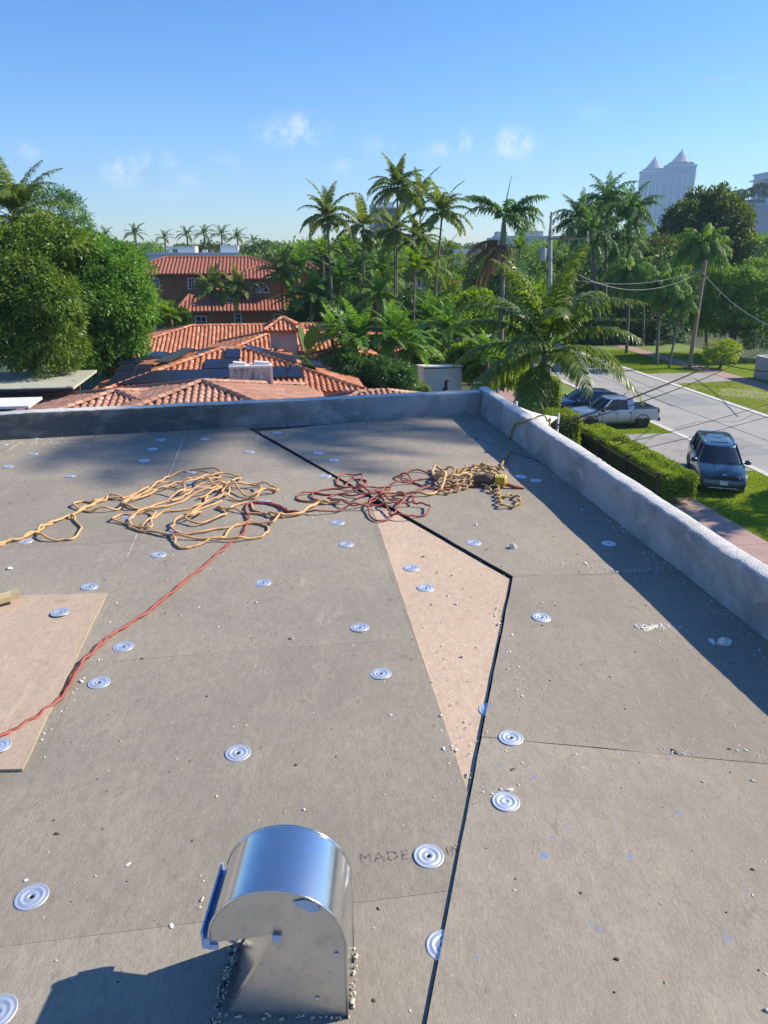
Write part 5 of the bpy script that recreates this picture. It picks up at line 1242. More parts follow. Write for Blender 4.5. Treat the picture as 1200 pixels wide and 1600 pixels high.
# ---- bird of paradise with paddle leaves
bp_root = empty('banana_plant', gz((-4.137,41.000,2.787)), 0, 'tall banana-like plant with two big paddle leaves in front of the tiled roofs', 'plant')
pz = (-4.300,41.000,4.198)[2]; top = Vector(((-4.300,41.000,4.198)[0] - bp_root.location.x, 0, pz))
b = MB(); b.tube([(0, 0, 0), top * .5 + Vector((.05, 0, 0)), top], [.10, .08, .05], 7); b.build('stem', MT['bark_green'], bp_root, True)
MT['paddle'] = leaf_mat('paddle_leaf', (.05, .11, .02), (.12, .20, .05), .3, .35)
MT['paddle_pale'] = leaf_mat('pale_paddle_leaf', (.16, .24, .10), (.30, .36, .20), .3, .35)
for (tx, tz, w, face, m_) in ((-.18, 1.55, .38, -.5, 'paddle_pale'), (.55, 1.75, .85, .25, 'paddle'), (-.45, -.55, .5, .8, 'paddle_pale'), (.5, -.6, .5, -.7, 'paddle'), (.15, .2, .5, 1.0, 'paddle'), (-.9, .3, .5, .5, 'paddle')):
    b = MB(); n = 9; L_ = 1.55; d = Vector((tx, -.2, tz)).normalized(); sd = Vector((math.cos(face), math.sin(face), 0)); st = top + d * .55
    if tz > 1: b.tube([top, st], [.035, .02], 5)
    else: st = top
    rows = []
    for i in range(n + 1):
        k = i / n; p = st + d * L_ * k + Vector((0, 0, -.25 * k * k if tz > 0 else -.5 * k * k)); ww = w * .5 * (math.sin(math.pi * min(1, k * .93 + .06)) ** .6)
        rows.append((p - sd * ww + Vector((0, 0, .06 * ww)), p - Vector((0, 0, .02)), p + sd * ww + Vector((0, 0, .06 * ww))))
    vs = [q for r_ in rows for q in r_]; fs = []
    for i in range(n): fs += [(3 * i, 3 * i + 1, 3 * i + 4, 3 * i + 3), (3 * i + 1, 3 * i + 2, 3 * i + 5, 3 * i + 4)]
    b.add(vs, fs); b.build('leaf', MT[m_], bp_root, True)

# ---- clipped hedges
def hedge(label, u0, u1, v0, v1, z0, z1, n, leaf=.055, mat='lhedge', name='clipped_hedge', top_t=.5, round_=.05):
    c = sp((u0 + u1) / 2, (v0 + v1) / 2); root = empty(name, c, ST, label, 'hedge')
    hu, hv = (u1 - u0) / 2, (v1 - v0) / 2
    b = MB(); b.box((0, 0, (z0 + z1) / 2 + .0), (2 * hu - .16, 2 * hv - .16, z1 - z0 - .14)); b.build('twig_core', MT['twig'], root)
    ar = np.array([4 * hu * hv, 2 * hv * (z1 - z0), 2 * hv * (z1 - z0), 2 * hu * (z1 - z0), 2 * hu * (z1 - z0)]); k = rng.choice(5, n, p=ar / ar.sum())
    a = rng.uniform(-1, 1, n); c_ = rng.uniform(0, 1, n); P = np.zeros((n, 3)); N = np.zeros((n, 3))
    for f in range(5):
        m = k == f
        if f == 0: P[m] = np.stack([a[m] * hu, (c_[m] * 2 - 1) * hv, np.full(m.sum(), z1)], 1); N[m] = (0, 0, 1)
        elif f < 3:
            s_ = 1 if f == 1 else -1; P[m] = np.stack([np.full(m.sum(), s_ * hu), a[m] * hv, z0 + c_[m] * (z1 - z0)], 1); N[m] = (s_, 0, 0)
        else:
            s_ = 1 if f == 3 else -1; P[m] = np.stack([a[m] * hu, np.full(m.sum(), s_ * hv), z0 + c_[m] * (z1 - z0)], 1); N[m] = (0, s_, 0)
    lump = .035 * np.sin(P[:, 0] * 6 + P[:, 2] * 4) + .03 * np.sin(P[:, 1] * 4.3 + P[:, 2] * 5) + rng.normal(0, .028, n)
    P = P + N * lump[:, None]
    # round the arrises a little
    e = np.clip((np.abs(P[:, 0]) / hu - .9) * 10, 0, 1) * np.clip((P[:, 2] - z1 + .18) / .18, 0, 1); P[:, 2] -= e * round_
    D = unit(N * .8 + rng.normal(0, .7, (n, 3))); L = leaf * rng.uniform(.7, 1.4, n)
    Nn = unit(N + rng.normal(0, .5, (n, 3)))
    patch = .10 * np.sin(P[:, 0] * 2.1 + P[:, 1] * 1.3)
    leaves('foliage', P, D, L, L * .6, Nn, np.clip(rng.normal(top_t, .2, n) + patch, 0, 1), MT[mat], .1, root)
    return root
MT['twig'] = M('hedge_twigs', (.045, .04, .022), (.025, .03, .012), .95, scale=14, bump=.8)
hedge('long clipped box hedge along the sidewalk, its near end beside the minivan', 15.35, 16.8, 26.35, 31.9, .25, 1.3, 36000, .062)
hedge('short separate block of clipped hedge in front of the silver pickup', 15.2, 16.65, 32.05, 34.9, .25, 1.42, 19000, .062)
hedge('tall square-clipped topiary hedge behind the coconut palm trunk', 13.0, 14.15, 34.9, 38.5, .1, 3.75, 15000, .085, top_t=.38)
hedge('lower clipped step of topiary in front of the tall square one', 12.9, 14.5, 32.9, 34.7, .1, 2.35, 9000, .08, top_t=.5)
hedge('long dark clipped hedge between the white shed and our parapet', -1.5, 9.0, 42.0, 43.3, .1, 2.3, 15000, .09, 'lmid', top_t=.45)
hedge('tall dark hedge in the shade behind the queen palms', 31.5, 41.0, 76.0, 78.0, .1, 2.6, 9000, .14, 'ldark', top_t=.35)

# ---- the belt of trees out to the horizon
far_kinds = []
for i, (mt, tl_m) in enumerate((('lfar', .45), ('lfar', .3), ('lmid', .4), ('lolive', .35))):
    rr_ = np.random.default_rng(40 + i)
    lb_ = [(0, 0, 5.2, 3.4, 3.4, 2.6), (1.9, .5, 5.8, 2.2, 2.2, 1.8), (-1.8, -.6, 5.4, 2.5, 2.5, 1.9), (.4, -1.6, 6.6, 1.9, 1.9, 1.5), (-.5, 1.4, 4.4, 3.0, 3.0, 2.2)]
    me = crown('crown', lb_, 420, 8, .6, MT[mt], None, size=.8, aspect=.5, tmean=tl_m, r=rr_); m_ = me.data; bpy.data.objects.remove(me)
    b = MB(); b.tube([(0, 0, 0), (0, 0, 3), (.2, 0, 5)], [.28, .22, .1], 6); tm = b.mesh('trunk'); tm.materials.append(MT['bark_brown']); far_kinds.append((m_, tm))
FT = 'trees of the hazy belt out to the horizon'
def far_tree(x, y, s, k, sz):
    root = empty('distant_tree', (x, y, 0), random.uniform(0, 6.28), 'green tree of the hazy belt between the gardens and the skyline', 'tree', FT)
    root.scale = (s, s, sz)
    for nm_, me in zip(('crown', 'trunk'), far_kinds[k]): link(bpy.data.objects.new(nm_, me), root)
rt = random.Random(11); cnt = 0
while cnt < 230:
    y = 100 + 420 * rt.random() ** 1.7; t = rt.uniform(-.66, .66); x = t * y
    u_, v_ = x * CU + y * SU, -x * SU + y * CU
    if 19 < u_ < 33: continue
    if .075 < t < .15 and y < 190: continue                      # the gap with the car park
    if -.36 < t < -.12 and y < 128: continue                     # the terracotta house
    if -.33 < t < -.19 and 128 < y < 172: continue
    if .38 < t < .56 and y < 125: continue
    if t > .46 and y < 320: continue
    s = rt.uniform(.8, 1.45) * (1.0 if y < 250 else 1.2); sz = min(s * rt.uniform(.8, 1.05), 1.32 if t < .2 else 1.5)
    far_tree(x, y, s, rt.randrange(4), sz); cnt += 1
# roof-garden trees on the parking block
for i, (p, s) in enumerate((((147.993,334.000,28.880), .75), ((152.376,334.000,29.865), .7), ((157.506,336.000,30.479), .95))):
    root = empty('roof_tree', (p[0], p[1], 26.4 if i == 0 else 27.4), i, 'small tree on the roof garden of the parking block, %s of three' % ('leftmost', 'middle', 'rightmost')[i], 'tree'); root.scale = (s, s, s * .95)
    for nm_, me in zip(('crown', 'trunk'), far_kinds[1]): link(bpy.data.objects.new(nm_, me), root)

# ================================================================== VEHICLES
def paint(name, c, metal=.45, rough=.32):
    m = M(name, c, None, rough, metal, coat=1.0); return m
MT['glass'] = M('car_glass', (.012, .016, .02), None, .05, spec=.9)
MT['chrome'] = M('chrome', (.75, .75, .76), None, .15, 1.0)
MT['rim'] = M('dark_alloy', (.12, .12, .125), None, .35, .8)
MT['trim'] = M('grey_trim', (.05, .05, .053), None, .6)
MT['lamp'] = M('headlamp_lens', (.55, .57, .58), None, .12, .3, spec=.8)
MT['tail'] = M('tail_lamp_lens', (.42, .02, .015), None, .2, spec=.7)
MT['plate'] = M('licence_plate', (.70, .72, .70), (.45, .50, .48), .5, scale=60, coord='obj')
def wheel(par, x, y, r=.35, w=.23):
    s = 1 if y > 0 else -1; q = Matrix.Rotation(R(90), 3, 'X')
    root = None
    b = MB(); prof = [(r * .62, -w / 2), (r * .9, -w / 2), (r * .985, -w / 2 + .03), (r, -w / 2 + .07), (r, w / 2 - .07), (r * .985, w / 2 - .03), (r * .9, w / 2), (r * .62, w / 2)]
    b.lathe(prof, 24, axis=q, cap=False); t = b.build('tyre', MT['rubber'], par, True, 40); t.location = (x, y, r)
    b = MB(); b.lathe([(r * .66, -w * .3), (r * .66, w * .3)], 24, axis=q)
    for i in range(6):
        a = 2 * math.pi * i / 6
        b.bar((0, s * w * .38, 0), (r * .6 * math.cos(a), s * w * .40, r * .6 * math.sin(a)), .05, .03, up=(0, 1, 0))
    b.lathe([(r * .62, w * .3 * s), (r * .68, w * .45 * s)], 24, axis=Matrix.Rotation(R(-90), 3, 'X') if False else Matrix(((1, 0, 0), (0, 0, 1), (0, 1, 0))), cap=False)
    b.build('rim', MT['rim'], t, True, 30)
def ring(y, z, x, w, zb, zs, zm, zt, tuck, crown):
    pass
def sec(x, w, zb, zt, belly=.0, shoulder=.06, crown=.02, tuck=.05):
    """half cross-section from the sill up to the bonnet/belt centre, mirrored to a ring"""
    h = [(0, zb), (w * .82, zb), (w - tuck, zb + .03), (w - .012, zb + .16), (w, zb + (zt - zb) * .5), (w - .01, zt - shoulder * 1.6), (w - .035, zt - shoulder * .5), (w - .10, zt), (w * .5, zt + crown * .8), (0, zt + crown)]
    L_ = [Vector((x, y, z)) for (y, z) in h]; R2 = [Vector((x, -y, z)) for (y, z) in h[-2:0:-1]]
    return L_ + R2
def car(name, label, cat, loc, rz, p):
    """x forward, y left; p holds the stations and details"""
    root = empty(name, loc, rz, label, cat)
    body = MT[p['paint']]
    b = MB(); b.loft([sec(*s[:4], **(s[4] if len(s) > 4 else {})) for s in p['body']])
    o = b.build('body', body, root, True, 32, fixn=True)
    # greenhouse: glass volume, roof skin, pillars
    zb = p['belt']; zr = p['roof']
    def outl(q, z): return [Vector((x, y, z if not callable(z) else z(x))) for (x, y) in q]
    bo, ro = p['belt_out'], p['roof_out']
    full = lambda q: q + [(x, -y) for (x, y) in reversed(q)]
    B_, T_ = outl(full(bo), lambda x: zb(x) - .06), outl(full(ro), zr)
    b = MB(); b.loft([B_, T_]); b.build('windows', MT['glass'], root, True, 25, fixn=True)
    rs = [Vector((v.x, v.y, v.z)) for v in T_]; c = sum(rs, Vector()) / len(rs)
    lo = [c + (v - c) * 1.035 + Vector((0, 0, -.03)) for v in rs]; mid = [c + (v - c) * 1.0 + Vector((0, 0, .02)) for v in rs]; hi = [c + (v - c) * .86 + Vector((0, 0, .055)) for v in rs]; hi2 = [c + (v - c) * .4 + Vector((0, 0, .07)) for v in rs]
    b = MB(); b.loft([lo, mid, hi, hi2]); b.build('roof', MT[p.get('roof_paint', p['paint'])], root, True, 30, fixn=True)
    n = len(bo)
    for (i, wd, mt) in p['pillars']:
        for s in (0, 1):
            a, t = B_[i if not s else 2 * n - 1 - i], T_[i if not s else 2 * n - 1 - i]
            m_ = Vector((0, (.012 if not s else -.012), .0)); b = MB(); b.bar(a + m_, t + m_, wd, .05, up=(0, 1, 0)); b.build('pillar', MT[mt], root)
    for (x, y) in p['wheels']:
        for s in (1, -1):
            b = MB(); r = p['wr']; pts = []
            for k in range(15):
                a = math.pi * (-.06 + 1.12 * k / 14); pts.append((x + (r + .075) * math.cos(a), s * (y + .105), r + (r + .075) * math.sin(a)))
            b.tube(pts, .035, 6); b.build('wheel_arch', MT[p.get('arch', 'trim')], root, True)
            b = MB(); b.lathe([(r + .07, 0), (r + .07, .02)], 24, c=(x, s * (y + .098) - .01, r), axis=Matrix(((1, 0, 0), (0, 0, 1), (0, 1, 0)))); b.build('wheel_well', MT['dark'], root)
            wheel(root, x, s * y, r, .235)
    return root
def dbox(root, name, c, size, mat, rot=None):
    b = MB(); b.box(c, size, rot); return b.build(name, MT[mat], root)
MT['van_paint'] = paint('slate_blue_paint', (.022, .055, .092)); MT['silver_paint'] = paint('silver_paint', (.33, .38, .425), .55, .34); MT['navy_paint'] = paint('navy_paint', (.012, .03, .085))
# ---- minivan, nose towards the house
h24 = ST + R(90 - 24) + math.pi       # facing back along the street, turned a little
c = sp(19.62, 29.55)
van = car('minivan', 'slate blue minivan parked on the grass, nose towards the hedge', 'minivan', (c.x, c.y, .02), h24, dict(
    paint='van_paint', wr=.36, belt=lambda x: 1.10 - .02 * x, roof=lambda x: 1.70 - .018 * (x + .6) ** 2,
    body=[(-2.56, .86, .42, .98), (-2.52, .93, .34, 1.06), (-2.3, .97, .28, 1.14), (-1.6, .985, .24, 1.16), (-.4, .99, .22, 1.12), (.8, .99, .22, 1.09), (1.2, .985, .22, 1.08, dict(crown=.05)), (1.55, .98, .23, 1.04, dict(crown=.07)), (2.05, .965, .25, .97, dict(crown=.075)), (2.36, .93, .26, .88, dict(crown=.06)), (2.52, .87, .27, .76, dict(crown=.03)), (2.57, .80, .30, .62)],
    belt_out=[(1.62, .30), (1.52, .62), (1.22, .88), (.25, .915), (-.85, .915), (-1.75, .90), (-2.40, .84), (-2.50, .5)],
    roof_out=[(.62, .25), (.58, .48), (.40, .655), (.0, .69), (-.85, .69), (-1.65, .675), (-2.22, .62), (-2.30, .4)],
    pillars=[(2, .10, 'van_paint'), (3, .07, 'black'), (4, .07, 'black'), (5, .09, 'van_paint'), (6, .12, 'van_paint')],
    wheels=[(1.58, .87), (-1.50, .87)], arch='van_paint'))
for s in (1, -1):
    b = MB(); b.tube([(.30, s * .62, 1.765), (.0, s * .655, 1.79), (-1.2, s * .655, 1.785), (-2.0, s * .60, 1.735)], .026, 6); b.build('roof_rail', MT['chrome'], van, True)
    m = MB(); m.lathe([(.02, -.13), (.09, -.11), (.11, 0), (.09, .11), (.02, .13)], 10, axis=Matrix(((0, 0, .6), (1, 0, 0), (0, 1, 0))) if False else Matrix.Rotation(R(90), 3, 'X')); mo_ = m.build('mirror', MT['van_paint'], van, True); mo_.location = (1.12, s * 1.10, 1.15)
    b = MB(); b.bar((1.12, s * .93, 1.10), (1.12, s * 1.06, 1.13), .06, .05); b.build('mirror_arm', MT['black'], mo_); van_arm = mo_.children[-1]; van_arm.location = (-1.12, -s * 1.10, -1.15)
    b = MB(); b.add([(2.40, s * .56, .80), (2.28, s * .90, .84), (2.10, s * .975, .89), (2.12, s * .975, .80), (2.32, s * .92, .73), (2.44, s * .60, .71)], [(0, 1, 2, 3, 4, 5) if s > 0 else (5, 4, 3, 2, 1, 0)]); q = b.build('headlight', MT['lamp'], van); md = q.modifiers.new('thick', 'SOLIDIFY'); md.thickness = .05; md.offset = 1
    b = MB(); b.tube([(2.47, s * .62, .83), (2.52, s * .45, .68), (2.56, 0, .655)], .018, 5); b.build('grille_trim', MT['chrome'], van, True)
    b = MB(); b.tube([(2.40, s * .93, .40), (2.52, s * .72, .31), (2.585, s * .45, .36), (2.60, 0, .355)], .02, 5); b.build('bumper_trim', MT['chrome'], van, True)
    for x in (.25, -.85): dbox(van, 'door_seam', (x, s * .988, .68), (.012, .014, .78), 'black')
    for x in (.05, -.98): dbox(van, 'door_handle', (x, s * 1.0, .93), (.20, .03, .03), 'chrome')
    b = MB(); b.tube([(1.95, s * .30, 1.062), (1.6, s * .36, 1.105), (1.40, s * .40, 1.11)], .012, 5); b.build('bonnet_crease', MT['van_paint'], van, True)
g = MB()
for i in range(5): g.box((2.535 + .006 * math.sin(i), 0, .70 + i * .026), (.04, 1.12 - i * .02, .016))
g.build('grille_bars', MT['trim'], van)
dbox(van, 'grille', (2.49, 0, .755), (.09, 1.14, .17), 'black')
dbox(van, 'lower_intake', (2.545, 0, .43), (.06, 1.1, .10), 'black')
dbox(van, 'licence_plate', (2.585, 0, .565), (.02, .31, .155), 'plate')
dbox(van, 'badge', (2.44, 0, .905), (.02, .17, .035), 'chrome', Matrix.Rotation(R(-20), 3, 'Y'))
dbox(van, 'spoiler', (-2.34, 0, 1.66), (.22, 1.2, .05), 'van_paint')
dbox(van, 'sunroof', (-.15, 0, 1.757), (.55, .75, .012), 'glass'); dbox(van, 'sunroof', (-1.1, 0, 1.752), (.75, .75, .012), 'glass')
b = MB()
for s in (-1, 1): b.bar((1.50, s * .1, 1.135), (1.38, s * .52, 1.17), .02)
b.build('wiper', MT['black'], van)
# ---- silver pickup, seen from its left side, nose towards the house
c = sp(19.55, 40.25)
tk = car('pickup_truck', 'silver four-door pickup truck parked across the verge behind the hedge', 'pickup truck', (c.x, c.y, .02), ST + math.pi, dict(
    paint='silver_paint', wr=.37, belt=lambda x: 1.10 - .02 * x, roof=lambda x: 1.70 - .02 * (x - .1) ** 2,
    body=[(-.98, .90, .42, 1.14), (-.6, .915, .36, 1.13), (.2, .92, .34, 1.11), (.95, .92, .34, 1.09), (1.2, .915, .35, 1.08, dict(crown=.03)), (1.7, .91, .36, 1.05, dict(crown=.05)), (2.2, .89, .38, 1.0, dict(crown=.05)), (2.42, .85, .40, .94, dict(crown=.03)), (2.52, .78, .42, .84), (2.545, .72, .46, .74)],
    belt_out=[(1.35, .30), (1.28, .62), (1.05, .82), (.10, .845), (-.68, .845), (-.90, .82), (-.97, .5)],
    roof_out=[(.58, .28), (.54, .46), (.36, .62), (.02, .645), (-.60, .645), (-.80, .62), (-.86, .4)],
    pillars=[(2, .10, 'silver_paint'), (3, .08, 'black'), (4, .14, 'silver_paint'), (5, .22, 'silver_paint')],
    wheels=[(1.62, .80), (-1.50, .80)], arch='trim'))
# bed: sides, floor, tailgate, rails
for s in (1, -1):
    b = MB(); b.loft([[Vector((x, s * (.70 + k * 0), .50)), Vector((x, s * (w - .03), .46)), Vector((x, s * w, .62)), Vector((x, s * (w + .005), .90)), Vector((x, s * (w - .03), 1.13)), Vector((x, s * (w - .10), 1.145)), Vector((x, s * (w - .11), .66))] for (x, w, k) in ((-.985, .912, 0), (-1.5, .92, 0), (-2.2, .915, 0), (-2.50, .88, 0))])
    b.build('bed_side', MT['silver_paint'], tk, True, 35, fixn=True)
    b = MB(); b.bar((-.99, s * .84, 1.165), (-2.48, s * .81, 1.16), .12, .035); b.build('bed_rail', MT['trim'], tk)
    dbox(tk, 'tail_light', (-2.475, s * .84, .98), (.10, .10, .26), 'tail')
    b = MB(); b.add([(2.50, s * .46, .90), (2.44, s * .80, .92), (2.22, s * .90, .95), (2.24, s * .90, .80), (2.46, s * .80, .74), (2.53, s * .48, .76)], [(0, 1, 2, 3, 4, 5) if s > 0 else (5, 4, 3, 2, 1, 0)]); q = b.build('headlight', MT['lamp'], tk); md = q.modifiers.new('thick', 'SOLIDIFY'); md.thickness = .05; md.offset = 1
    m = MB(); m.lathe([(.02, -.12), (.085, -.10), (.10, 0), (.085, .10), (.02, .12)], 10, axis=Matrix.Rotation(R(90), 3, 'X')); mo_ = m.build('mirror', MT['black'], tk, True); mo_.location = (1.0, s * 1.02, 1.16)
    for x in (.98, .05, -.80): dbox(tk, 'door_seam', (x, s * .915, .74), (.014, .016, .66), 'black')
    for x in (.18, -.68): dbox(tk, 'door_handle', (x, s * .93, .96), (.18, .03, .035), 'black')
    dbox(tk, 'fender_vent', (1.16, s * .915, .92), (.07, .02, .20), 'navy_paint')
    dbox(tk, 'rocker', (.08, s * .89, .36), (2.1, .07, .09), 'trim')
dbox(tk, 'bed_floor', (-1.74, 0, .62), (1.5, 1.62, .06), 'trim')
dbox(tk, 'tailgate', (-2.49, 0, .84), (.07, 1.5, .60), 'silver_paint')
dbox(tk, 'rear_bumper', (-2.56, 0, .50), (.16, 1.72, .20), 'trim')
dbox(tk, 'grille', (2.52, 0, .83), (.08, 1.0, .20), 'black'); dbox(tk, 'grille_bar', (2.57, 0, .83), (.02, .98, .04), 'chrome')
dbox(tk, 'front_bumper', (2.53, 0, .52), (.10, 1.5, .20), 'trim')
b = MB(); b.tube([(-.75, -.2, 1.72), (-.86, -.2, 1.92)], .02, 5); b.build('roof_antenna', MT['black'], tk)
# ---- dark blue car half hidden by the coconut fronds
c = sp(19.3, 43.6)
sv = car('parked_car', 'dark blue car with a rear spoiler beyond the silver pickup, half hidden by fronds', 'car', (c.x, c.y, .02), ST + math.pi, dict(
    paint='navy_paint', wr=.34, belt=lambda x: 1.0 - .015 * x, roof=lambda x: 1.50 - .04 * (x + .3) ** 2,
    body=[(-2.28, .80, .42, .90), (-2.2, .87, .32, 1.0), (-1.6, .91, .25, 1.04), (-.4, .92, .22, 1.02), (.8, .92, .22, 1.0, dict(crown=.03)), (1.5, .91, .24, .95, dict(crown=.06)), (2.0, .88, .26, .86, dict(crown=.05)), (2.28, .80, .28, .74)],
    belt_out=[(1.35, .28), (1.25, .6), (1.0, .82), (.1, .85), (-.9, .85), (-1.7, .80), (-1.95, .5)],
    roof_out=[(.45, .25), (.40, .45), (.25, .60), (-.1, .62), (-.9, .61), (-1.35, .57), (-1.5, .35)],
    pillars=[(2, .09, 'navy_paint'), (3, .07, 'black'), (4, .09, 'navy_paint'), (5, .16, 'navy_paint')],
    wheels=[(1.38, .80), (-1.36, .80)], arch='navy_paint'))
dbox(sv, 'spoiler', (-2.15, 0, 1.16), (.28, 1.55, .04), 'navy_paint')
for s in (1, -1):
    dbox(sv, 'spoiler_stay', (-2.13, s * .55, 1.08), (.1, .04, .14), 'black'); dbox(sv, 'tail_light', (-2.25, s * .66, .90), (.06, .34, .12), 'tail'); dbox(sv, 'headlight', (2.2, s * .62, .74), (.16, .32, .12), 'lamp')
    m = MB(); m.lathe([(.02, -.1), (.075, -.09), (.09, 0), (.075, .09), (.02, .1)], 10, axis=Matrix.Rotation(R(90), 3, 'X')); mo_ = m.build('mirror', MT['navy_paint'], sv, True); mo_.location = (.9, s * 1.0, 1.04)
dbox(sv, 'grille', (2.27, 0, .56), (.05, .9, .2), 'black')
# ---- small far cars at the end of the gap
for (p, rz, pm, lab) in (((27.717,228.491,0.000), .3, 'white', 'tiny white car parked in front of the white commercial building'), ((23.582,232.711,0.000), .1, 'black', 'tiny dark car parked in front of the white commercial building'), ((9.975,156.856,0.000), .2, 'navy_paint', 'tiny dark blue car glimpsed between the palm trunks')):
    e = empty('distant_car', p, rz, lab, 'car')
    b = MB(); b.loft([sec(x, .88, .3, z) for (x, z) in ((-2.2, .8), (-2.0, .95), (-.2, 1.0), (1.2, .95), (2.1, .75))]); b.build('body', MT[pm], e, True, 40, fixn=True)
    b = MB(); b.loft([[Vector((x, y, .95)) for (x, y) in ((1.1, .8), (-1.7, .8), (-1.7, -.8), (1.1, -.8))], [Vector((x, y, 1.48)) for (x, y) in ((.4, .62), (-1.3, .62), (-1.3, -.62), (.4, -.62))]]); b.build('cabin', MT['glass'], e)
    for x in (1.35, -1.3):
        for s in (1, -1): b = MB(); b.lathe([(.33, -.1), (.33, .1)], 12, c=(x, s * .8, .33), axis=Matrix.Rotation(R(90), 3, 'X')); b.build('wheel', MT['rubber'], e)

# ================================================================== STREET FURNITURE, FENCE, SMALL STRUCTURES
# ---- wooden pole
p = gz((26.566,64.500,0.046)); wp = empty('utility_pole', p, 0, 'bare weathered wooden pole on the far verge, its top cut off plain', 'pole')
b = MB(); b.tube([(0, 0, 0), (.05, 0, 4), (.10, 0, 8.9)], [.19, .17, .145], 12); b.build('shaft', MT['pole_wood'], wp, True, 40)
b = MB(); b.lathe([(.15, 0), (.16, .05), (.16, .12), (.15, .14)], 12, c=(.09, 0, 7.6)); b.build('cable_band', MT['iron'], wp)
# ---- concrete pole with crossarm
p = gz((12.937,58.000,4.699)); gp = empty('utility_pole', p, 0, 'pale concrete pole with a wooden crossarm and insulators, above the coconut palm', 'pole')
gt = (12.339,58.000,12.374)[2]; ga_ = (12.483,58.000,10.534)[2]; gx = (12.246,58.000,12.374)[0] - p[0]
b = MB(); b.tube([(0, 0, 0), (gx * .5, 0, gt * .5), (gx, 0, ga_ + .6)], [.19, .165, .14], 12); b.build('shaft', MT['pole_grey'], gp, True, 40)
b = MB(); b.tube([(gx, 0, ga_ + .6), (gx, 0, gt)], [.10, .085], 10); b.build('top_section', MT['pole_grey'], gp, True, 40)
ax = (15.040,58.000,10.489)[0] - p[0]
b = MB(); b.box(((gx + ax) / 2, -.25, ga_), (ax - gx + .3, .12, .14)); arm = b.build('crossarm', MT['pole_wood'], gp)
b = MB(); b.bar((gx, -.22, ga_ - 1.7), (gx + (ax - gx) * .52, -.22, ga_ - .07), .07, .05); b.build('brace', MT['pole_grey'], gp)
for (k, dz) in ((.36, .0), (.66, .12), (.97, .0)):
    x = gx + (ax - gx) * k; b = MB(); b.lathe([(.03, .07), (.03, .2), (.075, .22), (.06, .28), (.075, .31), (.06, .37), (.075, .40), (.05, .48), (.02, .52)], 10, c=(x, -.25, ga_ + dz)); b.build('insulator', MT['pole_grey'], gp, True)
b = MB(); b.lathe([(.03, -.45), (.06, -.40), (.06, -.2), (.03, -.07)], 8, c=(gx + (ax - gx) * .76, -.25, ga_)); b.build('hanging_insulator', MT['pole_grey'], gp, True)
b = MB(); b.lathe([(.28, 0), (.30, .05), (.30, .85), (.22, .95)], 14, c=(gx - .42, 0, ga_ - 1.55)); b.build('transformer', MT['pole_grey'], gp, True, 40)
# ---- wires
def wire(label, pts, r, mat='wire', sag=0.0, n=24, name='cable'):
    a, c = Vector(pts[0]), Vector(pts[-1]); L_ = []
    for i in range(n + 1):
        k = i / n; q = a.lerp(c, k); q.z -= sag * 4 * k * (1 - k); L_.append(q)
    b = MB(); b.tube(L_, r, 6); return tag(b.build(name, MT[mat], None, True), label, 'cable')
pa, pb = Vector((26.507,64.500,8.043)), Vector((25.658,64.500,7.637))
wire('pale sagging cable from the wooden pole to the concrete pole, lower one', ((14.648,59.000,8.071), tuple(pa)), .02, 'wire_pale', 1.35)
wire('pale sagging cable from the wooden pole to the concrete pole, upper one', ((15.192,60.000,7.517), tuple(pa + Vector((-.1, 0, .1)))), .018, 'wire_pale', .62)
wire('thin cable sloping down from the wooden pole to the right edge', (tuple(pa), (25.859,50.000,4.936)), .022, 'wire_pale', .5)
wire('thick black service cable running from the silver pickup up to the right edge', ((3.177,15.000,6.347), (23.455,44.000,5.798)), .022, 'wire', .35)
wire('second black service cable twisted beside the thick one', ((3.179,15.000,6.319), (23.302,43.500,5.234)), .014, 'wire', .45)
wire('dark cable in front of the low grey wall at the right edge', ((26.612,60.000,1.203), (25.488,46.000,2.545)), .03, 'wire', .15)
wire('thin black wire crossing above the street, upper one', ((6.446,20.000,4.762), (19.589,34.000,3.663)), .010, 'wire', .1)
wire('thin black wire crossing above the street, lower one', ((6.912,20.000,4.596), (19.706,34.000,3.063)), .010, 'wire', .1)
for dy, lab in ((0, 'thin power line through the royal palms, front one'), (.5, 'thin power line through the royal palms, rear one')):
    wire(lab, ((14.354,58.000,11.284), (39.804,74.000,10.737)), .018, 'wire', .9 + dy)
# ---- iron fence between front yard and hedge
fr = empty('iron_fence', sp(15.05, 20), ST, 'rusty dark iron fence with thin bars along the house side of the clipped hedge', 'fence')
b = MB()
for z in (.15, 1.22): b.box((0, 13.2, z), (.04, 13.9, .05))
b.build('rail', MT['iron'], fr)
pk = bpy.data.meshes.new('bar'); bb = MB(); bb.box((0, 0, .62), (.02, .02, 1.24)); pk = bb.mesh('bar'); pk.materials.append(MT['iron'])
for i in range(105):
    o = bpy.data.objects.new('bar', pk); link(o, fr); o.location = (random.uniform(-.003, .003), 6.35 + i * .132, .02)
pm_ = MB(); pm_.box((0, 0, .72), (.11, .11, 1.44)); pm_.box((0, 0, 1.46), (.15, .15, .05)); pme = pm_.mesh('post'); pme.materials.append(MT['iron'])
for i in range(6): o = bpy.data.objects.new('post', pme); link(o, fr); o.location = (0, 6.3 + i * 2.77, 0)
gpst = empty('pipe_post', gz((7.653,30.000,2.474)), 0, 'thin grey pipe post standing by the fence in front of the silver pickup', 'post')
b = MB(); b.tube([(0, 0, 0), (0, 0, 2.45)], .035, 8); b.build('pipe', MT['pole_grey'], gpst, True); b = MB(); b.lathe([(.045, 2.42), (.045, 2.47), (.01, 2.49)], 8); b.build('pipe_cap', MT['pole_grey'], gpst)
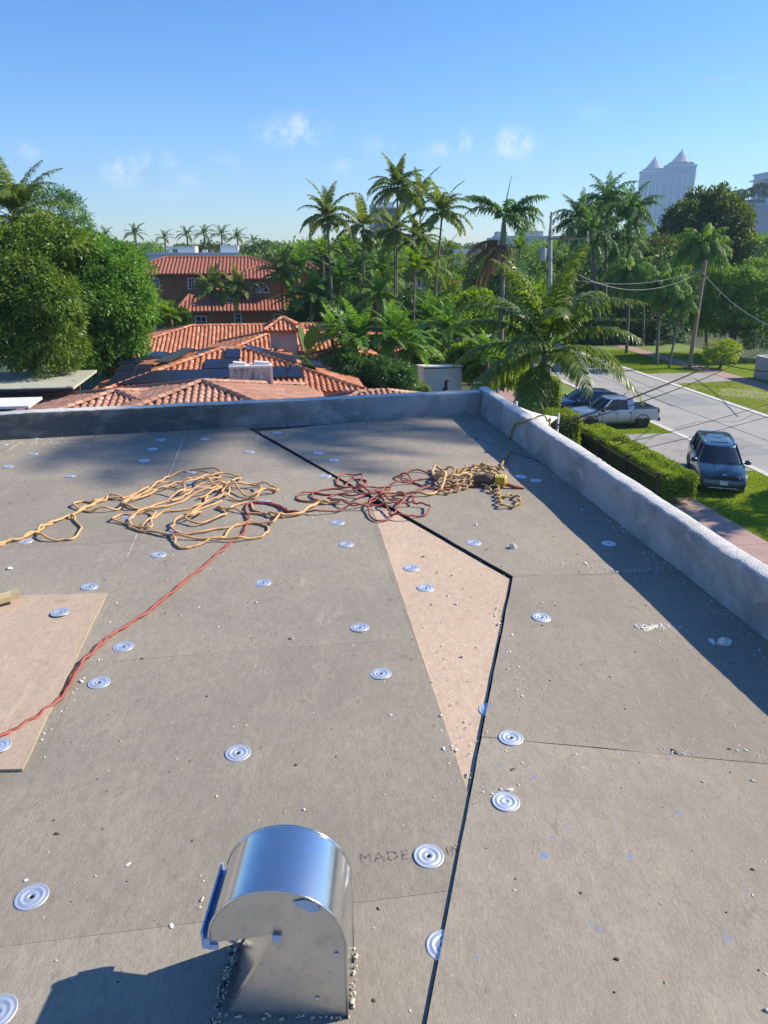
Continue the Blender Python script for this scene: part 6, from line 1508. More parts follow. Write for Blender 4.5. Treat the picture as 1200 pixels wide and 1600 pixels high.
# ---- white shade sail in the front yard
ss = empty('shade_sail', (5.2, 17.2, 0), 0, 'white fabric shade sail below the right parapet, its pointed tips showing beside the palm trunk', 'shade sail')
tips = [Vector((2.987,16.500,6.604)), Vector((4.686,19.500,5.674)), Vector((3.003,14.000,6.411)), Vector((2.051,13.500,6.539))]
b = MB(); N_ = 10; o0 = Vector(ss.location)
def edge_(a, c, k, ctr): q = a.lerp(c, k); return q.lerp(ctr, .14 * 4 * k * (1 - k))
ctr = sum(tips, Vector()) / 4
ringp = []
for i in range(4):
    for j in range(N_): ringp.append(edge_(tips[i], tips[(i + 1) % 4], j / N_, ctr))
top_ = [q - o0 + Vector((0, 0, .006)) for q in ringp]; bot_ = [q - o0 - Vector((0, 0, .006)) for q in ringp]; m = len(ringp)
b.add(top_ + bot_ + [ctr - o0 + Vector((0, 0, -.1)), ctr - o0 + Vector((0, 0, -.112))], [(i, (i + 1) % m, 2 * m) for i in range(m)] + [(m + (i + 1) % m, m + i, 2 * m + 1) for i in range(m)] + [((i + 1) % m, i, m + i, m + (i + 1) % m) for i in range(m)])
b.build('fabric', MT['white'], ss)
for i, t in enumerate(tips): b = MB(); q = t - o0; b.tube([(q.x, q.y, 0), (q.x, q.y, q.z + .1)], .04, 8); b.build('post', MT['pole_grey'], ss, True)
# ---- basketball backboard
bk = empty('basketball_hoop', gz((4.312,31.000,3.455)), .10, 'white-framed clear basketball backboard peeking over the parapet corner', 'basketball hoop')
bz = (4.257,31.000,4.627)[2] - .285; wB = 1.02
b = MB()
for s in (-1, 1): b.box((s * wB / 2, 0, bz - .08), (.05, .04, .72))
b.box((0, 0, bz + .26), (wB - .05, .04, .05)); b.box((0, 0, bz - .42), (wB - .05, .04, .05)); b.build('frame', MT['white'], bk)
b = MB()
for s in (-1, 1): b.box((s * .22, -.022, bz - .14), (.04, .012, .34))
b.box((0, -.022, bz + .05), (.40, .012, .04)); b.box((0, -.022, bz - .30), (.40, .012, .04)); b.build('target_square', MT['white'], bk)
clear = bpy.data.materials.new('clear_acrylic'); clear.use_nodes = True; cp_ = clear.node_tree.nodes['Principled BSDF']; cp_.inputs['Transmission Weight'].default_value = 1; cp_.inputs['Roughness'].default_value = .05; cp_.inputs['IOR'].default_value = 1.1; cp_.inputs['Base Color'].default_value = (.8, .85, .88, 1)
b = MB(); b.box((0, .003, bz - .08), (wB - .06, .012, .66)); b.build('pane', clear, bk)
b = MB(); b.tube([(.23 * math.cos(a), -.30 + .23 * math.sin(a), bz - .34) for a in [2 * math.pi * i / 16 for i in range(17)]], .012, 6); b.build('rim', M('orange_rim', (.5, .12, .03), None, .5), bk)
b = MB(); b.tube([(0, .45, 0), (0, .45, bz - .5), (0, .05, bz - .25)], .05, 8); b.build('post', MT['black'], bk, True)
# ---- white shed
sh = empty('shed', gz((3.750,47.000,2.140)), ST + .02, 'small white flat-roofed shed behind the long dark hedge', 'shed')
sz_ = 2.7
b = MB(); b.box((0, 1.0, sz_ / 2), (2.45, 1.9, sz_)); b.build('wall', MT['whitewall'], sh)
b = MB(); b.box((0, 1.0, sz_ + .04), (2.62, 2.1, .09), Matrix.Rotation(R(-5), 3, 'X')); b.build('roof', MT['white'], sh)
dbox(sh, 'door', (.62, .035, 1.05), (.85, .05, 2.1), 'white'); dbox(sh, 'door_handle', (.32, 0, 1.0), (.04, .05, .14), 'iron'); dbox(sh, 'corner_trim', (1.2, .03, 1.2), (.08, .06, 2.35), 'white'); dbox(sh, 'corner_trim', (-1.2, .03, 1.2), (.08, .06, 2.35), 'white')
st = empty('garden_ornament', gz((3.754,44.600,2.464)), .4, 'small dark garden ornament in front of the white shed', 'ornament'); st.scale = (.72, .72, .86)
b = MB(); b.lathe([(.22, 0), (.24, .1), (.14, .2), (.12, 1.5), (.26, 1.7), (.30, 2.0), (.20, 2.25), (.10, 2.35), (.14, 2.5), (.13, 2.66), (.04, 2.75)], 12); b.build('figure', MT['black'], st, True, 50)
b = MB(); b.lathe([(.13, 0), (.16, .06), (.13, .14), (.05, .18)], 10, c=(.1, -.05, 2.66)); b.build('head', M('ornament_bronze', (.20, .14, .10), None, .6), st, True)
# ---- low grey wall at the right edge
gw = empty('low_wall', sp(38.35, 54.6), ST, 'low grey rendered garden wall at the right edge across the street', 'wall')
wz = 1.72
b = MB(); b.box((.09, -10.4, wz / 2), (.2, 20.8, wz)); b.build('street_face', M('grey_garden_wall', (.42, .43, .43), (.36, .37, .37), .85, scale=1.0, bump=.15), gw)
b = MB(); b.box((6.2, .0, wz / 2), (12, .2, wz)); b.build('end_face', MT['greywall'], gw)
b = MB(); b.box((.09, -10.4, wz + .04), (.3, 21.0, .08)); b.box((6.3, 0, wz + .042), (12.1, .3, .08)); b.build('coping', MT['curb'], gw)

# ================================================================== ON THE ROOF
def roof_z(x, y):
    """height of the board surface under a point"""
    p = Vector((x, y))
    def right_of(a, c): d = c - a; return d.x * (y - a.y) - d.y * (x - a.x)
    if y < S3.y: return UP if right_of(S3, S3 + seam_d) > 0 else ROOF
    return UP if right_of(S0, S3) > 0 else ROOF
# ---- round stress plates
MT['galv'] = M('galvanised_plate', (.80, .82, .85), (.70, .73, .77), .38, .7, scale=60, rough2=.5)
MT['screw'] = M('screw_recess', (.03, .03, .035), None, .5, .5)
pl = MB(); pl.lathe([(.0385, .0005), (.0385, .0022), (.0365, .0030), (.0330, .0014), (.0300, .0014), (.0265, .0038), (.0235, .0038), (.0200, .0012), (.0165, .0010), (.0120, .0030), (.0085, .0032), (.0055, .0008), (.0045, .0002)], 36)
plate_me = pl.mesh('disc'); plate_me.materials.append(MT['galv']); plate_me.polygons.foreach_set('use_smooth', [True] * len(plate_me.polygons))
sc_ = MB(); sc_.lathe([(.0052, .0003), (.0052, .0016), (.0026, .0018), (.0022, .0008)], 12); screw_me = sc_.mesh('screw'); screw_me.materials.append(MT['screw'])
PLG = 'round metal stress plates fastened to the roof boards'
PLATES = [((-0.834,1.330), 'big round metal plate left of the sheet-metal hood'), ((-0.444,1.856), 'round metal plate alone on the bare grey board straight beyond the hood'),
 ((0.113,1.454), 'round metal plate covering part of the printed letters'), ((0.131,1.201), 'round metal plate cut off by the black seam near the hood'),
 ((0.336,1.638), 'lower plate of the close pair right of the black seam, its screw hole capped'), ((0.395,1.918), 'upper plate of the close pair right of the black seam, on the board joint'),
 ((-1.006,2.240), 'lower plate of the pair beside the single red cord'), ((-1.002,2.487), 'upper plate of the pair beside the single red cord'),
 ((-1.349,2.743), 'round plate on the brown board at the left, near the wood strip'), ((-1.333,3.019), 'round plate just behind the top edge of the brown board'),
 ((-1.179,1.871), 'plate half cut by the frame on the lower left of the brown board'), ((-0.778,1.051), 'plate cut off at the bottom left corner'),
 ((-0.012,2.298), 'round plate on the grey board left of the tan wedge, nearest the wedge'), ((-0.098,2.639), 'round plate on the grey board left of the tan wedge, the farther one'),
 ((-0.554,3.060), 'round plate midway between the tan cord heap and the tan wedge'), ((0.188,3.013), 'lower of the two plates on the tan wedge board'), ((0.132,3.231), 'upper of the two plates on the tan wedge board'),
 ((0.650,2.709), 'round plate on the weathered board right of the wedge corner'), ((0.463,3.521), 'round plate just beyond the black seam, above the tan wedge'),
 ((1.159,3.512), 'round plate in the parapet shadow, alone near the middle of the right parapet'), ((-0.195,3.521), 'nearer of the two plates in front of the red cord heap'), ((-0.257,3.839), 'farther of the two plates, touching the red cord heap'),
 ((-1.126,3.387), 'round plate in front of the tan cord heap, by the pale joint'), ((0.911,4.683), 'left plate of the shaded pair beside the cord bundle'), ((0.993,4.598), 'right plate of the shaded pair beside the cord bundle'),
 ((0.354,2.083), 'plate mostly hidden under the raised board at the black seam'), ((-1.458,3.943), 'plate under the left part of the tan cord heap'), ((-1.131,3.693), 'plate inside the front loops of the tan cord heap'),
 ((-1.873,3.565), 'plate under the tan cord running off to the left edge'), ((-2.108,4.726), 'plate left of the tan cord heap, alone in the sun'), ((-2.607,5.294), 'plate near the far parapet at the left, right of the pale joint'),
 ((-2.630,4.955), 'plate near the left edge, in front of the pale joint'), ((-2.963,5.576), 'plate against the foot of the far parapet at the left edge'), ((-1.776,5.717), 'rearmost plate of the row of three beside the pale joint'), ((-1.760,5.422), 'middle plate of the row of three beside the pale joint'), ((-1.726,5.103), 'nearest plate of the row of three beside the pale joint'),
 ((-1.434,5.738), 'plate at the far parapet between the pale joint and the black seam'), ((-1.008,5.348), 'plate just left of the far end of the black seam'), ((-1.278,4.584), 'plate showing inside the rear loop of the tan cord heap'), ((-1.323,4.831), 'plate just behind the rear loop of the tan cord heap'),
 ((-0.879,5.909), 'plate right of the far end of the black seam, by the parapet'), ((-0.489,5.276), 'left plate of the pair beyond the black seam'), ((-0.358,5.086), 'right plate of the pair beyond the black seam'), ((-0.391,4.726), 'plate beside the black seam, near the red cord heap'), ((-0.728,4.212), 'plate under the right end of the tan cord heap')]
for i, (p, lab) in enumerate(PLATES):
    z = roof_z(*p)
    if i == 8 or i == 10: z = ROOF + .0142
    if i in (15, 16, 25): z = ROOF - .0038
    if i == 3: z = ROOF
    r_ = empty('stress_plate', (p[0], p[1], z), random.uniform(0, 6.28), lab, 'metal plate', PLG)
    link(bpy.data.objects.new('disc', plate_me), r_); 
    if i != 4: link(bpy.data.objects.new('screw', screw_me), r_)
    r_.rotation_euler = (random.gauss(0, .022), random.gauss(0, .022), random.uniform(0, 6.28))

# ---- cords
def smooth(pts, sub=6):
    """Catmull-Rom through the points"""
    P = [Vector(p) for p in pts]; P = [P[0] * 2 - P[1]] + P + [P[-1] * 2 - P[-2]]; out = []
    for i in range(1, len(P) - 2):
        for j in range(sub):
            t = j / sub; a, b_, c, d = P[i - 1], P[i], P[i + 1], P[i + 2]
            out.append(.5 * ((2 * b_) + (c - a) * t + (2 * a - 5 * b_ + 4 * c - d) * t * t + (3 * b_ - a - 3 * c + d) * t ** 3))
    out.append(P[-2]); return out
def lay(pts, r, seed, lift=.03, wob=.006, heap=None):
    """points on the roof -> cord centre line resting on it, lifted where strands cross"""
    out = []
    for k, p in enumerate(smooth([(q[0], q[1], 0) for q in pts])):
        n1 = noise.noise(Vector((k * .23, seed, 0))); n2 = noise.noise(Vector((k * .11, seed + 9, 3)))
        l = lift * max(0, n2 * 1.3 + .1)
        if heap:
            d = math.hypot((p.x - heap[0]) / heap[2], (p.y - heap[1]) / heap[3]); l += heap[4] * max(0, 1 - d) * (.4 + .6 * abs(n1))
        out.append(Vector((p.x + wob * noise.noise(Vector((k * .35, seed, 7))), p.y + wob * noise.noise(Vector((k * .35, seed, 17))), roof_z(p.x, p.y) + r + .001 + l)))
    return out
MT['tan_cord'] = M('tan_cord_jacket', (.66, .39, .17), (.57, .31, .13), .6, scale=25, c3=(.34, .19, .09), scale3=12, lo3=.58, hi3=.75)
MT['red_cord'] = M('red_cord_jacket', (.35, .085, .06), (.28, .068, .048), .6, scale=25, c3=(.34, .11, .08), scale3=14, lo3=.55, hi3=.7)
MT['rope'] = M('tan_rope', (.52, .34, .15), (.40, .25, .10), .8, scale=90, bump=.4)
T = [[(-1.974,3.465),(-1.971,3.494),(-1.941,3.544),(-1.900,3.577),(-1.874,3.642),(-1.856,3.704),(-1.860,3.768),(-1.826,3.826),(-1.806,3.894),(-1.770,3.955),(-1.753,4.036),(-1.731,4.111),(-1.709,4.188)],
     [(-1.746,4.182),(-1.698,4.248),(-1.613,4.230),(-1.559,4.272),(-1.501,4.372),(-1.434,4.486),(-1.361,4.519),(-1.277,4.453),(-1.234,4.325),(-1.283,4.230),(-1.339,4.153),(-1.408,4.068),(-1.490,4.059),(-1.554,4.124),(-1.556,4.233),(-1.468,4.328),(-1.378,4.359),(-1.263,4.303),(-1.201,4.372),(-1.116,4.436),(-1.027,4.423),(-1.058,4.359),(-1.142,4.291),(-1.212,4.182),(-1.285,4.096),(-1.381,4.040),(-1.474,4.068),(-1.553,4.165),(-1.510,4.272),(-1.451,4.404),(-1.417,4.536),(-1.424,4.712),(-1.360,4.838),(-1.230,4.846),(-1.103,4.763),(-1.094,4.647),(-1.159,4.584),(-1.241,4.536),(-1.331,4.482),(-1.401,4.372),(-1.463,4.248),(-1.520,4.182)],
     [(-1.098,4.741),(-1.192,4.726),(-1.206,4.605),(-1.136,4.482),(-1.040,4.463),(-0.973,4.536),(-0.940,4.612),(-0.982,4.697),(-1.073,4.726),(-1.142,4.647),(-1.200,4.536),(-1.280,4.443)],
     [(-0.991,4.550),(-0.921,4.398),(-0.854,4.278),(-0.780,4.242),(-0.761,4.340),(-0.801,4.436),(-0.879,4.476),(-0.937,4.482),(-0.983,4.536),(-1.001,4.372),(-0.982,4.254),(-0.955,4.294),(-0.967,4.378),(-1.008,4.404),(-1.051,4.325),(-1.125,4.218)],
     [(-0.758,4.356),(-0.695,4.334),(-0.664,4.385),(-0.735,4.469),(-0.809,4.486),(-0.868,4.469),(-0.933,4.436),(-1.011,4.420),(-1.088,4.404),(-1.177,4.356),(-1.229,4.248),(-1.275,4.165)],
     [(-0.668,4.356),(-0.738,4.356),(-0.781,4.248),(-0.869,4.200),(-0.946,4.248),(-0.986,4.203),(-1.053,4.073),(-1.102,3.969),(-1.102,3.932),(-1.066,3.969),(-1.045,3.911),(-1.086,3.865),(-1.113,3.847),(-1.062,3.804),(-1.007,3.797),(-0.933,3.865),(-0.905,3.969),(-0.978,4.073),(-0.954,4.051),(-0.875,4.029),(-0.812,3.991),(-0.716,3.964),(-0.650,3.951),(-0.594,3.880),(-0.610,3.797),(-0.690,3.804),(-0.753,3.809),(-0.832,3.760),(-0.920,3.721),(-1.009,3.660),(-1.096,3.665),(-1.147,3.731),(-1.150,3.804),(-1.119,3.890),(-1.082,4.040),(-1.026,4.124),(-0.976,4.200)],
     [(-1.077,4.263),(-1.083,4.124),(-1.140,4.046),(-1.243,4.013),(-1.289,3.948),(-1.299,3.829),(-1.330,3.755),(-1.404,3.794),(-1.500,3.844),(-1.529,3.885),(-1.510,3.951),(-1.433,3.969),(-1.361,4.004),(-1.306,3.951),(-1.283,3.804),(-1.260,3.712),(-1.349,3.760),(-1.413,3.809),(-1.423,3.937),(-1.400,4.040),(-1.362,4.102)],
     [(-1.401,3.772),(-1.321,3.700),(-1.236,3.674),(-1.146,3.628),(-1.043,3.592),(-0.924,3.583),(-0.843,3.601),(-0.840,3.712),(-0.796,3.804),(-0.710,3.819),(-0.632,3.741),(-0.637,3.628),(-0.705,3.583),(-0.768,3.560),(-0.869,3.563),(-0.927,3.525),(-0.981,3.474),(-1.035,3.461),(-1.080,3.525),(-1.118,3.619),(-1.198,3.660),(-1.266,3.688)],
     [(-0.896,4.040),(-0.870,4.124),(-0.806,4.171),(-0.780,4.102),(-0.760,4.040),(-0.687,3.959),(-0.629,3.932),(-0.563,3.916)],
     [(-1.782,3.894),(-1.770,3.937),(-1.733,3.860),(-1.646,3.744),(-1.633,3.665),(-1.631,3.589),(-1.676,3.574),(-1.736,3.559),(-1.818,3.619),(-1.852,3.657),(-1.861,3.744),(-1.831,3.809)],
     [(-1.571,4.218),(-1.672,4.268),(-1.696,4.188),(-1.753,4.169),(-1.811,4.188),(-1.840,4.130),(-1.801,4.064),(-1.718,4.009),(-1.658,4.014),(-1.576,4.027),(-1.529,4.073)]]
croot = empty('extension_cord', (T[1][0][0], T[1][0][1], ROOF), 0, 'tan extension cord heaped in tangled loops, one end running to the left edge', 'extension cord')
o0 = Vector(croot.location)
hp = (T[1][16][0] + .25, T[1][16][1] + .1, .75, .28, .06)
for i, pts in enumerate(T):
    b = MB(); b.tube([q - o0 for q in lay(pts, .0064, i * 3.7, .035, .010, hp)], .0064, 7); b.build('cord_strand', MT['tan_cord'], croot, True)
b = MB(); b.tube([q - o0 + Vector((.004, .011, .004)) for q in lay(T[0], .0064, 51, .01, .012)], .0064, 7); b.build('cord_strand', MT['tan_cord'], croot, True)
RD = [[(-1.264,1.818),(-1.200,1.921),(-1.176,1.957),(-1.143,2.017),(-1.113,2.094),(-1.101,2.169),(-1.114,2.269),(-1.115,2.376),(-1.101,2.468),(-1.083,2.556),(-1.040,2.655),(-0.987,2.783),(-0.948,2.935),(-0.904,3.101),(-0.856,3.284),(-0.824,3.428),(-0.789,3.530),(-0.760,3.665),(-0.767,3.860),(-0.810,4.018),(-0.813,4.142),(-0.767,4.165),(-0.666,4.130),(-0.600,4.062),(-0.513,3.953)],
      [(-0.602,4.076),(-0.560,3.997),(-0.501,3.979),(-0.430,3.979),(-0.365,3.969),(-0.271,4.002),(-0.209,4.040),(-0.112,4.050),(0.001,4.064),(0.099,4.076),(0.181,4.088),(0.245,4.064),(0.266,3.981),(0.221,3.910),(0.126,3.887),(0.049,3.923),(0.025,4.002),(0.001,4.113),(-0.016,4.235),(0.018,4.293),(0.087,4.282),(0.127,4.214),(0.117,4.138),(0.051,4.108),(0.001,4.163),(-0.040,4.188)],
      [(-0.330,4.148),(-0.427,4.219),(-0.440,4.306),(-0.408,4.396),(-0.315,4.435),(-0.209,4.424),(-0.157,4.441),(-0.115,4.516),(-0.121,4.587),(-0.180,4.605),(-0.233,4.557),(-0.255,4.470),(-0.302,4.516),(-0.303,4.605),(-0.248,4.691),(-0.173,4.666),(-0.142,4.605),(-0.158,4.487),(-0.120,4.388),(-0.067,4.319)],
      [(-0.214,4.158),(-0.297,4.158),(-0.407,4.173),(-0.492,4.199),(-0.530,4.235),(-0.520,4.303),(-0.447,4.347),(-0.350,4.314),(-0.274,4.330),(-0.203,4.279),(-0.101,4.287),(-0.033,4.347),(0.019,4.441),(0.090,4.498),(0.172,4.528),(0.176,4.617),(0.131,4.685),(0.075,4.666),(0.106,4.599),(0.145,4.551),(0.182,4.575),(0.238,4.605),(0.312,4.629),(0.337,4.599),(0.284,4.452),(0.225,4.319),(0.171,4.261),(0.176,4.163),(0.177,4.088)],
      [(-0.033,4.287),(-0.082,4.158),(-0.088,3.993),(-0.069,3.887),(-0.030,3.852),(0.025,3.887),(0.082,4.016),(0.134,4.163),(0.120,4.240),(0.035,4.230),(-0.015,4.183),(-0.146,4.083),(-0.211,4.083),(-0.282,4.183),(-0.325,4.219),(-0.323,4.293),(-0.257,4.341),(-0.155,4.385),(-0.077,4.413),(0.019,4.424),(0.040,4.380),(-0.033,4.333),(-0.118,4.287),(-0.182,4.188)],
      [(0.121,4.672),(0.151,4.754),(0.228,4.793),(0.309,4.729),(0.324,4.605),(0.363,4.458),(0.406,4.444),(0.516,4.487)],
      [(0.173,4.560),(0.232,4.487),(0.299,4.416),(0.402,4.396),(0.483,4.419),(0.603,4.472),(0.729,4.605),(0.688,4.713),(0.598,4.735)]]
rroot = empty('red_cord', (RD[1][8][0], RD[1][8][1], ROOF), 0, 'dark red cord heaped across the black seam, one line running to the lower left', 'cord')
o1 = Vector(rroot.location); hr = (RD[1][8][0], RD[1][8][1] + .05, .5, .25, .05)
for i, pts in enumerate(RD):
    b = MB(); b.tube([q - o1 for q in lay(pts, 0.0057, 80 + i * 2.3, .03 if i else .006, .008, hr)], 0.0057, 7); b.build('cord_strand', MT['red_cord'], rroot, True)
b = MB(); b.tube([q - o1 + Vector((.008, .005, .003)) for q in lay(RD[0], 0.0057, 150, .008, .014)], 0.0057, 7); b.build('cord_strand', MT['red_cord'], rroot, True)
OR = [[(-0.613,3.919),(-0.582,3.921),(-0.520,3.932),(-0.469,3.969),(-0.435,4.040),(-0.395,4.133),(-0.334,4.153),(-0.263,4.143)], [(-0.033,4.271),(0.087,4.287),(0.180,4.287),(0.265,4.277),(0.338,4.347),(0.393,4.516),(0.395,4.761),(0.355,4.846),(0.326,4.761),(0.339,4.617),(0.394,4.510),(0.496,4.545),(0.605,4.635),(0.700,4.666)]]
oroot = empty('orange_cord', (OR[1][0][0], OR[1][0][1], ROOF), 0, 'smooth light orange cord threaded through the red heap into the yellow-ended bundle', 'extension cord')
o2 = Vector(oroot.location)
for i, pts in enumerate(OR):
    b = MB(); b.tube([q - o2 for q in lay(pts, .0095, 200 + i, .05, .003, (OR[1][5][0], OR[1][5][1], .25, .15, .09))], .0095, 8); b.build('cord_strand', MT['tan_cord'], oroot, True)
# kinky rope bundle with the yellow plug end and the line over the parapet
BU = [[(0.384,4.719),(0.433,4.746),(0.507,4.693),(0.586,4.773),(0.664,4.760),(0.741,4.746),(0.785,4.666)], [(0.393,4.538),(0.479,4.640),(0.563,4.706),(0.643,4.719),(0.716,4.679),(0.769,4.614)], [(0.406,4.514),(0.484,4.538),(0.572,4.640),(0.664,4.640),(0.750,4.589)],
      [(0.397,4.489),(0.462,4.465),(0.522,4.538),(0.600,4.614),(0.683,4.666),(0.765,4.693)], [(0.345,4.393),(0.368,4.301),(0.413,4.324),(0.484,4.381),(0.517,4.417),(0.558,4.514),(0.613,4.602),(0.658,4.589),(0.705,4.489),(0.707,4.347),(0.691,4.212),(0.683,4.085),(0.711,4.044),(0.769,4.064),(0.806,4.137),(0.801,4.212),(0.766,4.256),(0.719,4.234),(0.687,4.256)],
      [(0.502,4.417),(0.570,4.489),(0.618,4.514),(0.643,4.417),(0.656,4.347),(0.696,4.324)], [(0.341,4.666),(0.399,4.614),(0.463,4.640),(0.543,4.666),(0.638,4.679),(0.726,4.640)]]
kroot = empty('rope_bundle', (BU[1][2][0], BU[1][2][1], ROOF), 0, 'kinked tan rope bundle with a yellow end, its tail over the right parapet', 'rope')
o3 = Vector(kroot.location)
for i, pts in enumerate(BU):
    L_ = lay(pts, .008, 300 + i, .02, .004, (BU[1][2][0] + .1, BU[1][2][1], .42, .2, .10 if i != 4 else .05)); Q = []
    L_ = smooth([tuple(q) for q in L_[::2]], 4); s = 0
    for k, q in enumerate(L_):
        if k: s += (L_[k] - L_[k - 1]).length
        t = (L_[min(k + 1, len(L_) - 1)] - L_[max(k - 1, 0)]).normalized(); sd = Vector((-t.y, t.x, 0))
        Q.append(q - o3 + sd * .011 * math.sin(s * 2 * math.pi / .075) + Vector((0, 0, .006 + .006 * math.sin(s * 2 * math.pi / .075 + 1.6))))
    b = MB(); b.tube(Q, .0075, 7); b.build('rope_strand', MT['rope'], kroot, True)
top_in = Vector((1.067,5.376,8.827)); tz_ = ROOF + .236
wp_ = [(*(0.795,4.816), UP + .03), (*(0.850,5.036), UP + .012), (*(0.919,5.240), UP + .012), tuple(Vector((1.013,5.742,8.491)) - Vector((rn.x, rn.y, 0)) * .02), tuple(Vector((1.019,5.698,8.607)) - Vector((rn.x, rn.y, 0)) * .014), tuple(Vector((1.033,5.606,8.706)) - Vector((rn.x, rn.y, 0)) * .012),
       (top_in.x - rn.x * .006, top_in.y - rn.y * .006, tz_ - .005), (top_in.x + rn.x * .05, top_in.y + rn.y * .05, tz_ + .012), (top_in.x + rn.x * .15, top_in.y + rn.y * .15, tz_ - .002), (top_in.x + rn.x * .18, top_in.y + rn.y * .18, tz_ - .4), (top_in.x + rn.x * .18, top_in.y + rn.y * .18, 5.0)]
L_ = smooth(wp_, 12); Q = []; s = 0
for k, q in enumerate(L_):
    if k: s += (L_[k] - L_[k - 1]).length
    Q.append(q - o3 + Vector((RWD.x, RWD.y, 0)) * .010 * math.sin(s * 2 * math.pi / .09))
b = MB(); b.tube(Q, .0075, 7); b.build('rope_tail', MT['rope'], kroot, True)
yc = Vector((*(0.742,4.463), UP + .045)) - o3; yd = Vector((.96, -.25, .05)).normalized(); q = yd.to_track_quat('Z', 'Y').to_matrix()
b = MB(); pr = [(.016, -.036)] 
for i in range(7): pr += [(.037, -.034 + i * .0095), (.040, -.031 + i * .0095), (.036, -.027 + i * .0095)]
pr += [(.03, .035), (.015, .038)]
b.lathe(pr, 16, c=yc, axis=q); b.build('yellow_wrap', M('yellow_tape', (.62, .47, .06), (.5, .36, .04), .5, scale=30), kroot, True, 50)
b = MB(); b.tube([yc + yd * .02 + Vector((0, -.01, -.02)), yc + yd * .09 + Vector((0, -.01, -.04)), yc + yd * .15 + Vector((0, 0, -.045))], [.012, .012, .010], 8); b.build('red_plug', MT['red_cord'], kroot, True)
b = MB(); b.tube([yc - yd * .04, yc - yd * .09 + Vector((0, 0, .01)), yc - yd * .17], [.032, .036, .022], 10); b.build('bound_core', M('dark_rope_core', (.10, .07, .05), (.16, .11, .07), .9, scale=60), kroot, True)

# ---- gooseneck vent hood
MT['sheet'] = M('galvanised_sheet', (.72, .735, .745), (.63, .65, .66), .17, .97, scale=9, detail=8, rough2=.22, c3=(.66, .67, .68), scale3=40)
MT['sheet_dull'] = M('galvanised_side_sheet', (.66, .665, .645), (.58, .585, .565), .40, .85, scale=14, rough2=.48, c3=(.53, .53, .51), scale3=55)
MT['film'] = M('blue_film', (.30, .47, .72), (.42, .57, .78), .35, .3, scale=40)
hood = empty('vent_hood', (-.2, 1.125, ROOF), R(-1.5), 'shiny galvanised gooseneck vent hood with a rounded top, standing at the bottom', 'vent')
HX0, HX1, HY = -.133, .128, .078        # half depth
CZ, RAD = .196, .1305; CX = (HX0 + HX1) / 2
arc = [(CX + RAD * math.cos(a), CZ + RAD * math.sin(a)) for a in [R(0 + 183 * i / 30) for i in range(31)]]
lipx, lipz = arc[-1]
side = [(HX1, 0)] + arc + [(lipx + .004, CZ + .014 - .02), (-.008, CZ + .018), (-.118, 0)]
# outer skin: right wall, over the top, down to the lip (a sheet with real thickness)
def skin(path, y0, y1, t, name, mat, par):
    b = MB(); n = len(path); P = [Vector((x, 0, z)) for (x, z) in path]; N = []
    for i in range(n):
        d = (P[min(i + 1, n - 1)] - P[max(i - 1, 0)]).normalized(); N.append(Vector((d.z, 0, -d.x)))
    r = [[P[i] + N[i] * t + Vector((0, y0, 0)), P[i] + N[i] * t + Vector((0, y1, 0)), P[i] + Vector((0, y1, 0)), P[i] + Vector((0, y0, 0))] for i in range(n)]
    b.loft(r); return b.build(name, mat, par, True, 35, fixn=True)
skin([(HX1, -.004), (HX1, .05), (HX1, .12)] + arc, -HY - .004, HY + .004, .0016, 'curved_shell', MT['sheet'], hood)
for s, nm in ((-1, 'side_panel'), (1, 'side_panel')):
    b = MB(); y = s * HY; n = len(side)
    vs = [(x, y, z) for (x, z) in side] + [(x, y - s * .0015, z) for (x, z) in side]
    b.add(vs, [tuple(range(n)), tuple(reversed(range(n, 2 * n)))] + [(i, (i + 1) % n, n + (i + 1) % n, n + i) for i in range(n)]); b.build(nm, MT['sheet_dull'], hood, False, fixn=True)
# throat plate facing the mouth
b = MB(); b.slab([(-.008, -HY + .002, CZ + .018), (-.008, HY - .002, CZ + .018), (-.118, HY - .002, -.002), (-.118, -HY + .002, -.002)], .0015); b.build('throat_plate', MT['sheet'], hood)
for s in (-1, 1):   # folded hems along the throat edge and the crown
    b = MB(); b.bar((-.008, s * (HY + .002), CZ + .018), (-.118, s * (HY + .002), 0), .006, .005, up=(0, 1, 0)); b.build('edge_hem', MT['sheet'], hood)
    b = MB(); b.tube([(x + (x - CX) * .012, s * (HY + .003), z + (z - CZ) * .012) for (x, z) in [(HX1, .0), (HX1, .1)] + arc], .0028, 6); b.build('standing_seam', MT['sheet'], hood, True)
b = MB(); b.box((lipx - .006, 0, CZ - .002), (.015, 2 * HY + .012, .026)); b.box((lipx - .012, 0, CZ + .010), (.004, 2 * HY + .014, .036)); b.build('lip', MT['film'], hood)
b = MB(); b.box((lipx + .006, -HY - .002, CZ - .012), (.02, .006, .012)); b.build('film_scrap', MT['film'], hood)
b = MB(); b.prism([(.035, 0), (.06, .006), (.083, -.004), (.088, -.022), (.07, -.026), (.05, -.014)], 0, .0006); o = b.build('film_scrap', MT['film'], hood); o.rotation_euler = (R(90), 0, 0); o.location = (-.005, -HY - .0022, CZ + .105)
b = MB(); b.prism([(-.009, -.008), (.008, -.009), (.010, .008), (-.006, .010)], 0, .0008); o = b.build('film_scrap', MT['film'], hood); o.rotation_euler = (R(90), 0, 0); o.location = (-.003, -HY - .006, CZ + .016)
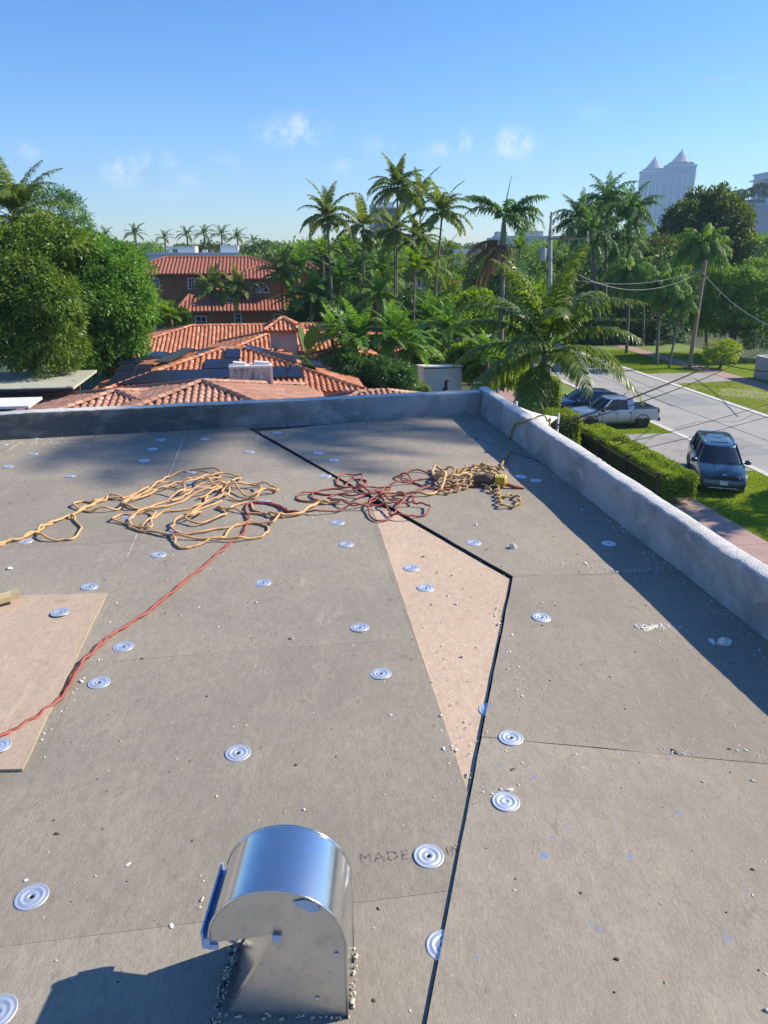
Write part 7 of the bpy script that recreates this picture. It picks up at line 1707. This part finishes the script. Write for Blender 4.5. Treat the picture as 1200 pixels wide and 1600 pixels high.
# rivets and the bottom flange
for (x, z) in ((.07, .05), (.11, .17)):
    b = MB(); b.lathe([(.0045, 0), (.0035, .0018), (.001, .0025)], 8, axis=Matrix.Rotation(R(90), 3, 'X')); o = b.build('rivet', MT['galv'], hood, True); o.location = (x, -HY - .0018, z)
def crumbs(name, pts, s0, s1, mat, par, seed):
    r = np.random.default_rng(seed); V = []; F = []
    tet = np.array([(-1, -.8, 0), (1, -.7, 0), (.9, .8, 0), (-.9, .9, 0), (-.6, -.5, .8), (.6, -.3, 1.0), (.4, .5, .7), (-.5, .5, .9)]); fa = np.array([(3, 2, 1, 0), (4, 5, 6, 7), (0, 1, 5, 4), (1, 2, 6, 5), (2, 3, 7, 6), (3, 0, 4, 7)])
    for k, p in enumerate(pts):
        s = r.uniform(s0, s1) * (1 if r.random() < .85 else 1.8); a = r.uniform(0, 6.28); c, q = math.cos(a), math.sin(a)
        v = tet * np.array([s * r.uniform(.6, 1.5), s * r.uniform(.5, 1), s * r.uniform(.4, 1.0)]) + r.normal(0, s * .2, (8, 3)) * np.array([1, 1, .3])
        v = np.stack([v[:, 0] * c - v[:, 1] * q, v[:, 0] * q + v[:, 1] * c, v[:, 2]], 1) + np.array(p)
        V.append(v); F.append(fa + 8 * k)
    return tag(mobj(name, np_mesh(name, np.concatenate(V), np.concatenate(F)), mat, par), kind='stuff')
MT['foam'] = M('foam_crumb', (.66, .62, .50), (.54, .50, .40), .95, scale=90); MT['foam_pale'] = M('white_crumb', (.74, .73, .70), (.62, .60, .56), .95, scale=90); MT['dark_crumb'] = M('dark_crumb', (.07, .06, .05), (.13, .11, .09), .9, scale=90)
cr = []
for i in range(34): cr.append((random.uniform(-.122, .132), -HY - random.uniform(.002, .010), random.uniform(0, .006)))
for i in range(26): cr.append((HX1 + random.uniform(.004, .013), random.uniform(-HY, HY), random.uniform(0, .008)))
for i in range(80): cr.append((-.122 - random.uniform(.0, .018), random.uniform(-HY - .03, HY + .02), random.uniform(0, .012)))
crumbs('sealant_crumbs', cr, .0016, .0042, MT['foam'], hood, 5)
crumbs('sealant_crumbs', [(-.130 - random.uniform(0, .012), random.uniform(-HY - .03, HY), 0) for i in range(30)], .002, .0045, MT['dark_crumb'], hood, 6)

# ---- printed letters on the board
def text(s, loc, rz, size):
    cu = bpy.data.curves.new('printed_letters', 'FONT'); cu.body = s; cu.size = size; cu.extrude = .0002; cu.space_character = 1.12
    t = bpy.data.objects.new('tmp', cu); col.objects.link(t); dg = bpy.context.evaluated_depsgraph_get(); me = bpy.data.meshes.new_from_object(t.evaluated_get(dg)); bpy.data.objects.remove(t); bpy.data.curves.remove(cu)
    o = mobj('printed_letters', me, MT['ink'], house); o.location = loc; o.rotation_euler = (0, 0, rz); return o
ink = bpy.data.materials.new('faded_ink'); ink.use_nodes = True; MT['ink'] = ink
it = ink.node_tree; ip = it.nodes['Principled BSDF']; ip.inputs['Base Color'].default_value = (.13, .11, .10, 1); ip.inputs['Roughness'].default_value = .9
inz = nd(it, 'ShaderNodeTexNoise', Scale=160, Detail=4); imr = nd(it, 'ShaderNodeMapRange'); imr.inputs['From Min'].default_value = .42; imr.inputs['From Max'].default_value = .62; imr.inputs['To Max'].default_value = .6
it.links.new(nd(it, 'ShaderNodeNewGeometry').outputs['Position'], inz.inputs['Vector']); it.links.new(inz.outputs['Fac'], imr.inputs['Value']); it.links.new(imr.outputs[0], ip.inputs['Alpha'])
p = (-0.062,1.432); text('MADE', (p[0], p[1], ROOF + .0006), R(6.0), .044)
p = (0.157,1.456); text('IN', (p[0], p[1], ROOF + .0006), R(6.0), .044)

# ---- wood strip at the left edge
wk = empty('wood_strip', (*(-1.621,2.836), ROOF + .014), R(28), 'pale yellow offcut of wood lying on the brown board at the left edge', 'wood strip')
b = MB(); b.loft([[Vector((x, -.030, z)), Vector((x, .030, z)), Vector((x, .030, z + .022)), Vector((x, -.030, z + .022))] for (x, z) in ((-.42, .0), (-.2, .001), (-.05, .006), (.025, .016), (.055, .024))])
b.build('plank', M('raw_pine', (.66, .52, .27), (.56, .42, .20), .8, scale=5, stretch=(1, 14, 6), c3=(.72, .60, .36), scale3=20), wk)
b = MB(); b.box((-.30, .0, -.004), (.06, .05, .012)); b.build('batten', MT['dark_crumb'], wk)

# ---- scattered crumbs of foam and concrete over the boards
dr = np.random.default_rng(99)
def scatter(n, box, dens=None):
    out = []
    while len(out) < n:
        x, y = dr.uniform(box[0], box[1]), dr.uniform(box[2], box[3])
        fx = FWC.x + (y - FWC.y) * RWD.x / RWD.y
        if x > fx - .03 or (y - FWC.y) > (x - FWC.x) * FWD.y / FWD.x - .03: continue
        out.append((x, y, roof_z(x, y)))
    return out
pts = scatter(330, (-1.6, 1.9, .75, 3.4)) + scatter(520, (-4.2, 1.5, 3.2, 6.7))
tag(crumbs('foam_crumbs', pts, .0013, .0038, MT['foam'], None, 1), kind='stuff')
tag(crumbs('white_crumbs', scatter(110, (-1.6, 1.9, .75, 3.4)) + scatter(300, (-4.2, 1.5, 3.2, 6.7)), .0013, .0036, MT['foam_pale'], None, 2), kind='stuff')
tag(crumbs('dark_crumbs', scatter(170, (-1.6, 1.9, .75, 3.4)) + scatter(120, (-4, 1.5, 3.2, 6.7)), .0014, .0038, MT['dark_crumb'], None, 3), kind='stuff')
al = []
for i in range(420):    # along the foot of the right parapet
    t = dr.uniform(.1, 6.5); k = abs(dr.normal(0, .05)) + .012; q = FWC + RWD * t - rn * k; al.append((q.x, q.y, roof_z(q.x, q.y)))
for i in range(260):    # along the foot of the far parapet
    t = dr.uniform(.05, 4.6); k = abs(dr.normal(0, .06)) + .012; q = FWC - FWD * t - fn * k; al.append((q.x, q.y, roof_z(q.x, q.y)))
for c_, sx, sy, n in (((-2.603,5.596), .22, .05, 150), ((-1.012,5.822), .07, .05, 110), ((-1.806,5.697), .05, .03, 40), ((-0.664,3.985), .16, .06, 120), ((0.771,4.861), .10, .08, 160), ((-0.218,6.136), .28, .06, 120), ((0.582,6.589), .25, .05, 90), ((0.758,5.656), .10, .18, 120), ((0.940,3.246), .10, .02, 60), ((1.164,3.172), .12, .02, 60), ((1.079,2.634), .045, .014, 130), ((-1.074,2.076), .012, .16, 30), ((0.262,1.847), .03, .16, 24), ((0.471,2.592), .02, .3, 50), ((0.892,1.847), .3, .012, 40), ((0.196,1.878), .02, .10, 14)):
    for i in range(n):
        x, y = c_[0] + dr.normal(0, sx), c_[1] + dr.normal(0, sy)
        fx = FWC.x + (y - FWC.y) * RWD.x / RWD.y
        if x > fx - .02 or (y - FWC.y) > (x - FWC.x) * FWD.y / FWD.x - .02: continue
        al.append((x, y, roof_z(x, y)))
tag(crumbs('foam_crumbs', al, .0014, .0044, MT['foam_pale'], None, 4), kind='stuff')
tri = []
while len(tri) < 46:
    k1, k2 = dr.random(), dr.random(); q = TE + (S3 - TE) * k1 + (TT - TE) * k2
    if k1 + k2 < .97: tri.append((q.x - .01, q.y, ROOF - .004))
tag(crumbs('foam_crumbs', tri, .0013, .0038, MT['foam'], None, 7), kind='stuff')
# ---- bigger lumps, each a thing
def lump(p, size, mat, label, flat=.7, dz=0.0, seed=0):
    r = np.random.default_rng(seed); bm = bmesh.new(); bmesh.ops.create_icosphere(bm, subdivisions=2, radius=1)
    for v in bm.verts:
        n_ = noise.noise(v.co * 1.4 + Vector((seed * 3.1, 0, 0))) * .55 + noise.noise(v.co * 3.5 + Vector((seed, 5, 0))) * .25
        v.co = v.co * (1 + n_); v.co = Vector((v.co.x * size[0], v.co.y * size[1], max(-.15, v.co.z) * size[2] * flat))
    me = bpy.data.meshes.new('rubble_lump'); bm.to_mesh(me); bm.free()
    o = mobj('rubble_lump', me, mat, None); o.location = (p[0], p[1], roof_z(*p) + size[2] * .12 + dz); o.rotation_euler = (0, 0, r.uniform(0, 6))
    return tag(o, label, 'debris')
lump((1.309,2.497), (.028, .018, .026), MT['foam_pale'], 'biggest pale lump, lying in the parapet shadow at the right edge', 1.0, seed=1)
lump((1.271,2.512), (.022, .010, .012), MT['foam_pale'], 'ragged pale flake touching the biggest lump in the parapet shadow', seed=2)
lump((1.071,2.623), (.045, .013, .005), MT['foam'], 'flat ragged streak of dried foam at the edge of the parapet shadow', seed=3)
lump((0.654,3.453), (.020, .014, .022), MT['foam_pale'], 'pointed white crumb standing beyond the corner of the tan wedge', 1.1, seed=4)
lump((-0.079,1.263), (.007, .006, .008), MT['foam_pale'], 'small white lump with a dark shadow right of the vent hood', 1.1, seed=5)
lump((0.354,1.686), (.013, .006, .005), MT['foam_pale'], 'white chip touching the rim of the lower plate of the close pair', seed=6)
lump((0.377,1.772), (.009, .004, .004), MT['dark_crumb'], 'dark sliver between the two plates of the close pair', seed=7)
lump((-1.789,3.216), (.016, .012, .012), MT['foam_pale'], 'bluish white crumb near the left edge behind the wood strip', seed=8)
lump((-0.482,1.251), (.007, .0045, .004), MT['foam_pale'], 'white chip on the grey board left of the vent hood', seed=9)
lump((-0.637,1.428), (.003, .008, .004), MT['foam_pale'], 'thin white sliver between the left plate and the vent hood', seed=10)
lump((-0.871,1.379), (.006, .004, .004), MT['foam_pale'], 'white chip right behind the left plate', seed=11)
lump((0.508,3.789), (.012, .008, .008), MT['foam_pale'], 'white crumb in front of the rope bundle', seed=12)
lump((0.881,1.853), (.014, .006, .006), MT['dark_crumb'], 'dark debris clump on the right-hand board joint', seed=13)
lump((0.283,2.935), (.010, .006, .005), MT['foam'], 'tan crumb on the right side of the tan wedge', dz=-.004, seed=14)
